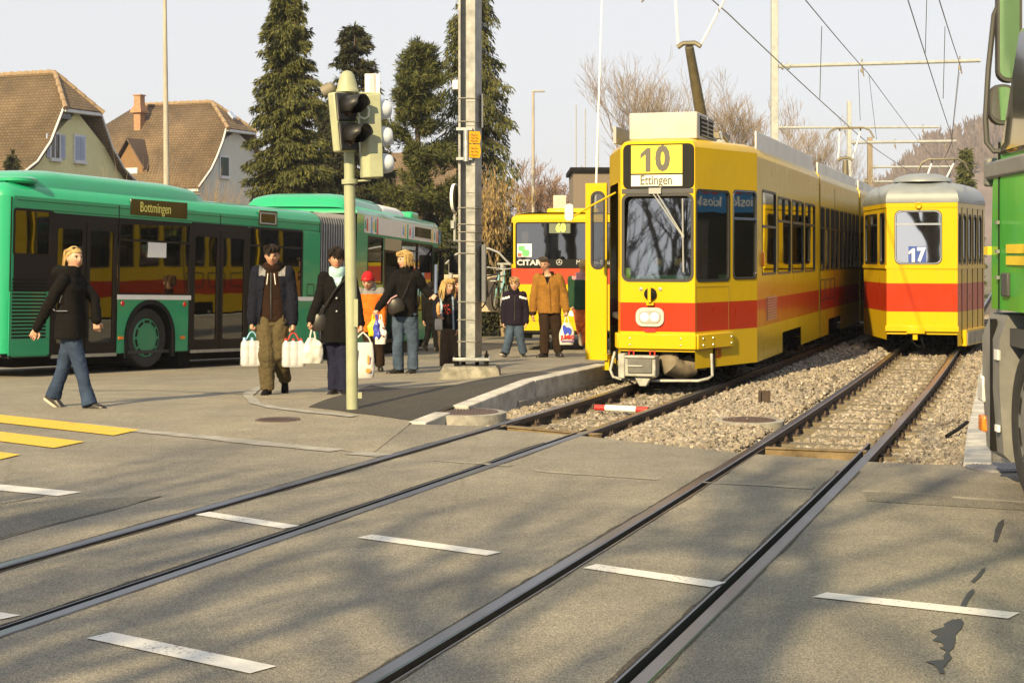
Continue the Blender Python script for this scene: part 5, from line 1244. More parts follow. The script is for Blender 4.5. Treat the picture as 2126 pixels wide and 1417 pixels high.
# two-lamp head facing right
lean = Matrix.Rotation(math.radians(-5.5), 4, 'Y')
MH = Matrix.Translation(tl(712, 254, -.12)) @ lean @ Matrix.Rotation(math.radians(56), 4, 'Z')     # local -y = face
mb = MB(); mb.bx(-.135, .135, -.04, .06, -.30, .30, 0); hd1 = mb.build('signal_head', PALE, TL, bevel=.02); hd1.matrix_local = MH
mb = MB()
for s in (-1, 1): mb.bx(-.14, .14, -.075, -.036, s*.148-.142, s*.148+.142, 0)
o = mb.build('signal_face', VIS, hd1, bevel=.02)
LENS = pm('unlit_red_lens', (.05, .012, .01), .2, coat=.6)
for s in (-1, 1):
    mb = MB(); n = 18; rings = []
    for d, r in ((0, .108), (-.1, .107), (-.22, .104)):
        rings.append([(r*math.cos(a), -.075+d*(1 if True else 0), s*.148+r*math.sin(a)) for a in [PI*(-.22)+PI*1.44*k/n for k in range(n+1)]])
    # visor slanted: lower edges shorter
    rings[2] = [(x, y+(.11 if z < s*.148 else 0)*min(1, (s*.148-z)/.08+.2) if z < s*.148 else y, z) for x, y, z in rings[2]]
    mb.loft(rings, closed=False, caps=False); v = mb.build('visor', VIS, hd1, smooth=60)
    so_ = v.modifiers.new('thickness', 'SOLIDIFY'); so_.thickness = .006
    MB().lathe([(.098, 0), (.09, .012), (.0, .03)], 20, 0, Matrix.Translation((0, -.075, s*.148)) @ Matrix.Rotation(PI/2, 4, 'X')).build('lens', LENS, hd1)
# three-lamp head seen from behind
M3 = Matrix.Translation(tl(771, 284, .05)) @ Matrix.Rotation(math.radians(-2.2), 4, 'Y') @ Matrix.Rotation(math.radians(105), 4, 'Z')    # local +x? face to -y
mb = MB(); pr = [(-.13, -.09), (.13, -.09), (.13, .05), (.07, .12), (-.07, .12), (-.13, .05)]
mb.loft([[(x, y, z) for x, y in pr] for z in (-.42, .42)]); h3 = mb.build('signal_head', PALE, TL, bevel=.012); h3.matrix_local = M3
WV = pm('visor_pale', (.55, .6, .68), .35)
for k in (-1, 0, 1):
    mb = MB(); n = 16; rings = []
    for d, r in ((0, .105), (-.06, .1), (-.11, .085), (-.125, .05)):
        rings.append([(r*math.cos(a), -.09+d, k*.275+r*math.sin(a)) for a in [2*PI*j/n for j in range(n)]])
    mb.loft(rings); mb.build('visor', WV, h3, smooth=60)
q0, q1 = tl(757, 193), tl(788, 153); mb = MB(); mb.bx(q0.x, q1.x, .02, .05, q0.z, q1.z, 0); mb.build('back_plate', WHITE, TL, bevel=.004)
qm = (q0.x+q1.x)/2; mb = MB(); mb.bx(qm-.025, qm+.025, .0, .02, q0.z, q1.z, 0); mb.build('back_plate_rail', pm('plate_pink', (.6, .52, .48), .5), TL)
mb = MB(); mb.tube([tl(742, 193), tl(790, 195)], .012, 6); mb.build('top_bracket', PALE, TL); mb = MB(); mb.tube([tl(726, 377), tl(770, 374)], .012, 6); mb.build('lower_bracket', PALE, TL)
mb = MB(); mb.tube([tl(760, 217, -.12), tl(766, 228, -.13), tl(765, 242, -.13), tl(757, 247, -.13), tl(747, 243, -.12), tl(743, 236, -.1)], .011, 8); mb.build('cable_loop', pm('cable_pale', (.55, .56, .45), .5), TL)
q = tl(682, 186); mb = MB(); Mx = Matrix.Translation(q) @ Matrix.Rotation(math.radians(62), 4, 'Y'); mb.lathe([(0, -.075), (.06, -.07), (.068, 0), (.06, .05), (.03, .075), (.0, .08)], 18, 0, Mx); mb.tube([q+Vector((.03, 0, 0)), q+Vector((.09, .0, -.05)), q+Vector((.13, 0, -.03))], .014, 6); mb.build('loudspeaker', pm('speaker_brown', (.17, .15, .11), .6), TL)
# ================================================================ overhead line mast with concrete foot
p = gp(977, 786); YM = p.y+.3; sM = F/YM
base = Vector((at(977, 530, YM).x, YM, G(at(977, 530, YM).x, YM)))
FO = thing('mast_foundation', 'rough mossy concrete block under the big grey mast on the pavement', 'concrete block', base)
zt = at(977, 758, YM).z-base.z
mb = MB(); hw_ = 64/sM; rings = []
for z, s in ((-.15, 1.0), (0, 1.), (zt*.75, .93), (zt, .86)): rings.append([(x*hw_*s, y*.42*s, z) for x, y in ((-1, -1), (1, -1), (1, 1), (-1, 1))])
mb.loft(rings)
bm = bmesh.new(); me = mb.mesh('concrete_block'); bm.from_mesh(me); bmesh.ops.subdivide_edges(bm, edges=bm.edges, cuts=7, use_grid_fill=True)
for v in bm.verts: v.co += Vector((noise.noise(v.co*4), noise.noise(v.co*4+Vector((9, 0, 0))), noise.noise(v.co*5+Vector((0, 9, 0)))*.6))*.025
bm.to_mesh(me); bm.free()
MOSS = pm('mossy_concrete', (.16, .155, .12), .9, var=.45, sc=7, bump=.6, bsc=45, detail=12, c2=(.34, .32, .27)); link('block', me, MOSS, FO, bevel=0, smooth=50)
FO2 = MW(FO); MA = thing('line_mast', 'big galvanised steel mast with straps and small yellow arrow plates, bolted to a concrete block', 'mast', base+Vector((0, 0, zt)))
def mm(px, py, dy=0): return at(px, py, YM+dy)-MA.location
MST = pm('mast_galvanised', (.26, .27, .275), .55, metal=.3, var=.3, sc=6, bump=.08, detail=10, c2=(.40, .405, .40))
HT = 9.5; zb = .12
mb = MB(); X = lambda px: at(px, 530, YM).x-base.x
a, b_, c_, d_, e_ = X(952), X(957), X(968), X(987), X(1000)
mb.bx(a, b_, -.13, .14, zb, HT); mb.bx(b_, c_, .02, .04, zb, HT); pts = [(c_, -.14), (d_, -.145), (e_, .12), (c_, .14)]
mb.loft([[(x, y, z) for x, y in pts] for z in (zb, HT)]); mb.build('shaft', MST, MA, bevel=.004)
mb = MB(); mb.bx(X(941), X(1017), -.2, .2, .075, .12); mb.bx(X(948), X(1008), -.16, .16, .06, .075); mb.build('base_plate', STEEL, MA, bevel=.006)
for px in (948, 962, 990, 1010):
    for y in (-.17, .17):
        if px in (962, 990) and y < 0: continue
        mb = MB(); mb.lathe([(.03, 0.0), (.03, .07), (.014, .075), (.014, .118), (.03, .12), (.03, .155), (.014, .16), (.014, .2)], 6, 0, Matrix.Translation((X(px), y, 0))); mb.build('anchor_bolt', DARK, MA)
for py in (-60, 206, 254, 432, 466, 482, 501, 526, 626, 663, 708):
    z = mm(977, py).z; mb = MB(); q = [(a-.008, -.137), (c_, -.15), (d_, -.153), (e_+.008, .12), (e_, .15), (a-.008, .15), (a-.008, -.137)]
    mb.tube([(x, y, z+.004*math.sin(i*2.)) for i, (x, y) in enumerate(q)], .008, 6); mb.build('strap', pm('strap_grey', (.25, .24, .22), .5, metal=.4), MA)
for py in (213, 262, 345, 400, 440, 510, 628, 668, 700):
    z = mm(977, py).z; mb = MB(); mb.bx(c_+.01, d_-.01, -.152, -.135, z-.004, z+.004); mb.build('batten', GREY, MA)
q = mm(967, 302, -.22); mb = MB(); mb.tube([mm(968, 270, -.2), mm(968, 335, -.2)], .042, 12); 
for py in (270, 331): mb.bx(X(948), X(981), -.215, -.16, mm(0, py).z-.02, mm(0, py).z+.02)
sb = mb.build('sign_bracket', STEEL, MA)
SY = pm('sign_yellow', (.80, .42, .01), .45)
for k, (z0, z1) in enumerate(((297, 272), (327, 299))):
    mb = MB(); A = mm(974, z0, -.25); B_ = mm(996, z1, -.25); mid = (A.z+B_.z)/2; mb.slab([(A.x, A.y, A.z), (B_.x, A.y+.1, A.z), (B_.x+.015, A.y+.11, mid), (B_.x, A.y+.1, B_.z), (A.x, A.y, B_.z)], (0, .012, 0)); ps = mb.build('arrow_plate', SY, MA)
    mb = MB()
    for r in range(3):
        zz_ = lerp(B_.z, A.z, .25+r*.25)
        for s in range(2):
            x0_ = A.x+.02+s*.055; mb.bx(x0_, x0_+.038-.008*((r+s) % 2), A.y+.008+s*.04, A.y+.012+s*.04, zz_-.008, zz_+.008)
    mb.build('small_print', pm('print_brown', (.35, .16, .02), .6), ps)
q = mm(944, 411, -.05); mb = MB(); rings = MB()
Mx = Matrix.Translation(q) @ Matrix.Rotation(math.radians(78), 4, 'Z') @ Matrix.Rotation(PI/2, 4, 'X')
mb.lathe([(.2, -.012), (.205, 0), (.2, .012), (.19, .012), (.185, .0), (0.001, 0)], 28, 0, Mx); rs = mb.build('round_sign', pm('sign_back_tan', (.3, .25, .15), .5), MA)
mb = MB(); mb.lathe([(.207, -.02), (.21, 0), (.207, .02), (.195, .02), (.195, -.02)], 28, 0, Mx); mb.build('sign_rim', WHITE, rs)
mb = MB(); mb.tube([mm(944, 445), mm(944, 500), mm(950, 500)], .02, 8); mb.bx(mm(936, 0).x, mm(943, 0).x, -.05, .05, mm(0, 474).z, mm(0, 458).z); mb.build('sign_holder', GREY, MA)
mb = MB(); A, B_ = mm(940, 186), mm(951, 167); mb.bx(A.x, B_.x, -.05, .05, A.z, B_.z); mb.build('junction_box', WHITE, MA, bevel=.006)
mb = MB(); A, B_ = mm(1000, 627), mm(1009, 508); mb.bx(A.x+.0, B_.x, -.1, .35, A.z, B_.z); mb.build('notice_board', pm('board_bluegrey', (.12, .13, .15), .5), MA, bevel=.01)
mb = MB(); A, B_ = mm(1000, 265), mm(1003, 195); mb.bx(A.x, B_.x, -.02, .1, A.z, B_.z); mb.build('cable_box', pm('board_bluegrey', (0, 0, 0)), MA)
# ================================================================ lamp posts, catenary poles, wires
CON2 = pm('concrete_post', (.36, .33, .28), .8, var=.2, sc=8, stretch=(1, 1, .2)); GALV = pm('pale_mast_paint', (.36, .38, .38), .5, metal=.2, var=.18, sc=8)
p = at(348, 530, 46); p.z = G(p.x, p.y)-.4
LP = thing('lamp_post', 'tall slim tapering grey lamp post rising behind the green bus', 'lamp post', p); MB().tube([(0, 0, 0), (-.03, 0, 5), (-.09, 0, 11)], [.1, .085, .05], 14).build('pole', CON2, LP)
mb = MB(); mb.tube([(-.09, 0, 11), (-.05, 0, 11.3), (.6, 0, 11.45)], .035, 8); mb.build('arm', CON2, LP); mb = MB(); mb.bx(.5, 1.2, -.13, .13, 11.4, 11.5); mb.build('lamp_head', GREY, LP, bevel=.03)
p = at(1107, 530, 62); p.z = -.95
LP = thing('lamp_post', 'small distant pale lamp post with a short arm above the yellow bus', 'lamp post', p); zt = at(1107, 190, 62).z-p.z
MB().tube([(0, 0, 0), (.0, 0, zt)], [.075, .05], 10).build('pole', CON2, LP); mb = MB(); mb.bx(-.03, .45, -.06, .06, zt-.03, zt+.05); mb.build('lamp_head', GREY, LP, bevel=.02)
def mast(name, label, px, pyt, Y, wpx, mat, arms=(), lean=0):
    p = at(px, 530, Y); p.z = -.3; t = thing(name, label, 'mast', p); h = at(px, pyt, Y).z-p.z; w_ = wpx*Y/F/2
    mb = MB(); mb.loft([[(x*w_*s, y*w_*s, z) for x, y in ((-1, -1), (1, -1), (1, 1), (-1, 1))] for z, s in ((0, 1.15), (h, .95))]); mb.build('pole', mat, t, bevel=.01)
    for (pa, pb, r) in arms:
        A, B_ = at(*pa, Y)-p, at(*pb, Y)-p; mb = MB(); mb.tube([A, B_], r, 8)
        for f in (.03, .06): mb.lathe([(r*1.9, -.02), (r*1.9, .02)], 8, 0, Matrix.Translation(A.lerp(B_, f)) @ Matrix.Rotation(PI/2, 4, 'Y'))
        ar_ = mb.build('cross_arm', GALV, t)
        for f in (.42, .9) if len(arms) < 3 else (.5,):
            C = A.lerp(B_, f); mb = MB(); mb.tube([C+Vector((0, 0, .12)), C+Vector((0, 0, -.12)), C+Vector((.05, 0, -.3))], .018, 6); mb.lathe([(.04, -.2), (.04, -.12)], 8, 0, Matrix.Translation(C)); mb.build('insulator', pm('insulator_brown', (.2, .17, .13), .4), ar_)
    return t
mast('catenary_mast', 'tall pale steel catenary mast with a long cross arm over both tracks', 1608, -120, 38, 14, GALV, [((1612, 138), (2035, 126), .045)])
mast('catenary_mast', 'slim pale catenary mast behind the rear pantograph with thin cross arms', 1763, 210, 62, 8.5, GALV, [((1612, 265), (1950, 264), .05), ((1766, 296), (1985, 293), .06)])
mast('catenary_mast', 'weathered brown wooden line pole between the tram and the trailer', 1806, 285, 80, 10, pm('pole_wood', (.24, .2, .15), .85, var=.3, stretch=(1, 1, .1)), [((1806, 347), (1975, 346), .06), ((1790, 377), (1860, 377), .06)])
p = at(1228, 530, 52); p.z = -.95; q = at(1251, -40, 52)-p; t = thing('antenna_pole', 'very thin white pole leaning slightly right behind the open tram door', 'pole', p); MB().tube([(0, 0, 0), q], [.045, .025], 8).build('pole', WHITE, t)
WIRE = pm('copper_wire', (.09, .085, .08), .5, metal=.5)
def wire(pts, r, label, name='contact_wire', group=None):
    Q = [at(*q) for q in pts]; R = []
    for a, b in zip(Q[:-1], Q[1:]):
        for k in range(6): R.append(a.lerp(b, k/6)-Vector((0, 0, .02*math.sin(PI*k/6))))
    R.append(Q[-1]); return tag(MB().tube(R, r, 5, caps=False).build(name, WIRE, smooth=60), label, 'wire', group)
wire([(1380, -95, 18), (1510, 27, 22.6), (1762, 262, 34.7), (1822, 312, 44), (1900, 362, 60), (1990, 425, 95)], .009, 'overhead contact wire running from the front pantograph back over the yellow tram')
wire([(1560, -160, 17), (1672, 0, 24), (1802, 152, 38), (1905, 290, 62), (2000, 400, 100)], .009, 'overhead contact wire passing the middle of the long cross arm')
wire([(1842, -120, 19), (1885, 0, 24), (1978, 290, 42), (1960, 330, 52), (2010, 410, 90)], .009, 'overhead contact wire above the old trailer, left of the two right-hand wires')
wire([(1928, -80, 21), (1950, 0, 24), (1992, 130, 38), (1975, 292, 62), (1985, 340, 90)], .009, 'overhead wire furthest right, ending at the tip of the long cross arm')
for i, (a, b, Y) in enumerate((((1706, 55), (1702, 205), 25), ((1782, 145), (1786, 250), 36), ((1924, 0), (1921, 110), 24.8), ((1962, 55), (1958, 205), 26), ((1992, 150), (1976, 290), 40), ((1804, 155), (1820, 290), 38))):
    wire([(*a, Y), (*b, Y+.3)], .006, ['thin dropper wire hanging right of the tall pale mast', 'thin dropper wire just left of the middle insulator', 'thin dropper wire at the top edge above the old trailer', 'thin dropper wire between the two right-hand contact wires', 'slack wire sloping from the cross arm tip down to the trailer pantograph', 'slack wire sloping down from the middle of the cross arm'][i], 'dropper_wire', 'dropper wires')
wire([(1268, -400, 30), (1640, -60, 30)], .006, 'span wire crossing high above the tram', 'span_wire') if False else None
# ================================================================ shelter, wall, bicycles
SC = 42.
p = at(1030, 530, SC); p.z = at(0, 640, SC).z; SH = thing('bicycle_shelter', 'small shelter with a curved translucent roof on grey posts behind the mast', 'shelter', p)
def sh(px, py, dy=0): return at(px, py, SC+dy)-p
mb = MB(); rings = []
for dy in (0, .9, 1.8, 2.7): rings.append([Vector((sh(px, 0).x, dy, sh(0, py).z)) for px, py in ((925, 545), (945, 527), (965, 517), (990, 513), (1015, 514), (1035, 522), (1050, 538), (1060, 548))])
mb.loft(rings, closed=False, caps=False); o = mb.build('curved_roof', pm('roof_translucent', (.5, .52, .54), .3, var=.1), SH, smooth=60); sld = o.modifiers.new('thick', 'SOLIDIFY'); sld.thickness = .03
for k, dy in enumerate((0, .9, 1.8, 2.7)): MB().tube([v+Vector((0, 0, -.03)) for v in rings[k]], .022, 6).build('roof_rib', GREY, SH)
MB().tube([sh(1032, 548), sh(1060, 548)], .035, 6).build('gutter', GREY, SH)
for px, dy in ((1043, 0), (1043, 2.6), (936, 0), (936, 2.6)): MB().tube([sh(px, 548, dy), sh(px, 645, dy)], .06, 10).build('post', GREY, SH)
p2 = at(1020, 530, 46.); p2.z = at(0, 640, 46).z; mb = MB(); A, B_ = at(1005, 640, 46)-p2, at(1036, 570, 46)-p2; mb.bx(A.x-1.2, B_.x, 0, .2, -.1, B_.z); o = mb.build('garden_wall', pm('beige_wall', (.42, .36, .26), .9, var=.2, stretch=(3, 3, .5)), bevel=.02); o.location = p2; tag(o, 'low beige concrete wall behind the bicycles and shelter post', 'wall')
def bicycle(px, py, Y, rz, m, label):
    p = at(px, py, Y); t = thing('bicycle', label, 'bicycle', p, rz, 'bicycles parked by the shelter')
    for x in (-.52, .52):
        mb = MB(); mb.tube([(x+.33*math.cos(a), 0, .34+.33*math.sin(a)) for a in frange2(0, 2*PI, 24)], .02, 6, caps=False); wh = mb.build('wheel', BLACK, t)
        mb = MB(); [mb.tube([(x, 0, .34), (x+.32*math.cos(a), 0, .34+.32*math.sin(a))], .004, 4) for a in frange2(0, 2*PI*11/12, 11)]; mb.build('spokes', STEEL, wh)
    mb = MB()
    for a, b in (((-.52, .34), (-.12, .3)), ((-.52, .34), (-.2, .82)), ((-.12, .3), (-.22, .95)), ((-.12, .3), (.36, .8)), ((-.2, .82), (.36, .86)), ((.34, .95), (.52, .34))): mb.tube([(a[0], 0, a[1]), (b[0], 0, b[1])], .022, 8)
    mb.build('frame', m, t); mb = MB(); mb.bx(-.36, -.1, -.07, .07, .95, 1.0); mb.build('saddle', BLACK, t, bevel=.02); mb = MB(); mb.tube([(.3, -.28, 1.05), (.36, -.1, 1.02), (.36, .1, 1.02), (.3, .28, 1.05)], .015, 6); mb.tube([(.34, 0, .92), (.36, 0, 1.02)], .015, 6); mb.build('handlebar', STEEL, t)
    mb = MB(); mb.bx(-.75, -.3, -.08, .08, .72, .74); mb.build('carrier', STEEL, t)
bicycle(1018, 640, 40.5, math.radians(60), pm('bike_dark', (.03, .035, .04), .4), 'dark bicycle parked nearest the mast by the shelter')
bicycle(1040, 642, 40.2, math.radians(75), pm('bike_lightblue', (.18, .42, .52), .4), 'light blue bicycle parked by the shelter post')
# ================================================================ houses
def tiles(name, c0, c1, sc=1.):
    m = bpy.data.materials.new(name); nt, N, L, B = nodes(m)
    tc = N.new('ShaderNodeTexCoord'); sp = N.new('ShaderNodeSeparateXYZ'); L.new(tc.outputs['Object'], sp.inputs[0])
    ad = N.new('ShaderNodeMath'); L.new(sp.outputs[0], ad.inputs[0]); L.new(sp.outputs[1], ad.inputs[1])
    cb = N.new('ShaderNodeCombineXYZ'); L.new(ad.outputs[0], cb.inputs[0]); L.new(sp.outputs[2], cb.inputs[1])
    br = N.new('ShaderNodeTexBrick'); br.offset = .5; br.inputs['Scale'].default_value = 1; br.inputs['Brick Width'].default_value = .18*sc; br.inputs['Row Height'].default_value = .125*sc; br.inputs['Mortar Size'].default_value = .02; br.inputs['Mortar Smooth'].default_value = .6; br.inputs['Bias'].default_value = 0
    br.inputs['Color1'].default_value = (*c0, 1); br.inputs['Color2'].default_value = (*c1, 1); br.inputs['Mortar'].default_value = (*[x*.5 for x in c0], 1); L.new(cb.outputs[0], br.inputs['Vector'])
    n = N.new('ShaderNodeTexNoise'); n.inputs['Scale'].default_value = .7; n.inputs['Detail'].default_value = 8; L.new(tc.outputs['Object'], n.inputs['Vector'])
    r = N.new('ShaderNodeValToRGB'); r.color_ramp.elements[0].position = .3; r.color_ramp.elements[1].position = .72; r.color_ramp.elements[0].color = (.5, .5, .48, 1); r.color_ramp.elements[1].color = (1.25, 1.2, 1.12, 1); L.new(n.outputs['Fac'], r.inputs[0])
    mx = N.new('ShaderNodeMix'); mx.data_type = 'RGBA'; mx.blend_type = 'MULTIPLY'; mx.inputs[0].default_value = .75; L.new(br.outputs['Color'], mx.inputs[6]); L.new(r.outputs[0], mx.inputs[7]); L.new(mx.outputs[2], B.inputs['Base Color'])
    B.inputs['Roughness'].default_value = .85; bp = N.new('ShaderNodeBump'); bp.inputs['Strength'].default_value = .8; bp.inputs['Distance'].default_value = .04; bp.invert = True; L.new(br.outputs['Fac'], bp.inputs['Height']); L.new(bp.outputs[0], B.inputs['Normal'])
    return m
TILE1 = tiles('roof_tiles_tan', (.205, .148, .09), (.162, .115, .07)); TILE2 = tiles('roof_tiles_brown', (.195, .138, .088), (.152, .105, .066)); RIDGE = pm('ridge_tiles', (.25, .18, .115), .9, var=.3, sc=8)
TRIMW = pm('white_trim', (.6, .62, .66), .6, var=.08); SHUT = pm('shutter_bluegrey', (.36, .42, .58), .6); SHG = pm('shutter_green', (.02, .05, .04), .5)
def house(name, label, px, Y, rz, prof, hipx, xl, wallm, tile, hipL=None, ov=.28):
    p = at(px, 530, Y); t = thing(name, label, 'house', (p.x, p.y, 0), rz); zr = prof[0][1]; hv, hz = prof[1]
    ev, ez = prof[-1]; zg = -1.0
    # walls
    w = prof[-1][0]-.45; mb = MB(); top = [(v-.06 if i else 0, z-.06) for i, (v, z) in enumerate(prof[1:-1])]
    g = [(-w, zg), (w, zg), (w, prof[-1][1]-.05)]+[(v, z) for v, z in reversed(top)]+[(-v, z) for v, z in top]+[(-w, prof[-1][1]-.05)]
    mb.slab([(0, v, z) for v, z in g], (xl, 0, 0)); wl_ = mb.build('wall', wallm, t, smooth=0)
    # main slopes
    for s in (-1, 1):
        mb = MB(); A = []; B_ = []
        for i, (v, z) in enumerate(prof):
            x0 = -hipx if i == 0 else ov; x1 = xl+(hipL if (hipL and i == 0) else -ov)
            A.append((x0, s*v, z)); B_.append((x1, s*v, z))
        if s < 0: mb.loft([A, B_], closed=False, caps=False)
        else: mb.loft([B_, A], closed=False, caps=False)
        o = mb.build('roof', tile, t, smooth=30, label=None); sd_ = o.modifiers.new('thick', 'SOLIDIFY'); sd_.thickness = .12; sd_.offset = -1
        mb = MB(); mb.tube([A[i] for i in range(1, len(A))], .045, 5); mb.build('verge_board', TRIMW, t)
        mb = MB(); mb.bx(xl-ov, ov, s*ev-.05, s*ev+.05, ez-.22, ez-.1); mb.build('fascia', TRIMW, t)
    mb = MB(); mb.poly([(-hipx, 0, zr+.01), (ov+.12, -hv-.02, hz), (ov+.12, hv+.02, hz)]); o = mb.build('hip_roof', tile, t, smooth=0); sd_ = o.modifiers.new('thick', 'SOLIDIFY'); sd_.thickness = .1; sd_.offset = 1
    if hipL:
        mb = MB(); mb.poly([(xl+hipL, 0, zr+.01), (xl-ov, hv, hz), (xl-ov, -hv, hz)]); mb.build('hip_roof', tile, t, smooth=0)
    mb = MB(); n = int((-hipx-xl-(hipL or 0))/.38)
    for k in range(n):
        x = -hipx-k*.38; mb.tube([(x, 0, zr+.0), (x-.4, 0, zr+.03)], [.10, .13], 8)
    for s in (-1, 1):
        for k in range(5):
            a = Vector((-hipx, 0, zr)).lerp(Vector((ov+.1, s*hv, hz)), k/5); b = Vector((-hipx, 0, zr)).lerp(Vector((ov+.1, s*hv, hz)), (k+1.1)/5); mb.tube([b, a], [.12, .09], 8)
    mb.build('ridge_tiles', RIDGE, t)
    mb = MB(); mb.bx(.0, ov+.1, -hv, hv, hz-.16, hz-.04); mb.build('eave_board', TRIMW, t)
    return t
Wy = pm('cream_yellow_plaster', (.66, .63, .36), .9, var=.05, sc=3, bump=.1); Ww = pm('pale_plaster', (.55, .56, .53), .9, var=.06, sc=3, bump=.1)
R23 = -math.radians(23)
HA = house('house', 'cream yellow house with steep brown tiled half-hipped roof and pale blue shutters', 160, 66, R23, [(0, 9.24), (1.2, 7.62), (2.0, 6.2), (2.8, 5.35), (3.75, 4.8)], 1.13, -13, Wy, TILE1)
fr = Fr(HA)
def gwin(t, px0, py0, px1, py1, closed, sm, x=0, trim=TRIMW):
    (ya, z1), (yb, z0) = fr.x(px0, py0, x), fr.x(px1, py1, x); y0, y1 = min(ya, yb), max(ya, yb)
    mb = MB(); e = .09
    mb.bx(x-.01, x+.05, y0-e, y1+e, z1, z1+e); mb.bx(x-.01, x+.05, y0-e, y0, z0, z1); mb.bx(x-.01, x+.05, y1, y1+e, z0, z1); mb.bx(x-.01, x+.12, y0-e, y1+e, z0-.14, z0); f = mb.build('window', trim, t)
    mb = MB(); mb.bx(x, x+.012, y0, y1, z0, z1); mb.build('pane', SGN, f); m_ = (y0+y1)/2
    def sh_(a, b, dx):
        mb = MB(); mb.bx(x+dx, x+dx+.05, a, b, z0, z1)
        for k in range(12): 
            z = lerp(z0+.08, z1-.12, k/11); mb.bx(x+dx+.045, x+dx+.062, a+.06, b-.06, z, z+.05)
        mb.build('shutter', sm, f)
    if closed: sh_(y0+.005, m_-.01, .02); sh_(m_+.01, y1-.005, .02)
    else:
        w_ = (y1-y0)/2; sh_(y0-e-w_*.6-.02, y0-e-.02, .0); sh_(y1+e+.02, y1+e+.02+w_, .0)
        mb = MB(); mb.bx(x+.012, x+.03, m_-.03, m_+.03, z0, z1); mb.build('window_bar', TRIMW, f)
    return f
gwin(HA, 105, 278, 122, 329, False, SHUT); gwin(HA, 155, 283, 174, 334, True, SHUT)
def vent(t, px, py, w, h):
    y, z = fr.x(px, py, 0); mb = MB(); mb.slab([(.0, y+w*math.cos(a), z+h*math.sin(a)) for a in frange2(0, PI, 10)], (.02, 0, 0)); mb.build('gable_vent', SGN, t)
vent(HA, 137, 247, .32, .42)
HB = house('house', 'pale house with brown tiled half-hipped roof, brick chimney and a small wooden dormer', 490, 80, R23, [(0, 9.36), (1.3, 7.9), (1.64, 7.2), (2.16, 6.4), (2.64, 5.8), (3.7, 4.9)], 1.4, -7.6, Ww, TILE2, 1.6)
fr = Fr(HB)
gwin(HB, 457, 326, 473, 366, True, SHG); vent(HB, 463, 288, .28, .42)
BRK = pm('chimney_brick', (.34, .19, .11), .9, var=.3, sc=10, bump=.2)
# chimney on the front slope
cx = -5.1; cy_ = -1.05; z0 = 7.6; mb = MB(); mb.bx(cx-.2, cx+.2, cy_-.2, cy_+.2, z0-.3, 9.0); ch = mb.build('chimney', BRK, HB, bevel=.01)
mb = MB(); mb.loft([[(cx+a*s, cy_+b*s, z) for a, b in ((-1, -1), (1, -1), (1, 1), (-1, 1))] for z, s in ((8.85, .33), (8.95, .33), (9.25, .2), (9.7, .19), (9.72, .23), (9.78, .23))]); mb.build('chimney_cowl', BRK, ch)
mb = MB(); mb.bx(cx-.22, cx+.22, cy_-.23, cy_+.23, z0-.3, z0+.12); mb.build('flashing', GREY, ch)
# dormer
dx = -4.45; dn = [(-.8, 5.3), (.8, 5.3), (.8, 6.1), (0, 7.25), (-.8, 6.1)]
mb = MB(); mb.slab([(dx+a, -2.75, z) for a, z in dn], (0, 1.6, 0)); dm = mb.build('dormer', pm('dormer_wood', (.2, .115, .055), .8, var=.25, stretch=(6, 1, 1)), HB, smooth=0)
for s in (-1, 1):
    mb = MB(); mb.slab([(dx, -3.0, 7.35), (dx, -.9, 7.35), (dx+s*1.05, -.9, 5.85), (dx+s*1.05, -3.0, 5.85)], (0, 0, .1)); mb.build('dormer_roof', pm('dormer_tiles', (.1, .07, .055), .9, var=.3, sc=8), dm)
mb = MB(); mb.bx(dx-.5, dx+.5, -2.79, -2.74, 5.4, 5.95); mb.build('dormer_window', TRIMW, dm)
mb = MB(); (a, zz1), (b, zz0) = fr.y(480, 242, -.4), fr.y(490, 262, -.4)
mb.slab([(-.35, -.25, 8.75), (-.35, .1, 8.75), (-.05, .1, 8.43), (-.05, -.25, 8.43)], (.06, 0, .1)); mb.build('skylight', pm('skylight_blue', (.35, .42, .6), .15, coat=.5), HB)
# pale house glimpsed behind the pine, brown brick block behind the yellow bus, low roof at left
p = at(900, 530, 90); HC_ = thing('house', 'yellowish plastered house almost hidden behind the pine trees', 'house', (p.x, p.y, 0), 0)
mb = MB(); mb.bx(-3.5, 1.5, 0, 6, -1, 4.9); mb.build('wall', pm('warm_plaster', (.6, .5, .3), .9), HC_); mb = MB(); mb.slab([(-3.9, -.4, 4.8), (-3.9, 6.4, 4.8), (-3.9, 3, 7.6)], (5.8, 0, 0)); mb.build('roof', TILE2, HC_, smooth=0)
for x in (-2.4, -.6): mb = MB(); mb.bx(x, x+.9, -.04, .02, 2.6, 3.9); mb.build('window', SGN, HC_)
p = at(1222, 530, 78); HD = thing('brick_building', 'dark brown brick building with roof antennas behind the open tram door', 'building', (p.x, p.y, 0), 0); zt = at(0, 352, 78).z
mb = MB(); mb.bx(-.75, 4, 0, 6, -1, zt-.1); mb.build('wall', pm('dark_brick', (.17, .14, .115), .9, var=.35, sc=12, stretch=(1, 1, 4)), HD); mb = MB(); mb.bx(-.9, 4.2, -.2, 6.2, zt-.1, zt+.1); mb.build('roof', DARK, HD)
for x, h in ((-.6, 3.2), (-.15, 3.0), (.5, 2.6)): MB().tube([(x, .3, zt), (x, .3, zt+h)], .03, 6).build('antenna', GALV, HD)
mb = MB(); mb.bx(-.5, -.1, -.03, .02, 1.2, 2.2); mb.bx(.4, .8, -.03, .02, 1.2, 2.2); mb.build('window', SGN, HD) if False else None
mb = MB(); p = at(1162, 420, 70); o = MB().bx(-.28, .28, -.28, .28, -5.2, .3).build('chimney_stack', pm('stack_pale', (.5, .46, .38), .9, var=.15), bevel=.03); o.location = p; tag(o, 'short pale chimney stack rising just above the yellow bus roof', 'chimney')
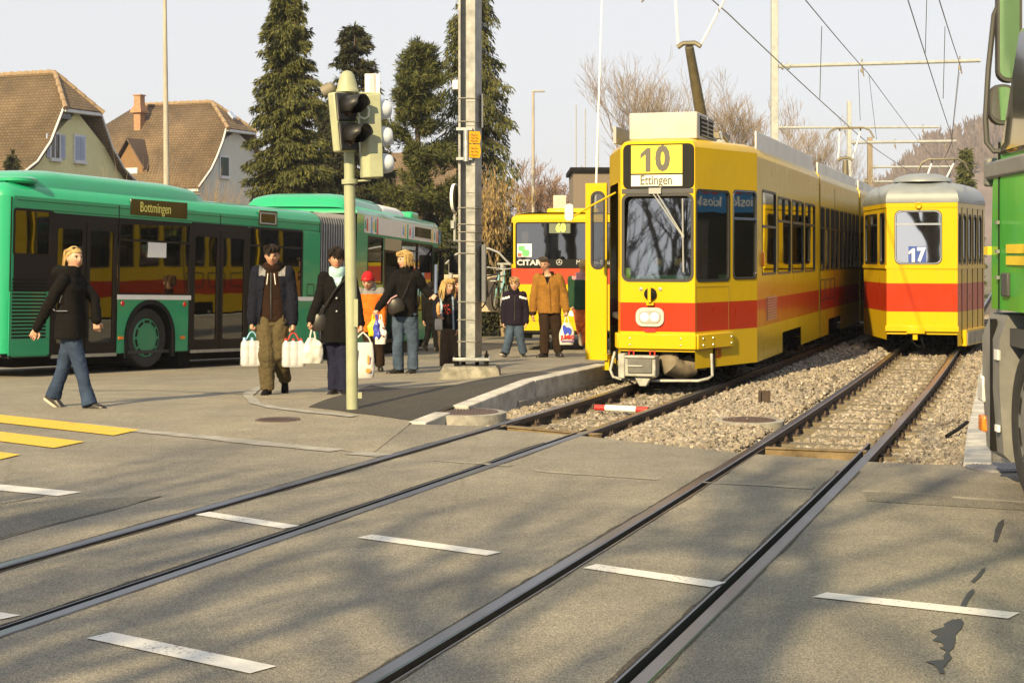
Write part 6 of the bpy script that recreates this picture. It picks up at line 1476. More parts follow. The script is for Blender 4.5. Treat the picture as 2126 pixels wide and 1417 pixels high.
# ================================================================ trees and bushes
def leafmat(name, cols, rough=.7, trans=0):
    m = gravel_mat(name, cols, rough); return m
SPR = leafmat('spruce_needles', [(.025, .034, .012), (.072, .078, .02), (.125, .124, .03), (.046, .056, .018), (.095, .095, .025)])
SPD = leafmat('dark_spruce_needles', [(.012, .018, .011), (.035, .04, .016), (.06, .058, .02), (.022, .028, .014)])
PIN = leafmat('pine_needles', [(.02, .034, .014), (.06, .075, .02), (.115, .115, .03), (.045, .055, .018)])
HED = leafmat('hedge_leaves', [(.012, .016, .009), (.03, .034, .014), (.05, .05, .018), (.02, .025, .012)])
CAT = leafmat('catkins', [(.16, .1, .035), (.3, .21, .08), (.22, .15, .055), (.36, .26, .11)])
BARK = pm('bark_brown', (.075, .055, .038), .9, var=.35, sc=10); TWIG = pm('twig_tan', (.22, .175, .13), .9, var=.3, sc=5); TWR = pm('twig_reddish', (.20, .125, .085), .9, var=.3, sc=5); TWO = pm('twig_ochre', (.22, .165, .1), .9, var=.3, sc=5)
def blades_mesh(P, D, Ln, Wd, rs):
    """leaf-shaped slivers: base points P, directions D"""
    n = len(P); D = D/np.linalg.norm(D, axis=1, keepdims=True); R = rs.normal(size=(n, 3)); S = np.cross(D, R); S /= np.linalg.norm(S, axis=1, keepdims=True)
    Ln = np.asarray(Ln).reshape(-1, 1)*np.ones((n, 1)); Wd = np.asarray(Wd).reshape(-1, 1)*np.ones((n, 1))
    V = np.stack([P, P+D*Ln*.45+S*Wd, P+D*Ln, P+D*Ln*.45-S*Wd], 1).reshape(-1, 3); return V
def blades_obj(name, V, mat, parent=None):
    n = len(V)//4; me = bpy.data.meshes.new(name); me.vertices.add(len(V)); me.vertices.foreach_set('co', V.astype(np.float32).ravel())
    me.loops.add(4*n); me.loops.foreach_set('vertex_index', np.arange(4*n, dtype=np.int32)); me.polygons.add(n); me.polygons.foreach_set('loop_start', np.arange(0, 4*n, 4, dtype=np.int32)); me.polygons.foreach_set('loop_total', np.full(n, 4, dtype=np.int32))
    me.update(calc_edges=True); return link(name, me, mat, parent, smooth=0)
def conifer(label, px, Y, ytop, zb, wpx, mat, seed, droop=.45, dens=1., taper=.9, sparse=0, name='spruce_tree', bl=(.16, .34), bw=.022, low=.0):
    rs = np.random.RandomState(seed); p = at(px, 530, Y); p.z = -.95; H = at(px, ytop, Y).z-p.z; Wm = wpx*Y/F/2
    t = thing(name, label, 'tree', p); tr = MB(); tr.tube([(0, 0, 0), (0, 0, H*.5), (.03, 0, H*.98)], [.22, .13, .02], 8)
    Pn = []; Dn = []; Ls = []
    z = max(.4, low); 
    while z < H*.99:
        f = 1-z/H; L0 = Wm*(f**taper)*1.08+.08
        nb = int(rs.randint(6, 9)*(1-sparse*.4))
        for k in range(nb):
            a = rs.uniform(0, 2*PI); L = L0*rs.uniform(.62, 1.12)*(1 if rs.rand() > sparse*.5 else .5); ca, sa = math.cos(a), math.sin(a)
            rise = .25*(1-f)+.02; n = max(4, int(L/.13)); pts = []
            for i in range(n+1):
                u = i/n; r = L*u; dz = r*rise-droop*L*(u**1.6)*.55+.16*L*max(0, u-.75)
                pts.append(np.array([ca*r, sa*r, z+dz]))
            tr.tube([tuple(q) for q in (pts[0], pts[n//2], pts[-1])], [.03*f+.008, .015, .005], 3, caps=False)
            for i in range(1, n+1):
                u = i/n; q = pts[i]; ax = np.array([ca, sa, -.15]); m = int((4+7*(1-abs(u-.6)))*dens)
                sd_ = rs.uniform(-1, 1, m); off = np.outer(sd_, np.array([-sa, ca, 0]))*L*.24*(1.1-u*.5)
                hang = rs.rand(m)**1.5*droop*.5
                pp = q+off+np.stack([rs.normal(0, .03, m), rs.normal(0, .03, m), -np.abs(sd_)*.1-hang*.6], 1)
                dd = ax*rs.uniform(.3, 1, (m, 1))+off*1.2+np.stack([rs.normal(0, .35, m), rs.normal(0, .35, m), rs.normal(-.25-droop*.9, .35, m)], 1)
                Pn.append(pp); Dn.append(dd); Ls.append(rs.uniform(bl[0], bl[1], m))
        z += rs.uniform(.16, .3)*(1+sparse*.7)*(.55+.75*f)
    tip = np.array([[0, 0, H*.97]]*12); Pn.append(tip); Dn.append(rs.normal(0, .25, (12, 3))+np.array([0, 0, .8])); Ls.append(rs.uniform(.2, .35, 12))
    P = np.concatenate(Pn); D = np.concatenate(Dn); Lc = np.concatenate(Ls)
    tr.build('trunk', BARK, t, smooth=60); blades_obj('crown', blades_mesh(P, D, Lc, bw*rs.uniform(.7, 1.4, len(P)), rs), mat, t); return t
conifer('tall dense olive green spruce standing just behind the long green bus', 596, 50, -55, 0, 215, SPR, 3, .6, 4.6, .55, name='spruce_tree', bl=(.09, .24), bw=.021)
conifer('narrow dark spruce with a pointed top behind the traffic light', 735, 57, 42, 0, 240, SPD, 5, .25, 2.4, .62, .3, bl=(.14, .3), bw=.026)
conifer('very tall loose drooping spruce behind the big grey mast', 985, 55, -95, 0, 230, SPR, 8, .95, 2.6, .5, .45, bl=(.1, .26), bw=.022)
# pine: rounded tufts on visible limbs
def pine(label, px, Y, ytop, wpx, seed, mat=PIN, name='pine_tree'):
    rs = np.random.RandomState(seed); p = at(px, 530, Y); p.z = -.95; H = at(px, ytop, Y).z-p.z; Wm = wpx*Y/F/2; t = thing(name, label, 'tree', p); tr = MB(); tr.tube([(0, 0, 0), (.1, 0, H*.45), (-.05, .05, H*.75), (0, 0, H*.97)], [.2, .14, .07, .015], 8); Pn = []; Dn = []
    z = 1.
    while z < H*.98:
        f = 1-z/H; L0 = Wm*min(1, (f*1.7)**.8)+.12
        for k in range(rs.randint(3, 6)):
            a = rs.uniform(0, 2*PI); L = L0*rs.uniform(.5, 1.15); d = np.array([math.cos(a), math.sin(a), rs.uniform(.15, .5)]); e = np.array([0, 0, z])+d*L; tr.tube([(0, 0, z), tuple(np.array([0, 0, z])+d*L*.5+np.array([0, 0, -.1])), tuple(e)], [.04*f+.012, .02, .006], 4, caps=False)
            for c in range(rs.randint(6, 11)):
                u = rs.uniform(.45, 1.05); cpt = np.array([0, 0, z])+d*L*u+rs.normal(0, .16, 3)*np.array([1, 1, .7])
                m = rs.randint(60, 110); dd = rs.normal(size=(m, 3))+np.array([d[0]*.6, d[1]*.6, .55]); dd /= np.linalg.norm(dd, axis=1, keepdims=True)
                Pn.append(cpt+dd*rs.uniform(0, .08, (m, 1))+np.outer(rs.uniform(-.2, .2, m), d)); Dn.append(dd)
        z += rs.uniform(.3, .5)*(.6+.6*f)
    P = np.concatenate(Pn); D = np.concatenate(Dn); tr.build('trunk', BARK, t, smooth=60); blades_obj('crown', blades_mesh(P, D, rs.uniform(.14, .26, len(P)), .016, rs), mat, t); return t
pine('bushy green pine with rounded tufts between the traffic light and the mast', 868, 52, 92, 165, 21)
conifer('dark bushy fir between the big olive spruce and the traffic light pole', 682, 61, 205, 0, 190, SPD, 35, .55, 1.6, .55, name='fir_tree', bl=(.1, .26), bw=.024)
conifer('dark fir low behind the grey bellows of the green bus', 770, 62, 240, 0, 190, SPD, 31, .6, 1.2, .6, name='fir_tree', bl=(.14, .3), bw=.03)
conifer('small dark young spruce in front of the yellow house at the left edge', 26, 58, 312, 0, 50, SPD, 33, .3, 1., 1., .2)
def hedge(label, px0, px1, Y, ytop, seed, mat=HED, depth=2.5, n=30000, name='hedge', amp=.6, zb=-.95):
    rs = np.random.RandomState(seed); x0, x1 = at(px0, 0, Y).x, at(px1, 0, Y).x; zt = at(0, ytop, Y).z
    X = rs.uniform(x0, x1, n); Yy = rs.uniform(0, depth, n); top = zt+np.array([amp*noise.noise(Vector((x*1.1, y*1.1, seed))) for x, y in zip(X, Yy)]); Z = zb+(top-zb)*rs.uniform(0, 1, n)**.75
    edge_ = rs.rand(n) < .55; Yy = np.where(edge_, rs.uniform(0, .35, n), Yy); P = np.stack([X, Y+Yy, Z], 1); D = rs.normal(size=(n, 3))+np.array([0, -.5, .2])
    o = blades_obj(name, blades_mesh(P, D, rs.uniform(.08, .2, n), .04, rs), mat); return tag(o, label, 'hedge')
hedge('dark evergreen hedge under the conifers behind the green bus', 560, 940, 60, 415, 41, n=36000)
hedge('dark clipped evergreen hedge behind the bicycle shelter', 925, 1062, 50, 505, 42, n=16000, amp=.35)
# bare broadleaf trees
def bare(label, px, Y, ytop, wpx, mat, seed, depth=6, r0=.16, trunk=.28, name='bare_tree', cat_='tree', spread=.55, loc=None, H=None, thin=.5, nmin=2, nmax=4):
    rs = random.Random(seed); 
    if loc is None:
        p = at(px, 530, Y); p.z = -.95; H = at(px, ytop, Y).z-p.z; Wm = wpx*Y/F/2
    else: p = Vector(loc); Wm = H*.35
    t = thing(name, label, cat_, p); mb = MB(); tw = MB()
    def grow(q, d, L, r, lev):
        n = 3 if lev < depth-1 else 2; pts = [q]; dd = d.copy()
        for i in range(n):
            dd = (dd+Vector((rs.uniform(-1, 1), rs.uniform(-1, 1), rs.uniform(-.4, .8)))*.16).normalized(); pts.append(pts[-1]+dd*L/n)
        (mb if lev < 2 else tw).tube(pts, [lerp(r, r*.68, i/n) for i in range(n+1)], 7 if lev < 2 else (4 if lev < 4 else 3), caps=False)
        if lev >= depth: return
        k = rs.randint(nmin, nmax)+(1 if lev < 2 else 0)
        for j in range(k):
            u = rs.uniform(.35, 1) if j else 1; i = min(n-1, int(u*n)); b = pts[i].lerp(pts[i+1], u*n-i) if u < 1 else pts[-1]
            nd = (dd+Vector((rs.uniform(-1, 1), rs.uniform(-1, 1), rs.uniform(-.25, .7)))*spread*(1.25 if lev < 2 else 1)).normalized(); nd.z += .1
            grow(b, nd.normalized(), L*rs.uniform(.58, .85), max(.006*thin*2, r*rs.uniform(.45, .62)), lev+1)
    grow(Vector((0, 0, 0)), Vector((0, 0, 1)), H*trunk, r0, 0)
    # scale the crown to the wanted height and spread
    mxz = max(v.z for v in tw.v); mxx = sorted(abs(v.x) for v in tw.v)[int(len(tw.v)*.985)]; kz = H/mxz; kx = Wm/mxx
    for m_ in (mb, tw):
        for v in m_.v: v.z *= kz; v.x *= lerp(1, kx, min(1, v.z/(H*.3))); v.y *= lerp(1, kx, min(1, v.z/(H*.3)))
    mb.build('trunk', mat, t, smooth=60); o = tw.build('crown', mat, t, smooth=60, recalc=False); return t
bare('large bare tree with a fan of fine twigs behind the number 10 tram', 1350, 72, 88, 430, TWIG, 151, 7, .13, .24, spread=.72, thin=.4)
bare('bare tree with upright twigs right of the front pantograph', 1520, 76, 140, 310, TWO, 57, 7, .12, .26, spread=.68, thin=.4)
bare('bare twiggy tree behind the tall pale catenary mast', 1655, 82, 200, 230, TWO, 58, 7, .11, .26, spread=.66, thin=.4)
bare('smaller bare tree left of the antenna pole, reddish brown', 1105, 95, 318, 190, TWR, 53, 7, .12, .18, spread=.7)
bare('low reddish bare tree in the distance right of the small lamp post', 1180, 110, 345, 200, TWR, 54, 7, .12, .18, spread=.7)
# hazel with catkins right of the mast
t = bare('hazel bush with hanging tan catkins right of the grey mast', 1045, 50, 335, 130, TWO, 55, 6, .07, .2, name='hazel_bush', cat_='bush', spread=.6)
rs = np.random.RandomState(56); cr = [c for c in t.children if c.name.startswith('crown')][0]; co_ = np.array([tuple(v.co) for v in cr.data.vertices]); idx = rs.choice(len(co_), 2600); P = co_[idx]; P = P[P[:, 2] > .8]
blades_obj('catkins', blades_mesh(P, np.stack([rs.normal(0, .12, len(P)), rs.normal(0, .12, len(P)), -np.ones(len(P))], 1), rs.uniform(.12, .24, len(P)), .026, rs), CAT, t)
# leafless shrubs in front of the houses
def shrub(label, px, Y, ytop, wpx, mat, seed, n=500, name='bare_shrub', rr=.012, zb=-.95):
    rs = random.Random(seed); p = at(px, 530, Y); p.z = zb; H = at(px, ytop, Y).z-p.z; W2 = wpx*Y/F/2; t = MB()
    for k in range(n):
        x = rs.uniform(-1, 1); b = Vector((x*W2*.75, rs.uniform(-.8, .8), rs.uniform(0, H*.35))); h = H*(1-.5*x*x)*rs.uniform(.55, 1.02); d = Vector((x*.25+rs.uniform(-.25, .25), rs.uniform(-.25, .25), 1))
        pts = [b]; 
        for i in range(4): d = d+Vector((rs.uniform(-.22, .22), rs.uniform(-.22, .22), 0)); pts.append(pts[-1]+d.normalized()*(h-b.z)/4)
        t.tube(pts, [rr, rr*.8, rr*.6, rr*.5, rr*.3], 3, caps=False)
        for i in (2, 3): 
            q = pts[i]; e = q+Vector((rs.uniform(-.3, .3), rs.uniform(-.3, .3), rs.uniform(.1, .4))); t.tube([q, e], [rr*.5, rr*.25], 3, caps=False)
    o = t.build(name, mat, smooth=60, recalc=False); o.location = p; return tag(o, label, 'bush')
shrub('dense ochre leafless shrub behind the green bus in front of the pale house', 415, 56, 345, 210, TWO, 61, 1100, rr=.013)
shrub('loose bare shrub with arching twigs between the two houses', 290, 60, 290, 190, TWIG, 62, 170, rr=.012)
shrub('sparse bare twigs in front of the yellow house gable', 205, 61, 305, 120, TWIG, 63, 40, rr=.01)
shrub('straw coloured brush beside the tall olive spruce', 535, 53, 405, 110, TWO, 64, 420, rr=.012)
# distant hill with woods, evergreen in front of it
HIL = pm('hill_woods', (.14, .105, .095), 1., var=.3, sc=.05)
mb = MB(); rows_ = []; N_ = 60
for (Y, sc) in ((560, .0), (640, .55), (760, 1.)):
    r = []
    for k in range(N_+1):
        px = 1560+k*25; x = at(px, 0, Y).x; h = interp(px, [1560, 1750, 1850, 1930, 2010, 2100, 2300, 3000], [20, 40, 68, 105, 120, 128, 140, 90]); h = (h*.19+4+1.6*noise.noise(Vector((px*.06, Y*.01, 0)))+1.0*noise.noise(Vector((px*.25, Y*.02, 5))))
        r.append((x, Y, -1+(h*2.35)*sc))
    rows_.append(r)
mb.loft(rows_, closed=False, caps=False); structure(mb.build('hill', HIL, smooth=60))
rs_ = np.random.RandomState(71); nT = 2400; vsb = []
for k in range(nT):
    px = rs_.uniform(1560, 3000); u = rs_.rand(); i = min(N_-1, int((px-1560)/25)); f = (px-1560)/25-i; Y = None
    a = Vector(rows_[1][i]).lerp(Vector(rows_[1][i+1]), f); b = Vector(rows_[2][i]).lerp(Vector(rows_[2][i+1]), f); c = a.lerp(b, u); vsb.append(c)
mb = MB()
for c in vsb:
    h = rs_.uniform(4, 8)
    for j in range(7):
        a = rs_.uniform(0, 2*PI); e = c+Vector((math.cos(a)*h*.28, math.sin(a)*h*.28, h*rs_.uniform(.6, 1.1))); mb.tube([c, c.lerp(e, .5)+Vector((0, 0, h*.12)), e], [.35, .5, .12], 3, caps=False)
o = mb.build('woods', HIL, smooth=0, recalc=False); tag(o, 'leafless woods covering the far hill behind the trailer', 'woods', kind='stuff')
conifer('grey green evergreen tree behind the old trailer in front of the hill', 2005, 95, 305, 0, 75, PIN, 81, .4, .8, .8, .1, name='fir_tree', bl=(.2, .5), bw=.05)
hedge('distant band of reddish leafless bushes behind the yellow bus', 1062, 1320, 105, 395, 43, mat=gravel_mat('distant_brush', [(.14, .08, .06), (.22, .14, .1), (.17, .1, .08)]), n=9000, depth=6, amp=1.4, name='distant_bushes')
hedge('distant belt of bare bushes between the trams', 1560, 1900, 130, 395, 44, mat=MATS.get('distant_brush2') or gravel_mat('distant_brush_grey', [(.16, .12, .1), (.24, .18, .14), (.2, .15, .12)]), n=9000, depth=6, amp=1.6, name='distant_bushes')

# street trees beside and behind the camera: their branches shade the road and mirror in the windscreen
for i, (x, y, H_) in enumerate(((-13.2, -6.5, 12.5), (-8.3, -8.5, 12), (-3.6, -12, 13), (2.2, -15, 12.5), (-19, -9, 13))):
    bare('leafless street tree on the near side of the road, outside the picture', 0, 0, 0, 0, BARK, 90+i, 5, .24, .28, loc=(x, y, 0), H=H_, thin=1.6, spread=.6); col.objects[-1].parent['group'] = 'street trees on the near side of the road'
# ================================================================ people
SKIN = pm('skin', (.43, .235, .15), .55, var=.08, sc=20); SKINP = pm('skin_pale', (.48, .285, .20), .55, var=.07, sc=20)
LIP = pm('lips', (.36, .12, .10), .5); EYEW = pm('eye_white', (.7, .68, .65), .3); IRIS = pm('iris_dark', (.025, .018, .012), .25)
def cloth(n, c, var=.22, sc=9, b=.35, bs=120, **k): return pm(n, c, .9, var=var, sc=sc, bump=b, bsc=bs, spec=.12, **k)
BLK = cloth('black_cloth', (.0055, .005, .005)); NAVY = cloth('navy_cloth', (.008, .009, .017)); BROWNH = cloth('brown_hoodie', (.022, .0105, .006)); KHAKI = cloth('khaki_cloth', (.085, .066, .034)); JEAN = cloth('blue_denim', (.032, .05, .095), .35, 5); JEANP = cloth('faded_denim', (.05, .075, .12), .45, 4)
NAVT = cloth('navy_trousers', (.013, .014, .032)); TURQ = cloth('turquoise_knit', (.40, .62, .66)); ORAN = cloth('orange_cloth', (.52, .13, .015)); REDK = cloth('red_knit', (.42, .015, .02)); TANJ = cloth('tan_jacket', (.22, .105, .02)); DBRN = cloth('dark_brown_trousers', (.026, .015, .009)); PLUM = cloth('plum_navy_cloth', (.012, .008, .017)); GRNF = cloth('green_fleece', (.018, .05, .028)); PINKC = cloth('pink_collar', (.45, .26, .28)); ORPT = cloth('orange_pattern', (.55, .14, .04), .6, 18); TAUPE = cloth('taupe_trousers', (.085, .062, .045)); SHOE = pm('dark_shoe', (.015, .012, .01), .4); SOLE = pm('pale_sole', (.4, .36, .3), .7); LJEAN = cloth('pale_denim_lining', (.28, .38, .5)); WHT = cloth('white_cloth', (.7, .68, .66), .1); GREYC = cloth('grey_cloth', (.2, .2, .21))
HBL = pm('hair_blond', (.40, .25, .09), .75, spec=.15, var=.4, sc=30, c2=(.58, .40, .17)); HDK = pm('hair_dark', (.014, .010, .008), .75, spec=.15, var=.4); HBR = pm('hair_brown', (.12, .065, .03), .75, spec=.15, var=.4, sc=30); HLB = pm('hair_light_brown', (.30, .19, .09), .75, spec=.15, var=.4, sc=30)
def fuse(mb, vox, sm=4, fold=0., fs=9., cut=None, seed=0):
    me = mb.mesh('fuse'); o = bpy.data.objects.new('fuse', me)
    r = o.modifiers.new('r', 'REMESH'); r.mode = 'VOXEL'; r.voxel_size = vox
    if sm: s = o.modifiers.new('s', 'SMOOTH'); s.factor = .5; s.iterations = sm
    m2 = evalmesh(o); bpy.data.meshes.remove(me)
    if fold:
        n = len(m2.vertices); off = Vector((seed*3.7, seed*1.3, 0)); C = np.empty(n*3, np.float32); Nn = np.empty(n*3, np.float32); m2.vertices.foreach_get('co', C); m2.vertices.foreach_get('normal', Nn); C = C.reshape(-1, 3); dis = np.empty((n, 1), np.float32)
        for i, (x, y, z) in enumerate(C.tolist()):
            a = noise.noise(Vector((x*fs, y*fs, z*fs*.75))+off); b = noise.noise(Vector((x*fs*2.3+z*fs*1.6, y*fs*2.3, z*fs*2.2))+off); dis[i, 0] = fold*(a*1.3-abs(b)*1.5+.35)
        m2.vertices.foreach_set('co', (C+Nn.reshape(-1, 3)*dis).ravel()); m2.update()
    if cut:
        bm = bmesh.new(); bm.from_mesh(m2); bmesh.ops.delete(bm, geom=[f for f in bm.faces if cut(f.calc_center_median())], context='FACES'); bm.to_mesh(m2); bm.free()
    return m2
def put(name, me, mats, parent, fn=None, label=None):
    o = link(name, me, mats, parent, smooth=0, label=label)
    me.polygons.foreach_set('use_smooth', [True]*len(me.polygons))
    if fn: me.polygons.foreach_set('material_index', [fn(p.center) for p in me.polygons])
    return o
def gauss(x, s): return math.exp(-(x/s)**2)
def headgrid(extra=None, n=36, m=30):                       # unit head, face to -y, height 1 centred
    vs = []; fs = []
    for i in range(m+1):
        ph = -PI/2+PI*i/m
        for k in range(n):
            a = 2*PI*k/n; x = math.cos(ph)*math.sin(a); y = -math.cos(ph)*math.cos(a); z = math.sin(ph); fr_ = max(0, -y)
            rx, ry, rz = .335, .42, .5
            if z < 0: t = -z; rx *= 1-.30*t**1.6; ry *= 1-.10*t
            X, Y, Z = x*rx, y*ry, z*rz
            if z < -.1 and y > 0: Y *= 1-.45*min(1, (-z-.1)/.6)
            if z < -.35: Y -= .05*min(1, (-z-.35)/.4)
            if y < -.2:
                Y -= .085*gauss(X, .055)*gauss(Z+.085, .085)+.05*gauss(X, .045)*gauss(Z-.02, .1)       # nose
                Y += .035*(gauss(abs(X)-.145, .07)*gauss(Z-.035, .05))                                    # eye sockets
                Y -= .016*gauss(abs(X)-.13, .11)*gauss(Z-.10, .035)                                       # brow
                Y -= .022*gauss(X, .10)*gauss(Z+.235, .03)+.02*gauss(X, .09)*gauss(Z+.285, .026); Y += .012*gauss(X, .14)*gauss(Z+.26, .012)
                Y -= .03*gauss(X, .1)*gauss(Z+.42, .07); Y -= .015*gauss(abs(X)-.2, .08)*gauss(Z+.09, .08)
            p = (X, Y, Z); vs.append(extra(x, y, z, p) if extra else p)
    for i in range(m):
        for k in range(n):
            k2 = (k+1) % n; fs.append((i*n+k, i*n+k2, (i+1)*n+k2, (i+1)*n+k))
    return vs, fs
def capsule(mb, pts, rs, n=12, fl=1.): mb.tube(pts, rs, n, flat=fl); mb.ball(pts[0], rs[0]*.98, 10); mb.ball(pts[-1], rs[-1]*.98, 10)
def hand(w, d, pn, s, curl=.35, side=1, grip=None):
    """palm and five fingers; w wrist, d pointing direction, pn palm normal, s hand length"""
    d = d.normalized(); pn = (pn-d*pn.dot(d)).normalized(); a = d.cross(pn)*side; mb = MB()
    mb.loft([[w+d*(t*s)+a*(c*wd*s)+pn*(q*th*s) for c, q in ((1, .5), (.6, 1), (-.6, 1), (-1, .5), (-1, -.5), (-.6, -1), (.6, -1), (1, -.5))] for t, wd, th in ((-.12, .15, .11), (.0, .16, .11), (.2, .21, .12), (.42, .22, .10), (.47, .20, .08))])
    for k, (off, ln) in enumerate(((-.165, .36), (-.055, .43), (.055, .47), (.16, .43))):
        p = w+d*(.44*s)+a*(off*s*1.05); ang = 0; pts = [p-d*.1*s, p]; dd = d; 
        for j, f in enumerate((.45, .32, .23)):
            ang += curl*(1+.12*(1-k)) if curl > .8 else curl*(1+.25*(1.5-k)*.4); dv = d*math.cos(ang)+pn*math.sin(ang)+a*off*.25; pts.append(pts[-1]+dv.normalized()*ln*f*s)
        mb.tube(pts, [.052*s, .052*s, .05*s, .045*s, .034*s], 8)
    p = w+d*.1*s+a*.16*s; t1 = p+(d*.55+a*.75+pn*.45).normalized()*.24*s; t2 = t1+(d*.8+a*.1+pn*(.5+curl*.3)).normalized()*.17*s; t3 = t2+(d*.8-a*.15*curl+pn*(.4+curl*.5)).normalized()*.13*s
    mb.tube([p-a*.1*s, p, t1, t2, t3], [.07*s, .075*s, .06*s, .052*s, .038*s], 8); return mb
def shoe_mb(ank, toe, s, pitch=0):
    """shoe from ankle point towards the toe direction; s = foot length"""
    f = Vector((toe.x, toe.y, 0)).normalized(); up = Vector((0, 0, 1)); f2 = (f*math.cos(pitch)-up*math.sin(pitch)); u2 = (up*math.cos(pitch)+f*math.sin(pitch)); l = f.cross(up); mb = MB(); heel = ank-u2*.0
    sec = ((-.27, .10, .0, .34), (-.2, .13, .0, .40), (.05, .135, .0, .40), (.3, .145, .0, .27), (.52, .155, .0, .2), (.66, .13, .01, .15), (.735, .06, .02, .09)); rings = []
    for t, w_, z0, z1 in sec: rings.append([heel+f2*(t*s)+l*(x*w_*s)+u2*((z0+(z1-z0)*z)*s-.28*s) for x, z in ((-1, .0), (-1, .45), (-.75, .85), (-.25, 1), (.25, 1), (.75, .85), (1, .45), (1, 0))])
    mb.loft(rings, 0); r2 = []
    for t, w_, z0, z1 in sec: r2.append([heel+f2*(t*s*1.02)+l*(x*w_*1.06*s)+u2*(z*s-.28*s) for x, z in ((-1, -.07), (-1, .03), (1, .03), (1, -.07))])
    mb.loft(r2, 1); return mb
class Person:
    def __init__(s, label, foot, top, yaw, hyaw=None, tilt=0, group=None, dz=0, Y=None, female=False, bulk=1., child=False, z=None):
        if Y is None: p = gp(*foot); s.Y = p.y; s.z = p.z
        else: s.Y = Y; p = at(foot[0], foot[1], Y); s.z = p.z
        s.fx, s.fy = foot; s.px = foot[1]-top; s.H = s.px*s.Y/F; s.k = s.H/s.px
        s.t = thing('person', label, 'person', (p.x, p.y, s.z), 0, group)
        s.yaw = math.radians(yaw); s.hy = math.radians(yaw if hyaw is None else hyaw); s.tilt = math.radians(tilt)
        s.f = Vector((math.sin(s.yaw), -math.cos(s.yaw), 0)); s.l = Vector((math.cos(s.yaw), math.sin(s.yaw), 0)); s.bulk = bulk; s.fem = female; s.child = child
        s.hh = s.H*(.135 if not child else .165)
    def J(s, px, py, dy=0.): return Vector(((px-s.fx)*s.k, dy*s.H, (s.fy-py)*s.k))
    def setup(s, neck, hip, arms, legs, head=None, skin=None, hair=None, sw=None, hw=None, eyes=True):
        H = s.H; s.neck = s.J(*neck); s.hip = s.J(*hip); sw = sw or (.108 if s.fem else .118)*H; hw = hw or .05*H
        s.sh = {1: s.neck+s.l*sw-Vector((0, 0, .028*H)), -1: s.neck-s.l*sw-Vector((0, 0, .028*H))}; s.hp = {1: s.hip+s.l*hw, -1: s.hip-s.l*hw}
        s.arms = {k: (s.J(*arms[k][0]), s.J(*arms[k][1])) for k in arms}; s.legs = {k: (s.J(*legs[k][0]), s.J(*legs[k][1])) for k in legs}
        hd = s.J(*head) if head else s.neck+Vector((0, 0, s.hh*.75)); s.hd = hd
        RM = Matrix.Translation(hd) @ Matrix.Rotation(s.hy, 4, 'Z') @ Matrix.Rotation(s.tilt, 4, 'X') @ Matrix.Scale(s.hh, 4); s.RM = RM; skin = skin or SKIN
        b = MB(); vs, fs = headgrid(); b.add(vs, fs, 0, RM)
        for e in (-1, 1): b.ball((0, 0, 0), (.045, .075, .11), 8, 0, RM @ Matrix.Translation((e*.335, .04, -.03)))
        nb = hd+Vector((0, 0, -s.hh*.2)); capsule(b, [s.neck-Vector((0, 0, .03*H)), s.neck.lerp(nb, .5)+s.f*.0, nb], [.036*H, .031*H, .033*H])
        rings = []
        for t, rx, ry in ((0, .07, .05), (.3, .062, .045), (.7, .08, .05), (.92, .075, .04), (1, .03, .03)):
            c = s.hip.lerp(s.neck, t); rings.append([c+s.l*(rx*H*math.cos(a))+s.f*(ry*H*math.sin(a)) for a in frange2(0, 2*PI*15/16, 15)])
        b.loft(rings)
        for k in s.arms: capsule(b, [s.sh[k]-s.l*(.03*H*k), s.arms[k][0], s.arms[k][1]], [.026*H, .021*H, .0165*H], 10)
        for k in s.legs: capsule(b, [s.hp[k], s.legs[k][0], s.legs[k][1]], [.04*H, .03*H, .022*H], 10)
        me = fuse(b, .0065 if s.Y < 32 else .009, 2)
        bm = bmesh.new(); bm.from_mesh(me)
        def app(mb, mi):
            m2 = mb if not isinstance(mb, MB) else mb.mesh('t'); n0 = len(bm.faces); bm.from_mesh(m2); bm.faces.ensure_lookup_table()
            for i in range(n0, len(bm.faces)): bm.faces[i].material_index = mi
            bpy.data.meshes.remove(m2)
        I = RM.inverted()
        for f in bm.faces:
            q = I @ f.calc_center_median()
            if q.y < -.33 and abs(q.x) < .115 and -.315 < q.z < -.215: f.material_index = 1
        if eyes:
            for e in (-1, 1):
                m = MB(); m.ball((e*.145, -.335, .03), (.058, .045, .034), 10, 0, RM); app(m, 2)
                m = MB(); m.ball((e*.145, -.372, .03), (.026, .014, .028), 8, 0, RM); app(m, 3)
                m = MB(); m.tube([(e*.075, -.415, .09), (e*.15, -.4, .115), (e*.225, -.345, .095)], [.012, .018, .01], 6, M=RM); app(m, 4)
                m = MB(); m.tube([(e*.09, -.385, .055), (e*.145, -.392, .068), (e*.2, -.36, .055)], [.008, .012, .008], 5, M=RM); app(m, 3)
        for k in s.arms:
            el, wr = s.arms[k]; d = (wr-el).normalized(); cur = s.curl.get(k, .4) if hasattr(s, 'curl') else .4; dd = s.hdir.get(k, d) if hasattr(s, 'hdir') else d
            hm = hand(wr, dd, s.pn.get(k, -s.l*k) if hasattr(s, 'pn') else -s.l*k+s.f*.2, .1*H, cur, k); m2 = fuse(hm, .0034, 1); app(m2, 0)
        bm.to_mesh(me); bm.free(); put('body', me, [skin, LIP, EYEW, IRIS, hair or HDK], s.t)
        return s
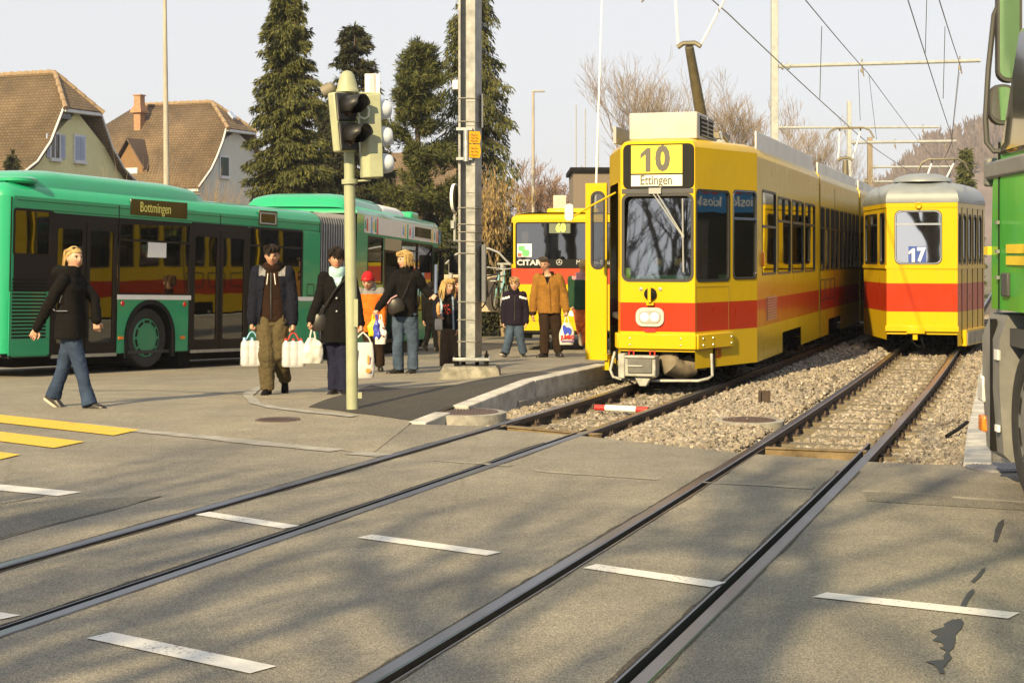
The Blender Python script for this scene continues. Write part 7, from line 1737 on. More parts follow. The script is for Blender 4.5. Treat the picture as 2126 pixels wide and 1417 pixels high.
    def torso(s, name, mat, hem=.46, rx=(.112, .092, .100, .098), ry=(.07, .062, .068, .055), sleeve=(.041, .034, .029), fold=.006, collar=.0, cut=None, fn=None, mats=None, arms=True, grow=1., wl=1., cuff=1., seed=0, hood=False):
        H = s.H; B = s.bulk*grow; b = MB(); rings = []; ax = s.neck-s.hip; zh = s.J(0, 0).z; base = s.hip
        hz = (hem*H-s.hip.z)/(s.neck.z-s.hip.z)
        for t, i in ((hz, 0), (lerp(hz, .35, .5), 0.4), (.42, 1), (.72, 2), (.88, 3)):
            j = int(i); g = i-j; a = lerp(rx[j], rx[min(3, j+1)], g); c = lerp(ry[j], ry[min(3, j+1)], g); q = s.hip.lerp(s.neck, t)
            if t < 0: q = s.hip+Vector((0, 0, (s.neck.z-s.hip.z)*t))
            rings.append([q+s.l*(a*H*B*math.copysign(abs(math.cos(u))**.85, math.cos(u)))+s.f*(c*H*B*math.copysign(abs(math.sin(u))**.85, math.sin(u))) for u in frange2(0, 2*PI*23/24, 23)])
        q = s.neck-Vector((0, 0, .012*H)); rings.append([q+s.l*(.06*H*B*math.cos(u))+s.f*(.045*H*B*math.sin(u)) for u in frange2(0, 2*PI*23/24, 23)])
        q = s.neck+Vector((0, 0, .012*H)); rings.append([q+s.l*(.043*H*math.cos(u))+s.f*(.043*H*math.sin(u)) for u in frange2(0, 2*PI*23/24, 23)])
        b.loft(rings)
        if arms:
            for k in s.arms:
                el, wr = s.arms[k]; s0 = s.sh[k]-s.l*(.02*H*k); w2 = el.lerp(wr, .97)
                capsule(b, [s0, s0.lerp(el, .5)+Vector((0, 0, .0)), el, el.lerp(w2, .5), w2], [sleeve[0]*H*B, sleeve[0]*H*.95*B, sleeve[1]*H*B, sleeve[1]*H*.95*B, sleeve[2]*H*cuff], 12)
        if collar: b.lathe([(.047*H, -.02*H), (.056*H, .0), (.054*H, collar*H), (.047*H, collar*H)], 20, 0, Matrix.Translation(s.neck+s.f*.006*H))
        if hood: b.ball(s.neck-s.f*.055*H+Vector((0, 0, .005*H)), (.075*H, .055*H, .05*H), 12)
        me = fuse(b, .011 if s.Y < 32 else .015, 3, fold*(s.H/1.7), 9., cut, seed); return put(name, me, mats or [mat], s.t, fn)
    def trousers(s, mat, r=(.056, .043, .040, .04), fold=.006, top=.52, name='trousers', fn=None, mats=None, seed=3, ry=.062, rx=.085):
        H = s.H; B = s.bulk; b = MB(); q0 = s.hip
        rings = []
        for z, a, c in ((-.045, .05, .045), (-.02, rx*.95, ry), (.02, rx, ry), (.07, rx*.95, ry*.96), (.09, rx*.85, ry*.85)):
            q = q0+Vector((0, 0, z*H)); rings.append([q+s.l*(a*H*B*math.cos(u))+s.f*(c*H*B*math.sin(u)) for u in frange2(0, 2*PI*19/20, 19)])
        b.loft(rings)
        for k in s.legs:
            kn, an = s.legs[k]; e = an+(kn-an).normalized()*(-.012*H); b.tube([s.hp[k]+Vector((0, 0, .02*H)), s.hp[k].lerp(kn, .5), kn, kn.lerp(e, .5), e], [r[0]*H*B, lerp(r[0], r[1], .45)*H*B, r[1]*H*B, r[2]*H*B, r[3]*H*B], 14); b.ball(s.hp[k], r[0]*H*B, 12)
        me = fuse(b, .011 if s.Y < 32 else .015, 3, fold*(s.H/1.7), 10., None, seed); return put(name, me, mats or [mat], s.t, fn)
    def shoes(s, dirs, mat=SHOE, sole=None, pitch={}, sc=1.):
        for k in s.legs:
            me = shoe_mb(s.legs[k][1]+Vector((0, 0, 0)), Vector((*dirs[k], 0)), .155*s.H*sc, pitch.get(k, 0)).build('shoe', [mat, sole or SOLE], s.t, bevel=0, smooth=50)
    def haircap(s, mat, front=.22, thick=.05, back=-.3, side=-.05, locks=None, seed=1, name='hair', vol=0, noi=.02):
        def ex(x, y, z, p): 
            v = Vector(p); r = 1+thick/.4*(1+.35*max(0, y))*(1 if z > -.2 else .7)+vol*max(0, z)+noi*noise.noise(Vector((x*5, y*5, z*5+seed))); return (v.x*r, (v.y-.0)*r, v.z*r)
        vs, fs = headgrid(ex); keep = []
        for f in fs:
            c = sum((Vector(vs[i]) for i in f), Vector())/4; 
            lim = front if c.y < -.22 else (lerp(front, side, (c.y+.22)/.27) if c.y < .05 else lerp(side, back, min(1, (c.y-.05)/.12)))
            if c.z > lim: keep.append(f)
        m = MB(); m.add(vs, keep, 0, s.RM)
        rs = random.Random(seed)
        if locks:
            for (az, el, ln, n, fall, rad) in locks:
                for i in range(n):
                    a = math.radians(az[0]+(az[1]-az[0])*rs.random()); e = math.radians(el[0]+(el[1]-el[0])*rs.random()); d = Vector((math.cos(e)*math.sin(a)*.36, math.cos(e)*-math.cos(a)*.45, math.sin(e)*.53)); L = ln*rs.uniform(.8, 1.12); pts = [d*.98]; out = Vector((d.x, d.y, 0)).normalized(); dv = out*fall+Vector((0, 0, .1)); q = d*1.06
                    for j in range(6):
                        pts.append(q); dv = (dv*.62+Vector((rs.uniform(-.12, .12), rs.uniform(-.12, .12), -.55))+out*fall*.12); q = q+dv.normalized()*L/6
                        r_ = math.hypot(q.x/.40, q.y/.48)
                        if r_ < 1 and q.z > -.6: q.x /= max(.4, r_); q.y /= max(.4, r_)
                    m.tube(pts, [rad*.6]+[rad]*3+[rad*.85, rad*.6, rad*.2], 5, M=s.RM, flat=.6)
        o = m.build(name, mat, s.t, smooth=60, recalc=True); sd_ = o.modifiers.new('thick', 'SOLIDIFY') if not locks else None
        if sd_: sd_.thickness = .02*s.hh; sd_.offset = -1
        return o
    def w(s, v): return v+s.t.location                       # local -> world
# ---------------------------------------------------------------- bags and bottles
BAGW = pm('white_bag_plastic', (.56, .55, .53), .4, var=.1, sc=4, bump=.3, bsc=12); BAGP = pm('paper_bag_white', (.55, .54, .53), .6, var=.06)
def bag(label, hand_w, w_, h, drop, mat, depth=.12, crush=.02, seed=0, rz=0, taper=.35, name='shopping_bag', handles=True, sag=.0):
    """soft bag hanging from a gripping hand (world point)"""
    t = thing(name, label, 'bag', hand_w, rz); m = MB(); rings = []; n = 20
    for i in range(9):
        u = i/8; zz_ = -drop-h*u; a = lerp(w_*taper, w_, min(1, u*2.2)**.8)/2*(1-.12*max(0, u-.8)/.2); b = lerp(.02, depth/2, min(1, u*1.6))*(1-.3*max(0, u-.85)/.15)
        rings.append([(a*math.copysign(abs(math.cos(q))**.6, math.cos(q)), b*math.copysign(abs(math.sin(q))**.8, math.sin(q)), zz_) for q in frange2(0, 2*PI*(n-1)/n, n-1)])
    m.loft(rings); me = m.mesh('bag'); bm = bmesh.new(); bm.from_mesh(me); bmesh.ops.subdivide_edges(bm, edges=bm.edges, cuts=1, use_grid_fill=True); 
    for v in bm.verts:
        c = v.co; d = noise.noise(Vector((c.x*11+seed, c.y*11, c.z*9)))+.6*noise.noise(Vector((c.x*23, c.y*23+seed, c.z*19))); v.co = c+Vector((c.x*.3, c.y*1.2, 0)).normalized()*d*crush if (abs(c.x)+abs(c.y)) > 1e-4 else c
    bm.to_mesh(me); bm.free(); link('pouch', me, mat, t, smooth=60)
    if handles:
        for s in (-1, 1):
            m = MB(); m.tube([(s*w_*taper*.42, .0, -drop-.01), (s*w_*taper*.3, 0, -drop*.5), (s*.012, 0, .0), (s*.0, 0, .012)], [.008, .01, .01, .01], 6); m.build('handle', mat, t)
    return t
def bottles(label, hw, seed):
    t = thing('water_bottle_pack', label, 'bottle pack', hw, .25); PET = pm('clear_plastic_bottle', (.50, .52, .55), .2, var=.15, sc=20, coat=.5, bump=.3, bsc=30); LB = pm('bottle_label_pale', (.66, .58, .60), .5, var=.2, sc=20)
    CAP_ = pm('bottle_cap_blue', (.25, .45, .65), .4) if seed == 0 else pm('bottle_cap_red', (.5, .05, .05), .4)
    for i in range(3):
        for j in range(2):
            M = Matrix.Translation(((i-1)*.088, (j-.5)*.088, -.40)); m = MB(); m.lathe([(.03, 0), (.041, .012), (.043, .06), (.040, .09), (.043, .12), (.043, .20), (.040, .215), (.043, .23), (.036, .26), (.018, .295), (.015, .31)], 14, 0, M); bo = m.build('bottle', PET, t, smooth=50)
            m = MB(); m.lathe([(.044, .10), (.0445, .105), (.0445, .185), (.044, .19)], 14, 0, M, cap=False); m.build('bottle_label', LB, bo); m = MB(); m.lathe([(.017, .305), (.017, .328), (0, .33)], 10, 0, M); m.build('cap', CAP_, bo)
    m = MB(); m.tube([(-.07, 0, -.1), (-.03, .0, -.02), (0, 0, .0), (.03, 0, -.02), (.07, 0, -.1)], .009, 6); m.build('carry_handle', CAP_, t)
    m = MB(); n = 24; rr = [(.139*math.copysign(abs(math.cos(q))**.45, math.cos(q)), .095*math.copysign(abs(math.sin(q))**.45, math.sin(q))) for q in frange2(0, 2*PI*(n-1)/n, n-1)]
    m.loft([[(x*s*(1+.02*math.sin(7*x+60*z_)), y*s, z_) for x, y in rr] for s, z_ in ((.95, -.405), (1.0, -.385), (.985, -.3), (1.0, -.2), (.95, -.13), (.8, -.105))], caps=False, closed=True)
    if 'milky_film' not in MATS:
        f = bpy.data.materials.new('milky_film'); MATS['milky_film'] = f; nt, N, L, B = nodes(f); B.inputs['Base Color'].default_value = (.78, .78, .8, 1); B.inputs['Roughness'].default_value = .2; B.inputs['Alpha'].default_value = .38
    m.build('shrink_wrap', MATS['milky_film'], t, smooth=60); return t
def P(*a, **k):
    pose = {q: k.pop(q) for q in ('curl', 'hdir', 'pn') if q in k}; p = Person(*a, **k)
    for q, v in pose.items(): setattr(p, q, v)
    return p
V = Vector
# ---- 1 woman walking right, black jacket, flared jeans
p = P('blond woman in black jacket and flared jeans striding right past the green bus', (150, 846), 508, 78, hyaw=50, female=True, curl={1: .9, -1: .9}, pn={1: V((-.3, 1, 0)), -1: V((.2, -1, .0))})
p.setup((147, 568), (148, 677, 0), {-1: ((112, 628, -.09), (82, 682, -.06)), 1: ((190, 625, .08), (194, 668, .07))}, {-1: ((170, 762, -.03), (190, 835, -.05)), 1: ((126, 768, .04), (106, 822, .06))}, head=(154, 536, 0), skin=SKINP, hair=HBR, hw=.03*p.H)
p.torso('jacket', BLK, .425, (.116, .086, .088, .088), (.092, .072, .078, .06), (.040, .035, .032), .008, .05, hood=True, seed=1)
p.trousers(JEAN, (.058, .043, .038, .05), .006, ry=.068, rx=.078); p.shoes({-1: (.8, -.3), 1: (.85, -.25)}, pitch={1: .55, -1: -.1})
p.haircap(HBL, .30, .05, -.42, .0, [((95, 265), (-10, 55), .58, 80, .3, .032)], 4)
m = MB()
for e in (-1, 1): m.ball((e*.15, -.22, .46), (.11, .03, .06), 10, 0, p.RM)
m.tube([(-.37, .05, .25), (-.28, -.2, .45), (0, -.26, .5), (.28, -.2, .45), (.37, .05, .25)], .009, 6, M=p.RM); m.build('sunglasses', SHOE, p.t)
JZ = MATS['bright_trim']
for (a, b) in (((138, 612, -.105), (133, 628, -.105)), ((124, 644, -.10), (120, 640, -.1)), ((150, 644, -.11), (128, 644, -.112))): MB().tube([p.J(*a), p.J(*b)], .004, 5).build('zip', JZ, p.t)
# ---- 2 teenager with water packs
p = P('teenage boy in open navy jacket and khaki trousers carrying two water packs', (566, 818), 498, 4, hyaw=6, tilt=14, curl={1: 1.25, -1: 1.25}, pn={1: V((-1, .2, 0)), -1: V((1, .2, 0))})
p.setup((566, 556), (566, 668), {-1: ((529, 616, -.01), (526, 668, -.05)), 1: ((607, 616, -.01), (611, 670, -.05))}, {-1: ((556, 735, -.06), (558, 804, -.05)), 1: ((577, 738, -.02), (586, 788, .12))}, head=(567, 530, -.035), hair=HDK)
p.trousers(KHAKI, (.064, .054, .050, .046), .010, rx=.09); p.shoes({-1: (-.1, -1), 1: (.15, -1)}, BLK, pitch={1: .7})
p.torso('hoodie', BROWNH, .47, (.088, .086, .09, .08), (.066, .064, .064, .05), fold=.006, collar=.03, arms=False, hood=True)
def ct(c): 
    q = c-p.neck; d = q.dot(p.f); x = q.dot(p.l); return d > .0 and abs(x) < (.038+.035*min(1, max(0, -q.z)/(.3*p.H)))*p.H and q.z < .02*p.H+.01
p.torso('jacket', NAVY, .445, (.112, .104, .108, .104), (.076, .07, .072, .056), (.046, .041, .034), .008, cut=ct, seed=5, mats=[NAVY, GREYC], fn=lambda c: 1 if (c-p.neck).z > -.05*p.H and abs((c-p.neck).dot(p.l)) < .085*p.H and (c-p.neck).dot(p.f) > -.01 else 0)
p.haircap(HDK, .24, .05, -.36, -.05, [((-70, 70), (35, 80), .28, 26, .35, .045)], 7)
for a, b in (((560, 567, -.08), (558, 590, -.085)), ((573, 567, -.08), (576, 590, -.085))): MB().tube([p.J(*a), p.J(*b)], .005, 5).build('hood_cord', WHT, p.t)
MB().tube([p.J(566, 566, -.076), p.J(566, 660, -.076)], .004, 5).build('zip', JZ, p.t)
hwL = p.w(p.arms[-1][1]+V((0, 0, -.06*p.H))); hwR = p.w(p.arms[1][1]+V((0, 0, -.06*p.H)))
bottles('shrink wrapped pack of water bottles with blue caps in the teenager\'s right hand', hwL, 0); bottles('shrink wrapped pack of water bottles with red carrying handle in the teenager\'s left hand', hwR, 1)
# ---- 3 woman in the long black coat
p = P('dark haired woman in long black coat and turquoise turtleneck behind the traffic light pole', (700, 818), 507, 8, hyaw=16, tilt=3, female=True, curl={1: 1.25, -1: 1.25}, pn={1: V((-1, .2, 0)), -1: V((1, .2, 0))})
p.setup((700, 567), (700, 668), {-1: ((664, 618, -.02), (648, 664, -.06)), 1: ((738, 618, .0), (750, 672, -.04))}, {-1: ((692, 738, .02), (694, 806, .0)), 1: ((712, 740, .0), (716, 808, -.04))}, head=(699, 538, -.03), hair=HDK)
p.trousers(NAVT, (.056, .045, .043, .045), .006); p.shoes({-1: (-.2, -1), 1: (.2, -1)}, SHOE, SHOE)
p.torso('turtleneck', TURQ, .6, (.07, .07, .085, .08), (.05, .05, .056, .048), fold=.002, collar=.045, arms=False)
def ct(c): q = c-p.neck; d = q.dot(p.f); x = q.dot(p.l); return d > 0 and abs(x) < .042*p.H*max(0, 1+q.z/(.105*p.H)) 
p.torso('coat', BLK, .345, (.112, .086, .098, .1), (.085, .066, .072, .056), (.042, .037, .033), .007, cut=ct, seed=8)
p.haircap(HDK, .30, .09, -.40, -.02, [((-60, 60), (30, 85), .36, 34, .55, .06), ((60, 300), (0, 60), .3, 30, .3, .06)], 9, vol=.1)
MB().tube([p.J(722, 575, -.06), p.J(700, 600, -.085), p.J(680, 632, -.085), p.J(664, 652, -.07)], .011, 6).build('bag_strap', SHOE, p.t)
m = MB(); rings = []
for z, e in ((-.34*0, .6), (-.06, 1), (-.16, 1), (-.21, .8)): rings.append([(math.cos(a)*.11*e, math.sin(a)*.05*e, z) for a in frange2(0, 2*PI*15/16, 15)])
m.loft(rings); o = m.build('handbag', SHOE, smooth=50, bevel=.005); o.location = p.w(p.J(664, 650, -.05)); tag(o, 'black shoulder bag at the hip of the woman in the long coat', 'bag')
for py in (588, 618, 645): m = MB(); m.lathe([(.012, 0), (.012, .006), (0, .008)], 10, 0, Matrix.Translation(p.J(702, py, -.088 if py > 600 else -.075)) @ Matrix.Rotation(PI/2, 4, 'X')); m.build('button', JZ, p.t)
bag('crumpled white plastic bag in the right hand of the woman in the long coat', p.w(p.arms[-1][1]+V((.02, 0, -.06*p.H))), .26, .30, .1, BAGW, .16, .03, 3, .2, .3)
bgt = bag('white paper carrier bag with an orange dot behind the traffic light pole', p.w(p.arms[1][1]+V((.03, -.02, -.06*p.H))), .27, .42, .11, BAGP, .13, .006, 5, .1, .85, name='paper_bag')
m = MB(); m.lathe([(.03, 0), (0, .002)], 14, 0, Matrix.Translation((.06, -.075, -.44)) @ Matrix.Rotation(PI/2, 4, 'X')); m.bx(-.09, -.07, -.078, -.07, -.32, -.18); m.bx(.05, .075, -.078, -.07, -.36, -.26, 0); m.build('print', pm('print_orange', (.75, .25, .05), .6), bgt)
# ---- 5 blond woman looking left (before the boy so that bags hang from her hand)
p = P('blond woman in short black jacket and faded jeans looking left, bags in her hand', (841, 775), 516, -24, hyaw=-56, tilt=4, female=True, curl={1: .5, -1: 1.2}, pn={1: V((-.3, -.6, .4)), -1: V((.5, .5, 0))})
p.setup((845, 562), (841, 655), {-1: ((806, 612, -.06), (787, 640, -.12)), 1: ((880, 600, .02), (896, 612, -.04))}, {-1: ((826, 712, -.02), (828, 764, -.02)), 1: ((857, 712, .02), (857, 764, .0))}, head=(841, 540, -.02), skin=SKINP, hair=HBR)
p.trousers(JEANP, (.06, .047, .044, .046), .007); p.shoes({-1: (-.8, -.6), 1: (-.3, -1)}, SHOE, SHOE)
p.torso('jacket', BLK, .46, (.108, .088, .094, .092), (.084, .07, .076, .058), (.042, .037, .032), .009, .04, seed=11)
p.haircap(HBL, .26, .08, -.42, -.06, [((62, 298), (0, 65), .62, 110, .35, .034), ((-50, 50), (55, 85), .3, 26, .5, .032)], 12, vol=.06)
MB().tube([p.J(856, 566, -.05), p.J(846, 600, -.1), p.J(830, 632, -.1)], .009, 6).build('bag_strap', SHOE, p.t)
m = MB(); rings = []
for z, e in ((.06, .7), (.0, 1), (-.1, 1.05), (-.15, .85)): rings.append([(math.cos(a)*.13*e, math.sin(a)*.06*e, z) for a in frange2(0, 2*PI*15/16, 15)])
m.loft(rings); o = m.build('handbag', SHOE, smooth=50); o.location = p.w(p.J(822, 628, -.14)); o.rotation_euler = (0, -.35, 0); tag(o, 'black shoulder bag with a pink edge worn by the blond woman', 'bag')
m = MB(); m.tube([(-.1, -.05, .03), (-.02, -.06, .085), (.08, -.05, .1)], .012, 6); m.build('edging', PINKC, o)
hw_ = p.w(p.arms[-1][1]+V((-.01, -.02, -.05*p.H)))
YB_ = pm('bag_yellow', (.75, .55, .02), .4, bump=.3, bsc=12); BB_ = pm('bag_blue', (.03, .05, .38), .4, bump=.3, bsc=12); RB_ = pm('bag_white_red', (.7, .66, .64), .4, var=.05, bump=.3, bsc=12)
bag('yellow plastic shopping bag hanging beside the boy in orange', hw_+V((-.06, .03, 0)), .16, .26, .06, YB_, .08, .02, 21, .3, .3)
bag('narrow blue and white plastic bag hanging from the blond woman\'s hand', hw_+V((.0, -.03, 0)), .11, .28, .08, BB_, .07, .02, 22, -.2, .35)
b_ = bag('white plastic bag with red and black marks in the blond woman\'s hand', hw_+V((.055, .0, .0)), .18, .38, .06, RB_, .1, .02, 23, .1, .3)
m = MB(); rs2 = random.Random(4)
for i in range(12): x, z = rs2.uniform(-.07, .07), rs2.uniform(-.36, -.16); m.ball((x, -.052, z), (.016, .008, .012), 6, i % 2)
m.build('spots', [RED, SHOE], b_)
# ---- 4 boy in orange with red hat
p = P('boy in orange jacket and red knitted hat looking down beside the shopping bags', (775, 772), 558, 2, hyaw=-8, tilt=22, child=True)
p.setup((769, 600), (772, 678), {-1: ((746, 640, 0), (748, 676, -.05)), 1: ((794, 640, 0), (794, 676, -.04))}, {-1: ((768, 722, 0), (768, 762, .0)), 1: ((786, 722, .03), (788, 758, .06))}, head=(765, 583, -.05), skin=SKINP, hair=HBR)
p.trousers(DBRN, (.062, .05, .048, .048), .008); p.shoes({-1: (-.2, -1), 1: (.2, -1)}, SHOE, SHOE)
p.torso('jacket', ORAN, .39, (.118, .11, .112, .105), (.09, .084, .082, .062), (.05, .046, .042), .009, .05, seed=14, mats=[ORAN, GREYC], fn=lambda c: 1 if (c-p.neck).z > -.045*p.H and (c-p.neck).length < .17*p.H else 0)
o = p.haircap(REDK, .16, .06, -.2, -.12, None, 15, name='knitted_hat', vol=.05, noi=.0)
m = MB(); m.lathe([(.1, 0), (.1, .012), (.07, .014), (.05, .014), (.05, .02), (0, .02)], 16, 0, p.RM @ Matrix.Translation((-.06, -.40, .27)) @ Matrix.Rotation(PI/2+.35, 4, 'X')); m.build('hat_badge', pm('badge_pale', (.5, .2, .18), .7), o)
m = MB()
for i in range(9): a = .2+i*.15; m.ball((.36*math.cos(a*.4), .1+.1*i/9, .1-.07*i), (.06, .06, .05), 6, i % 2, p.RM)
m.build('striped_scarf', [SHOE, WHT], p.t)
# ---- 6 girl with pastry
p = P('girl with long blond hair holding a pastry beside the grey mast', (927, 766), 573, 18, hyaw=40, tilt=4, child=True, female=True, curl={1: .3, -1: 1.0}, pn={-1: V((.6, -.5, .2)), 1: V((-1, 0, 0))})
p.setup((925, 612), (928, 684), {-1: ((904, 650, -.02), (912, 657, -.14)), 1: ((952, 648, .02), (950, 680, -.02))}, {-1: ((921, 725, -.02), (922, 757, .0)), 1: ((940, 722, .02), (942, 755, .05))}, head=(930, 595, -.04), skin=SKINP, hair=HLB)
p.trousers(TAUPE, (.062, .052, .05, .052), .008); p.shoes({-1: (-.1, -1), 1: (.5, -1)}, SHOE, SHOE)
p.torso('shirt', BLK, .44, (.095, .088, .09, .08), (.07, .066, .066, .05), fold=.005, arms=False, mats=[BLK, RED], fn=lambda c: 1 if (c-p.neck).dot(p.f) > .04 and .1*p.H < -(c-p.neck).z < .2*p.H and noise.noise(V((c.x*45, c.z*45, 1))) > .18 else 0)
def ct(c): q = c-p.neck; return q.dot(p.f) > 0 and abs(q.dot(p.l)) < .055*p.H
p.torso('jacket', NAVY, .42, (.118, .108, .11, .1), (.086, .08, .078, .058), (.048, .044, .038), .008, cut=ct, seed=17, mats=[NAVY, LJEAN], fn=lambda c: 1 if abs((c-p.neck).dot(p.l)) < .075*p.H and (c-p.neck).dot(p.f) > .02 else 0)
p.haircap(HBL, .24, .05, -.45, -.1, [((58, 302), (0, 65), 1.25, 130, .28, .03), ((-55, 55), (55, 85), .3, 24, .5, .03)], 18)
q = p.w(p.arms[-1][1]+V((0, -.05*p.H, .03*p.H))); m = MB(); m.tube([(0, 0, -.05), (.004, 0, .02), (-.004, 0, .09), (0, 0, .16), (.006, 0, .2)], [.02, .032, .036, .03, .014], 10); me = fuse(m, .006, 2, .006, 25.); o = link('pastry', me, pm('pastry_brown', (.42, .24, .10), .7, var=.35, sc=30, bump=.4), None, smooth=60); o.location = q; tag(o, 'golden pastry held upright by the blond girl', 'pastry')
bag('small white paper bag held by the blond girl under the pastry', q+V((-.0, .0, -.06)), .12, .18, .01, BAGP, .06, .006, 25, .2, .9, handles=False, name='paper_bag')
# ---- 7, 8 people half hidden behind
p = P('person in dark clothes walking away behind the blond woman', (900, 728), 582, 150, Y=31.5, hyaw=160)
p.setup((893, 613), (897, 668), {-1: ((905, 640, 0), (908, 664, 0)), 1: ((880, 640, 0), (880, 664, 0))}, {-1: ((905, 696, 0), (906, 722, 0)), 1: ((888, 696, .02), (882, 714, .02))}, head=(893, 596, 0), hair=HDK)
p.trousers(BLK); p.torso('jacket', BLK, .46, seed=20, collar=.03); p.shoes({-1: (.5, .8), 1: (.5, .8)}, SHOE, SHOE, pitch={1: .6}); p.haircap(HDK, .1, .07, -.45, -.2, None, 21)
p = P('curly haired child in dark red clothes hidden behind the girl and the mast', (950, 752), 571, 30, Y=28.2, hyaw=30, child=True)
p.setup((948, 612), (950, 676), {-1: ((930, 645, 0), (932, 676, 0)), 1: ((968, 645, 0), (966, 676, 0))}, {-1: ((945, 714, 0), (945, 744, 0)), 1: ((957, 714, 0), (957, 744, 0))}, head=(946, 593, 0), hair=HBR)
p.trousers(NAVY); p.torso('jacket', cloth('dark_red_cloth', (.025, .006, .008)), .43, seed=22, collar=.03); p.shoes({-1: (0, -1), 1: (0, -1)}, SHOE, SHOE); p.haircap(HBR, .22, .06, -.42, -.15, [((30, 330), (-10, 85), .3, 60, .6, .07)], 23)
# ---- 9 boy in dark quilted jacket
p = P('small boy in dark jacket with white shoulder stripes and faded jeans', (1068, 741), 573, -4, hyaw=-6, tilt=4, child=True, curl={1: .4, -1: .4})
p.setup((1069, 607), (1068, 672), {-1: ((1046, 640, 0), (1046, 668, -.03)), 1: ((1091, 640, 0), (1092, 668, -.03))}, {-1: ((1057, 704, -.02), (1049, 731, -.03)), 1: ((1080, 704, .0), (1086, 731, .04))}, head=(1069, 590, -.03), skin=SKINP, hair=HLB)
p.trousers(JEANP, (.066, .054, .052, .054), .009); p.shoes({-1: (-.5, -1), 1: (.25, -1)}, SHOE, SOLE, pitch={-1: -.25, 1: .25})
def fnb(c):
    q = c-p.neck; x = abs(q.dot(p.l)); return 1 if (-.075*p.H < q.z+.25*(x-.1*p.H) < -.05*p.H and .06*p.H < x < .16*p.H) else 0
p.torso('jacket', PLUM, .40, (.122, .116, .118, .105), (.09, .086, .084, .062), (.052, .046, .04), .007, .05, seed=25, mats=[PLUM, WHT], fn=fnb)
p.haircap(HLB, .25, .05, -.36, -.08, [((-70, 70), (30, 80), .26, 26, .4, .05)], 26); MB().tube([p.J(1069, 612, -.1), p.J(1068, 664, -.1)], .004, 5).build('zip', JZ, p.t)
# ---- 10 man with tan jacket and JUMBO bag
p = P('man in tan brown jacket looking down, carrying a white bag marked JUMBO', (1140, 741), 527, -6, hyaw=-22, tilt=14, bulk=1.02, curl={1: 1.25, -1: .45}, pn={1: V((-1, .2, 0)), -1: V((1, .2, 0))})
p.setup((1138, 570), (1141, 640), {-1: ((1109, 612, 0), (1106, 650, -.02)), 1: ((1170, 608, 0), (1175, 644, -.05))}, {-1: ((1131, 690, -.02), (1130, 731, -.03)), 1: ((1155, 690, .02), (1159, 728, .03))}, head=(1131, 548, -.02), skin=SKIN, hair=HDK)
p.trousers(DBRN, (.062, .050, .047, .045), .008); p.shoes({-1: (-.7, -.8), 1: (.3, -1)}, SHOE, SHOE)
p.torso('shirt', BLK, .6, (.07, .07, .085, .08), (.05, .05, .06, .048), fold=.002, arms=False, mats=[BLK, SKIN], fn=lambda c: 1 if (c-p.neck).z > -.02*p.H else 0)
def ct(c): q = c-p.neck; return q.dot(p.f) > 0 and abs(q.dot(p.l)+.004) < .034*p.H*max(0, 1+q.z/(.10*p.H))
p.torso('jacket', TANJ, .425, (.112, .104, .106, .102), (.086, .08, .078, .06), (.047, .042, .036), .009, .03, cut=ct, seed=28, mats=[TANJ, DBRN], fn=lambda c: 1 if ((c-p.neck).dot(p.l) < -.1*p.H and c.z < .44*p.H) or ((c-p.neck).z > .0 and (c-p.neck).length < .08*p.H) else 0)
p.haircap(pm('hair_greybrown', (.05, .038, .03), .75, spec=.15, var=.4, sc=30), .30, .03, -.34, -.02, [((-60, 60), (40, 80), .16, 40, .3, .035)], 29)
MB().tube([p.J(1140, 585, -.095), p.J(1143, 645, -.1)], .004, 5).build('zip', DBRN, p.t)
q = p.w(p.arms[1][1]+V((.01, -.02, -.05*p.H))); jb = bag('white plastic carrier bag printed JUMBO with a blue elephant shape, held by the man', q, .31, .44, .14, BAGW, .14, .012, 31, .05, .35)
m = MB(); Mx = Matrix.Translation((.01, -.082, -.43)) @ Matrix.Rotation(PI/2, 4, 'X'); text_mb(m, 'JUMBO', .105, Mx, sx=.8, bold=.006, ext=.006); m.build('lettering', RED, jb, smooth=0)
m = MB(); Mx = Matrix.Translation((.01, -.082, -.505)) @ Matrix.Rotation(PI/2, 4, 'X'); m.bx(-.13, .13, -.012, .012, 0, .008, 0, Mx); m.build('print_strip', pm('print_violet', (.2, .1, .3), .6), jb)
BLU = pm('print_blue', (.03, .06, .5), .5); m = MB(); e = [(-.06, -.08), (-.02, -.085), (-.01, -.05), (.03, -.05), (.035, -.09), (.075, -.09), (.085, -.01), (.075, .04), (.04, .06), (.0, .055), (-.02, .08), (-.045, .06), (-.04, .105), (-.06, .115), (-.085, .09), (-.09, .03), (-.075, -.02)]
m.slab([(x, -.078, z-.29) for x, z in e], (0, .02, 0)); m.build('blue_print', BLU, jb, smooth=0)
# ---- 11 person in green fleece boarding behind the open tram door
p = P('person in dark green fleece and orange patterned trousers seen from behind at the tram door', (1204, 722), 536, 172, Y=27., hyaw=190)
p.setup((1205, 575), (1208, 640), {1: ((1188, 612, .0), (1187, 634, -.02)), -1: ((1226, 612, 0), (1228, 640, 0))}, {-1: ((1215, 682, .03), (1216, 714, .0)), 1: ((1203, 672, -.02), (1208, 692, .14))}, head=(1211, 552, .0), hair=HBL)
p.trousers(ORPT, (.058, .05, .047, .045), .008); p.shoes({-1: (.1, 1), 1: (.1, 1)}, cloth('boot_brown', (.08, .055, .03)), SOLE, pitch={1: 1.0}, sc=1.15); p.torso('fleece', GRNF, .43, (.105, .1, .104, .1), (.085, .08, .078, .06), (.048, .044, .036), .006, .05, seed=33, mats=[GRNF, PINKC], fn=lambda c: 1 if (c-p.neck).z > -.03*p.H and (c-p.neck).length < .1*p.H else 0); p.haircap(HBL, .1, .06, -.45, -.2, None, 34)
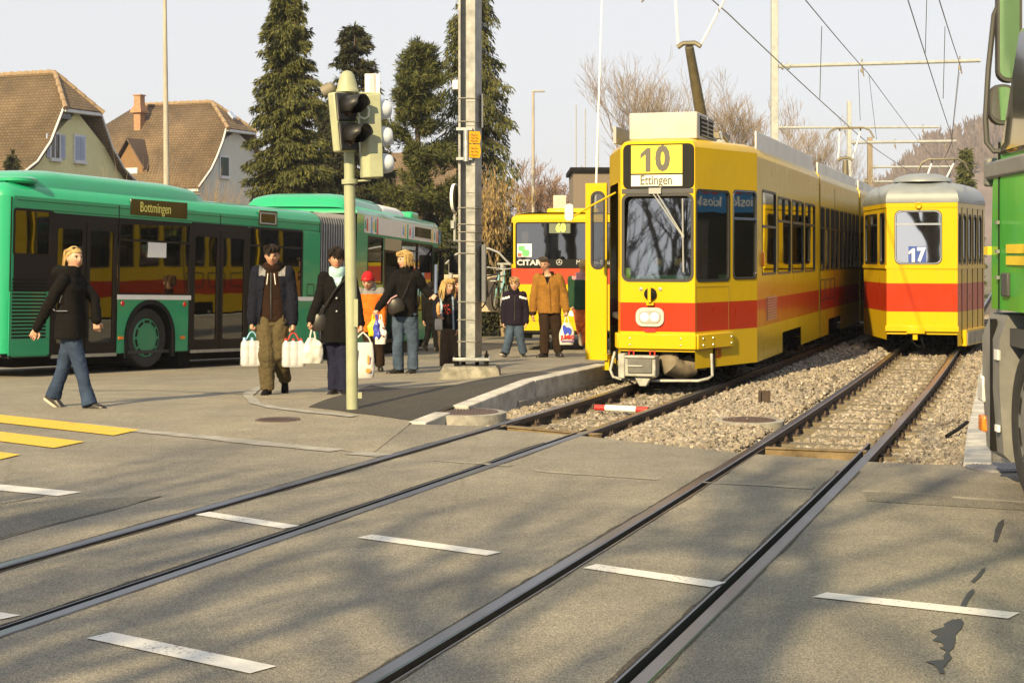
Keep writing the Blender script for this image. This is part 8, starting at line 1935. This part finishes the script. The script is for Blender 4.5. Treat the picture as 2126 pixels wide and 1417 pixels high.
# ---- driver and a passenger inside the tram
ftr = Fr(TR)
def seated(label, lx, ly, seatz, yawd, jac, hair, headh=.62, Hh=1.72):
    w0 = ftr.M @ V((lx, ly, seatz)); Yv = w0.y; fy = HY-(seatz-.46-CH)*F/Yv; fx = CX+w0.x*F/Yv; k = F/Yv
    p = P(label, (fx, fy), fy-Hh*k, yawd, Y=Yv); H = Hh; f = p.f; 
    def J(v): return (fx+v.x*k, fy-v.z*k, v.y/H)
    l = p.l; hip = V((0, 0, .5)); nk = hip+V((0, 0, .56))-f*.05
    arms = {s: (J(nk+l*s*.24-V((0, 0, .3))+f*.08), J(nk+l*s*.16-V((0, 0, .36))+f*.36)) for s in (-1, 1)}; legs = {s: (J(hip+l*s*.12+f*.42), J(hip+l*s*.12+f*.42-V((0, 0, .4)))) for s in (-1, 1)}
    p.setup(J(nk), J(hip), arms, legs, hair=hair); p.trousers(NAVY); p.torso('jacket', jac, .30, collar=.03, seed=40); p.shoes({s: (f.x, f.y) for s in (-1, 1)}); p.haircap(hair, .24, .05, -.38, -.05, None, 41); return p
seated('tram driver in dark jacket sitting behind the windscreen', -.78, .05, 1.30, -18, BLK, HBR)
seated('passenger in dark clothes seated by the second side window of the tram', -2.35, .62, 1.27, -18, GREYC, HDK)
# ================================================================ beyond the right picture edge, and the air
KB = thing('kiosk_building', 'dark low shop building with a blue kiosk sign, beyond the right picture edge', 'building', (15.5, 14, 0), 0)
mb = MB(); mb.bx(0, 12, -12, 18, 0, 5.2); mb.build('wall', pm('dark_render', (.055, .05, .05), .8, var=.2), KB); mb = MB(); mb.bx(-.6, 12.4, -12.4, 18.4, 5.2, 5.5); mb.build('roof', DARK, KB)
for k in range(9):
    mb = MB(); y = -11+k*3.1; mb.bx(-.04, .02, y, y+2.5, .4, 2.4); mb.build('shop_window', SGN, KB)
mb = MB(); mb.bx(-.12, -.01, 9.2, 13, 2.5, 3.6); ks_ = mb.build('shop_sign', pm('kiosk_blue', (.03, .16, .42), .4), KB)
Mx = Matrix.Translation((-.125, 11.1, 3.15)) @ Matrix.Rotation(-PI/2, 4, 'Z') @ Matrix.Rotation(PI/2, 4, 'X'); mb = MB(); text_mb(mb, 'k  k', .75, Mx, bold=.03); mb.build('lettering', RED, ks_, smooth=0)
Mx = Matrix.Translation((-.125, 11.1, 2.72)) @ Matrix.Rotation(-PI/2, 4, 'Z') @ Matrix.Rotation(PI/2, 4, 'X'); mb = MB(); text_mb(mb, 'kiosk   kiosk', .3, Mx); mb.build('lettering', WHITE, ks_, smooth=0)
HAZE = True
if HAZE:
    m = bpy.data.materials.new('haze_air'); m.use_nodes = True; nt = m.node_tree; nt.nodes.remove(nt.nodes['Principled BSDF']); pv_ = nt.nodes.new('ShaderNodeVolumePrincipled'); pv_.inputs['Color'].default_value = (.9, .92, 1.0, 1); pv_.inputs['Density'].default_value = .0004; pv_.inputs['Anisotropy'].default_value = .2; nt.links.new(pv_.outputs[0], nt.nodes['Material Output'].inputs['Volume'])
    mb = MB(); mb.bx(-900, 1400, -120, 900, -2.0, 74); o = mb.build('haze', m, smooth=0); o['kind'] = 'stuff'; o['label'] = 'pale winter haze filling the air'; o['category'] = 'haze'
bpy.data.scenes.remove(TMP)
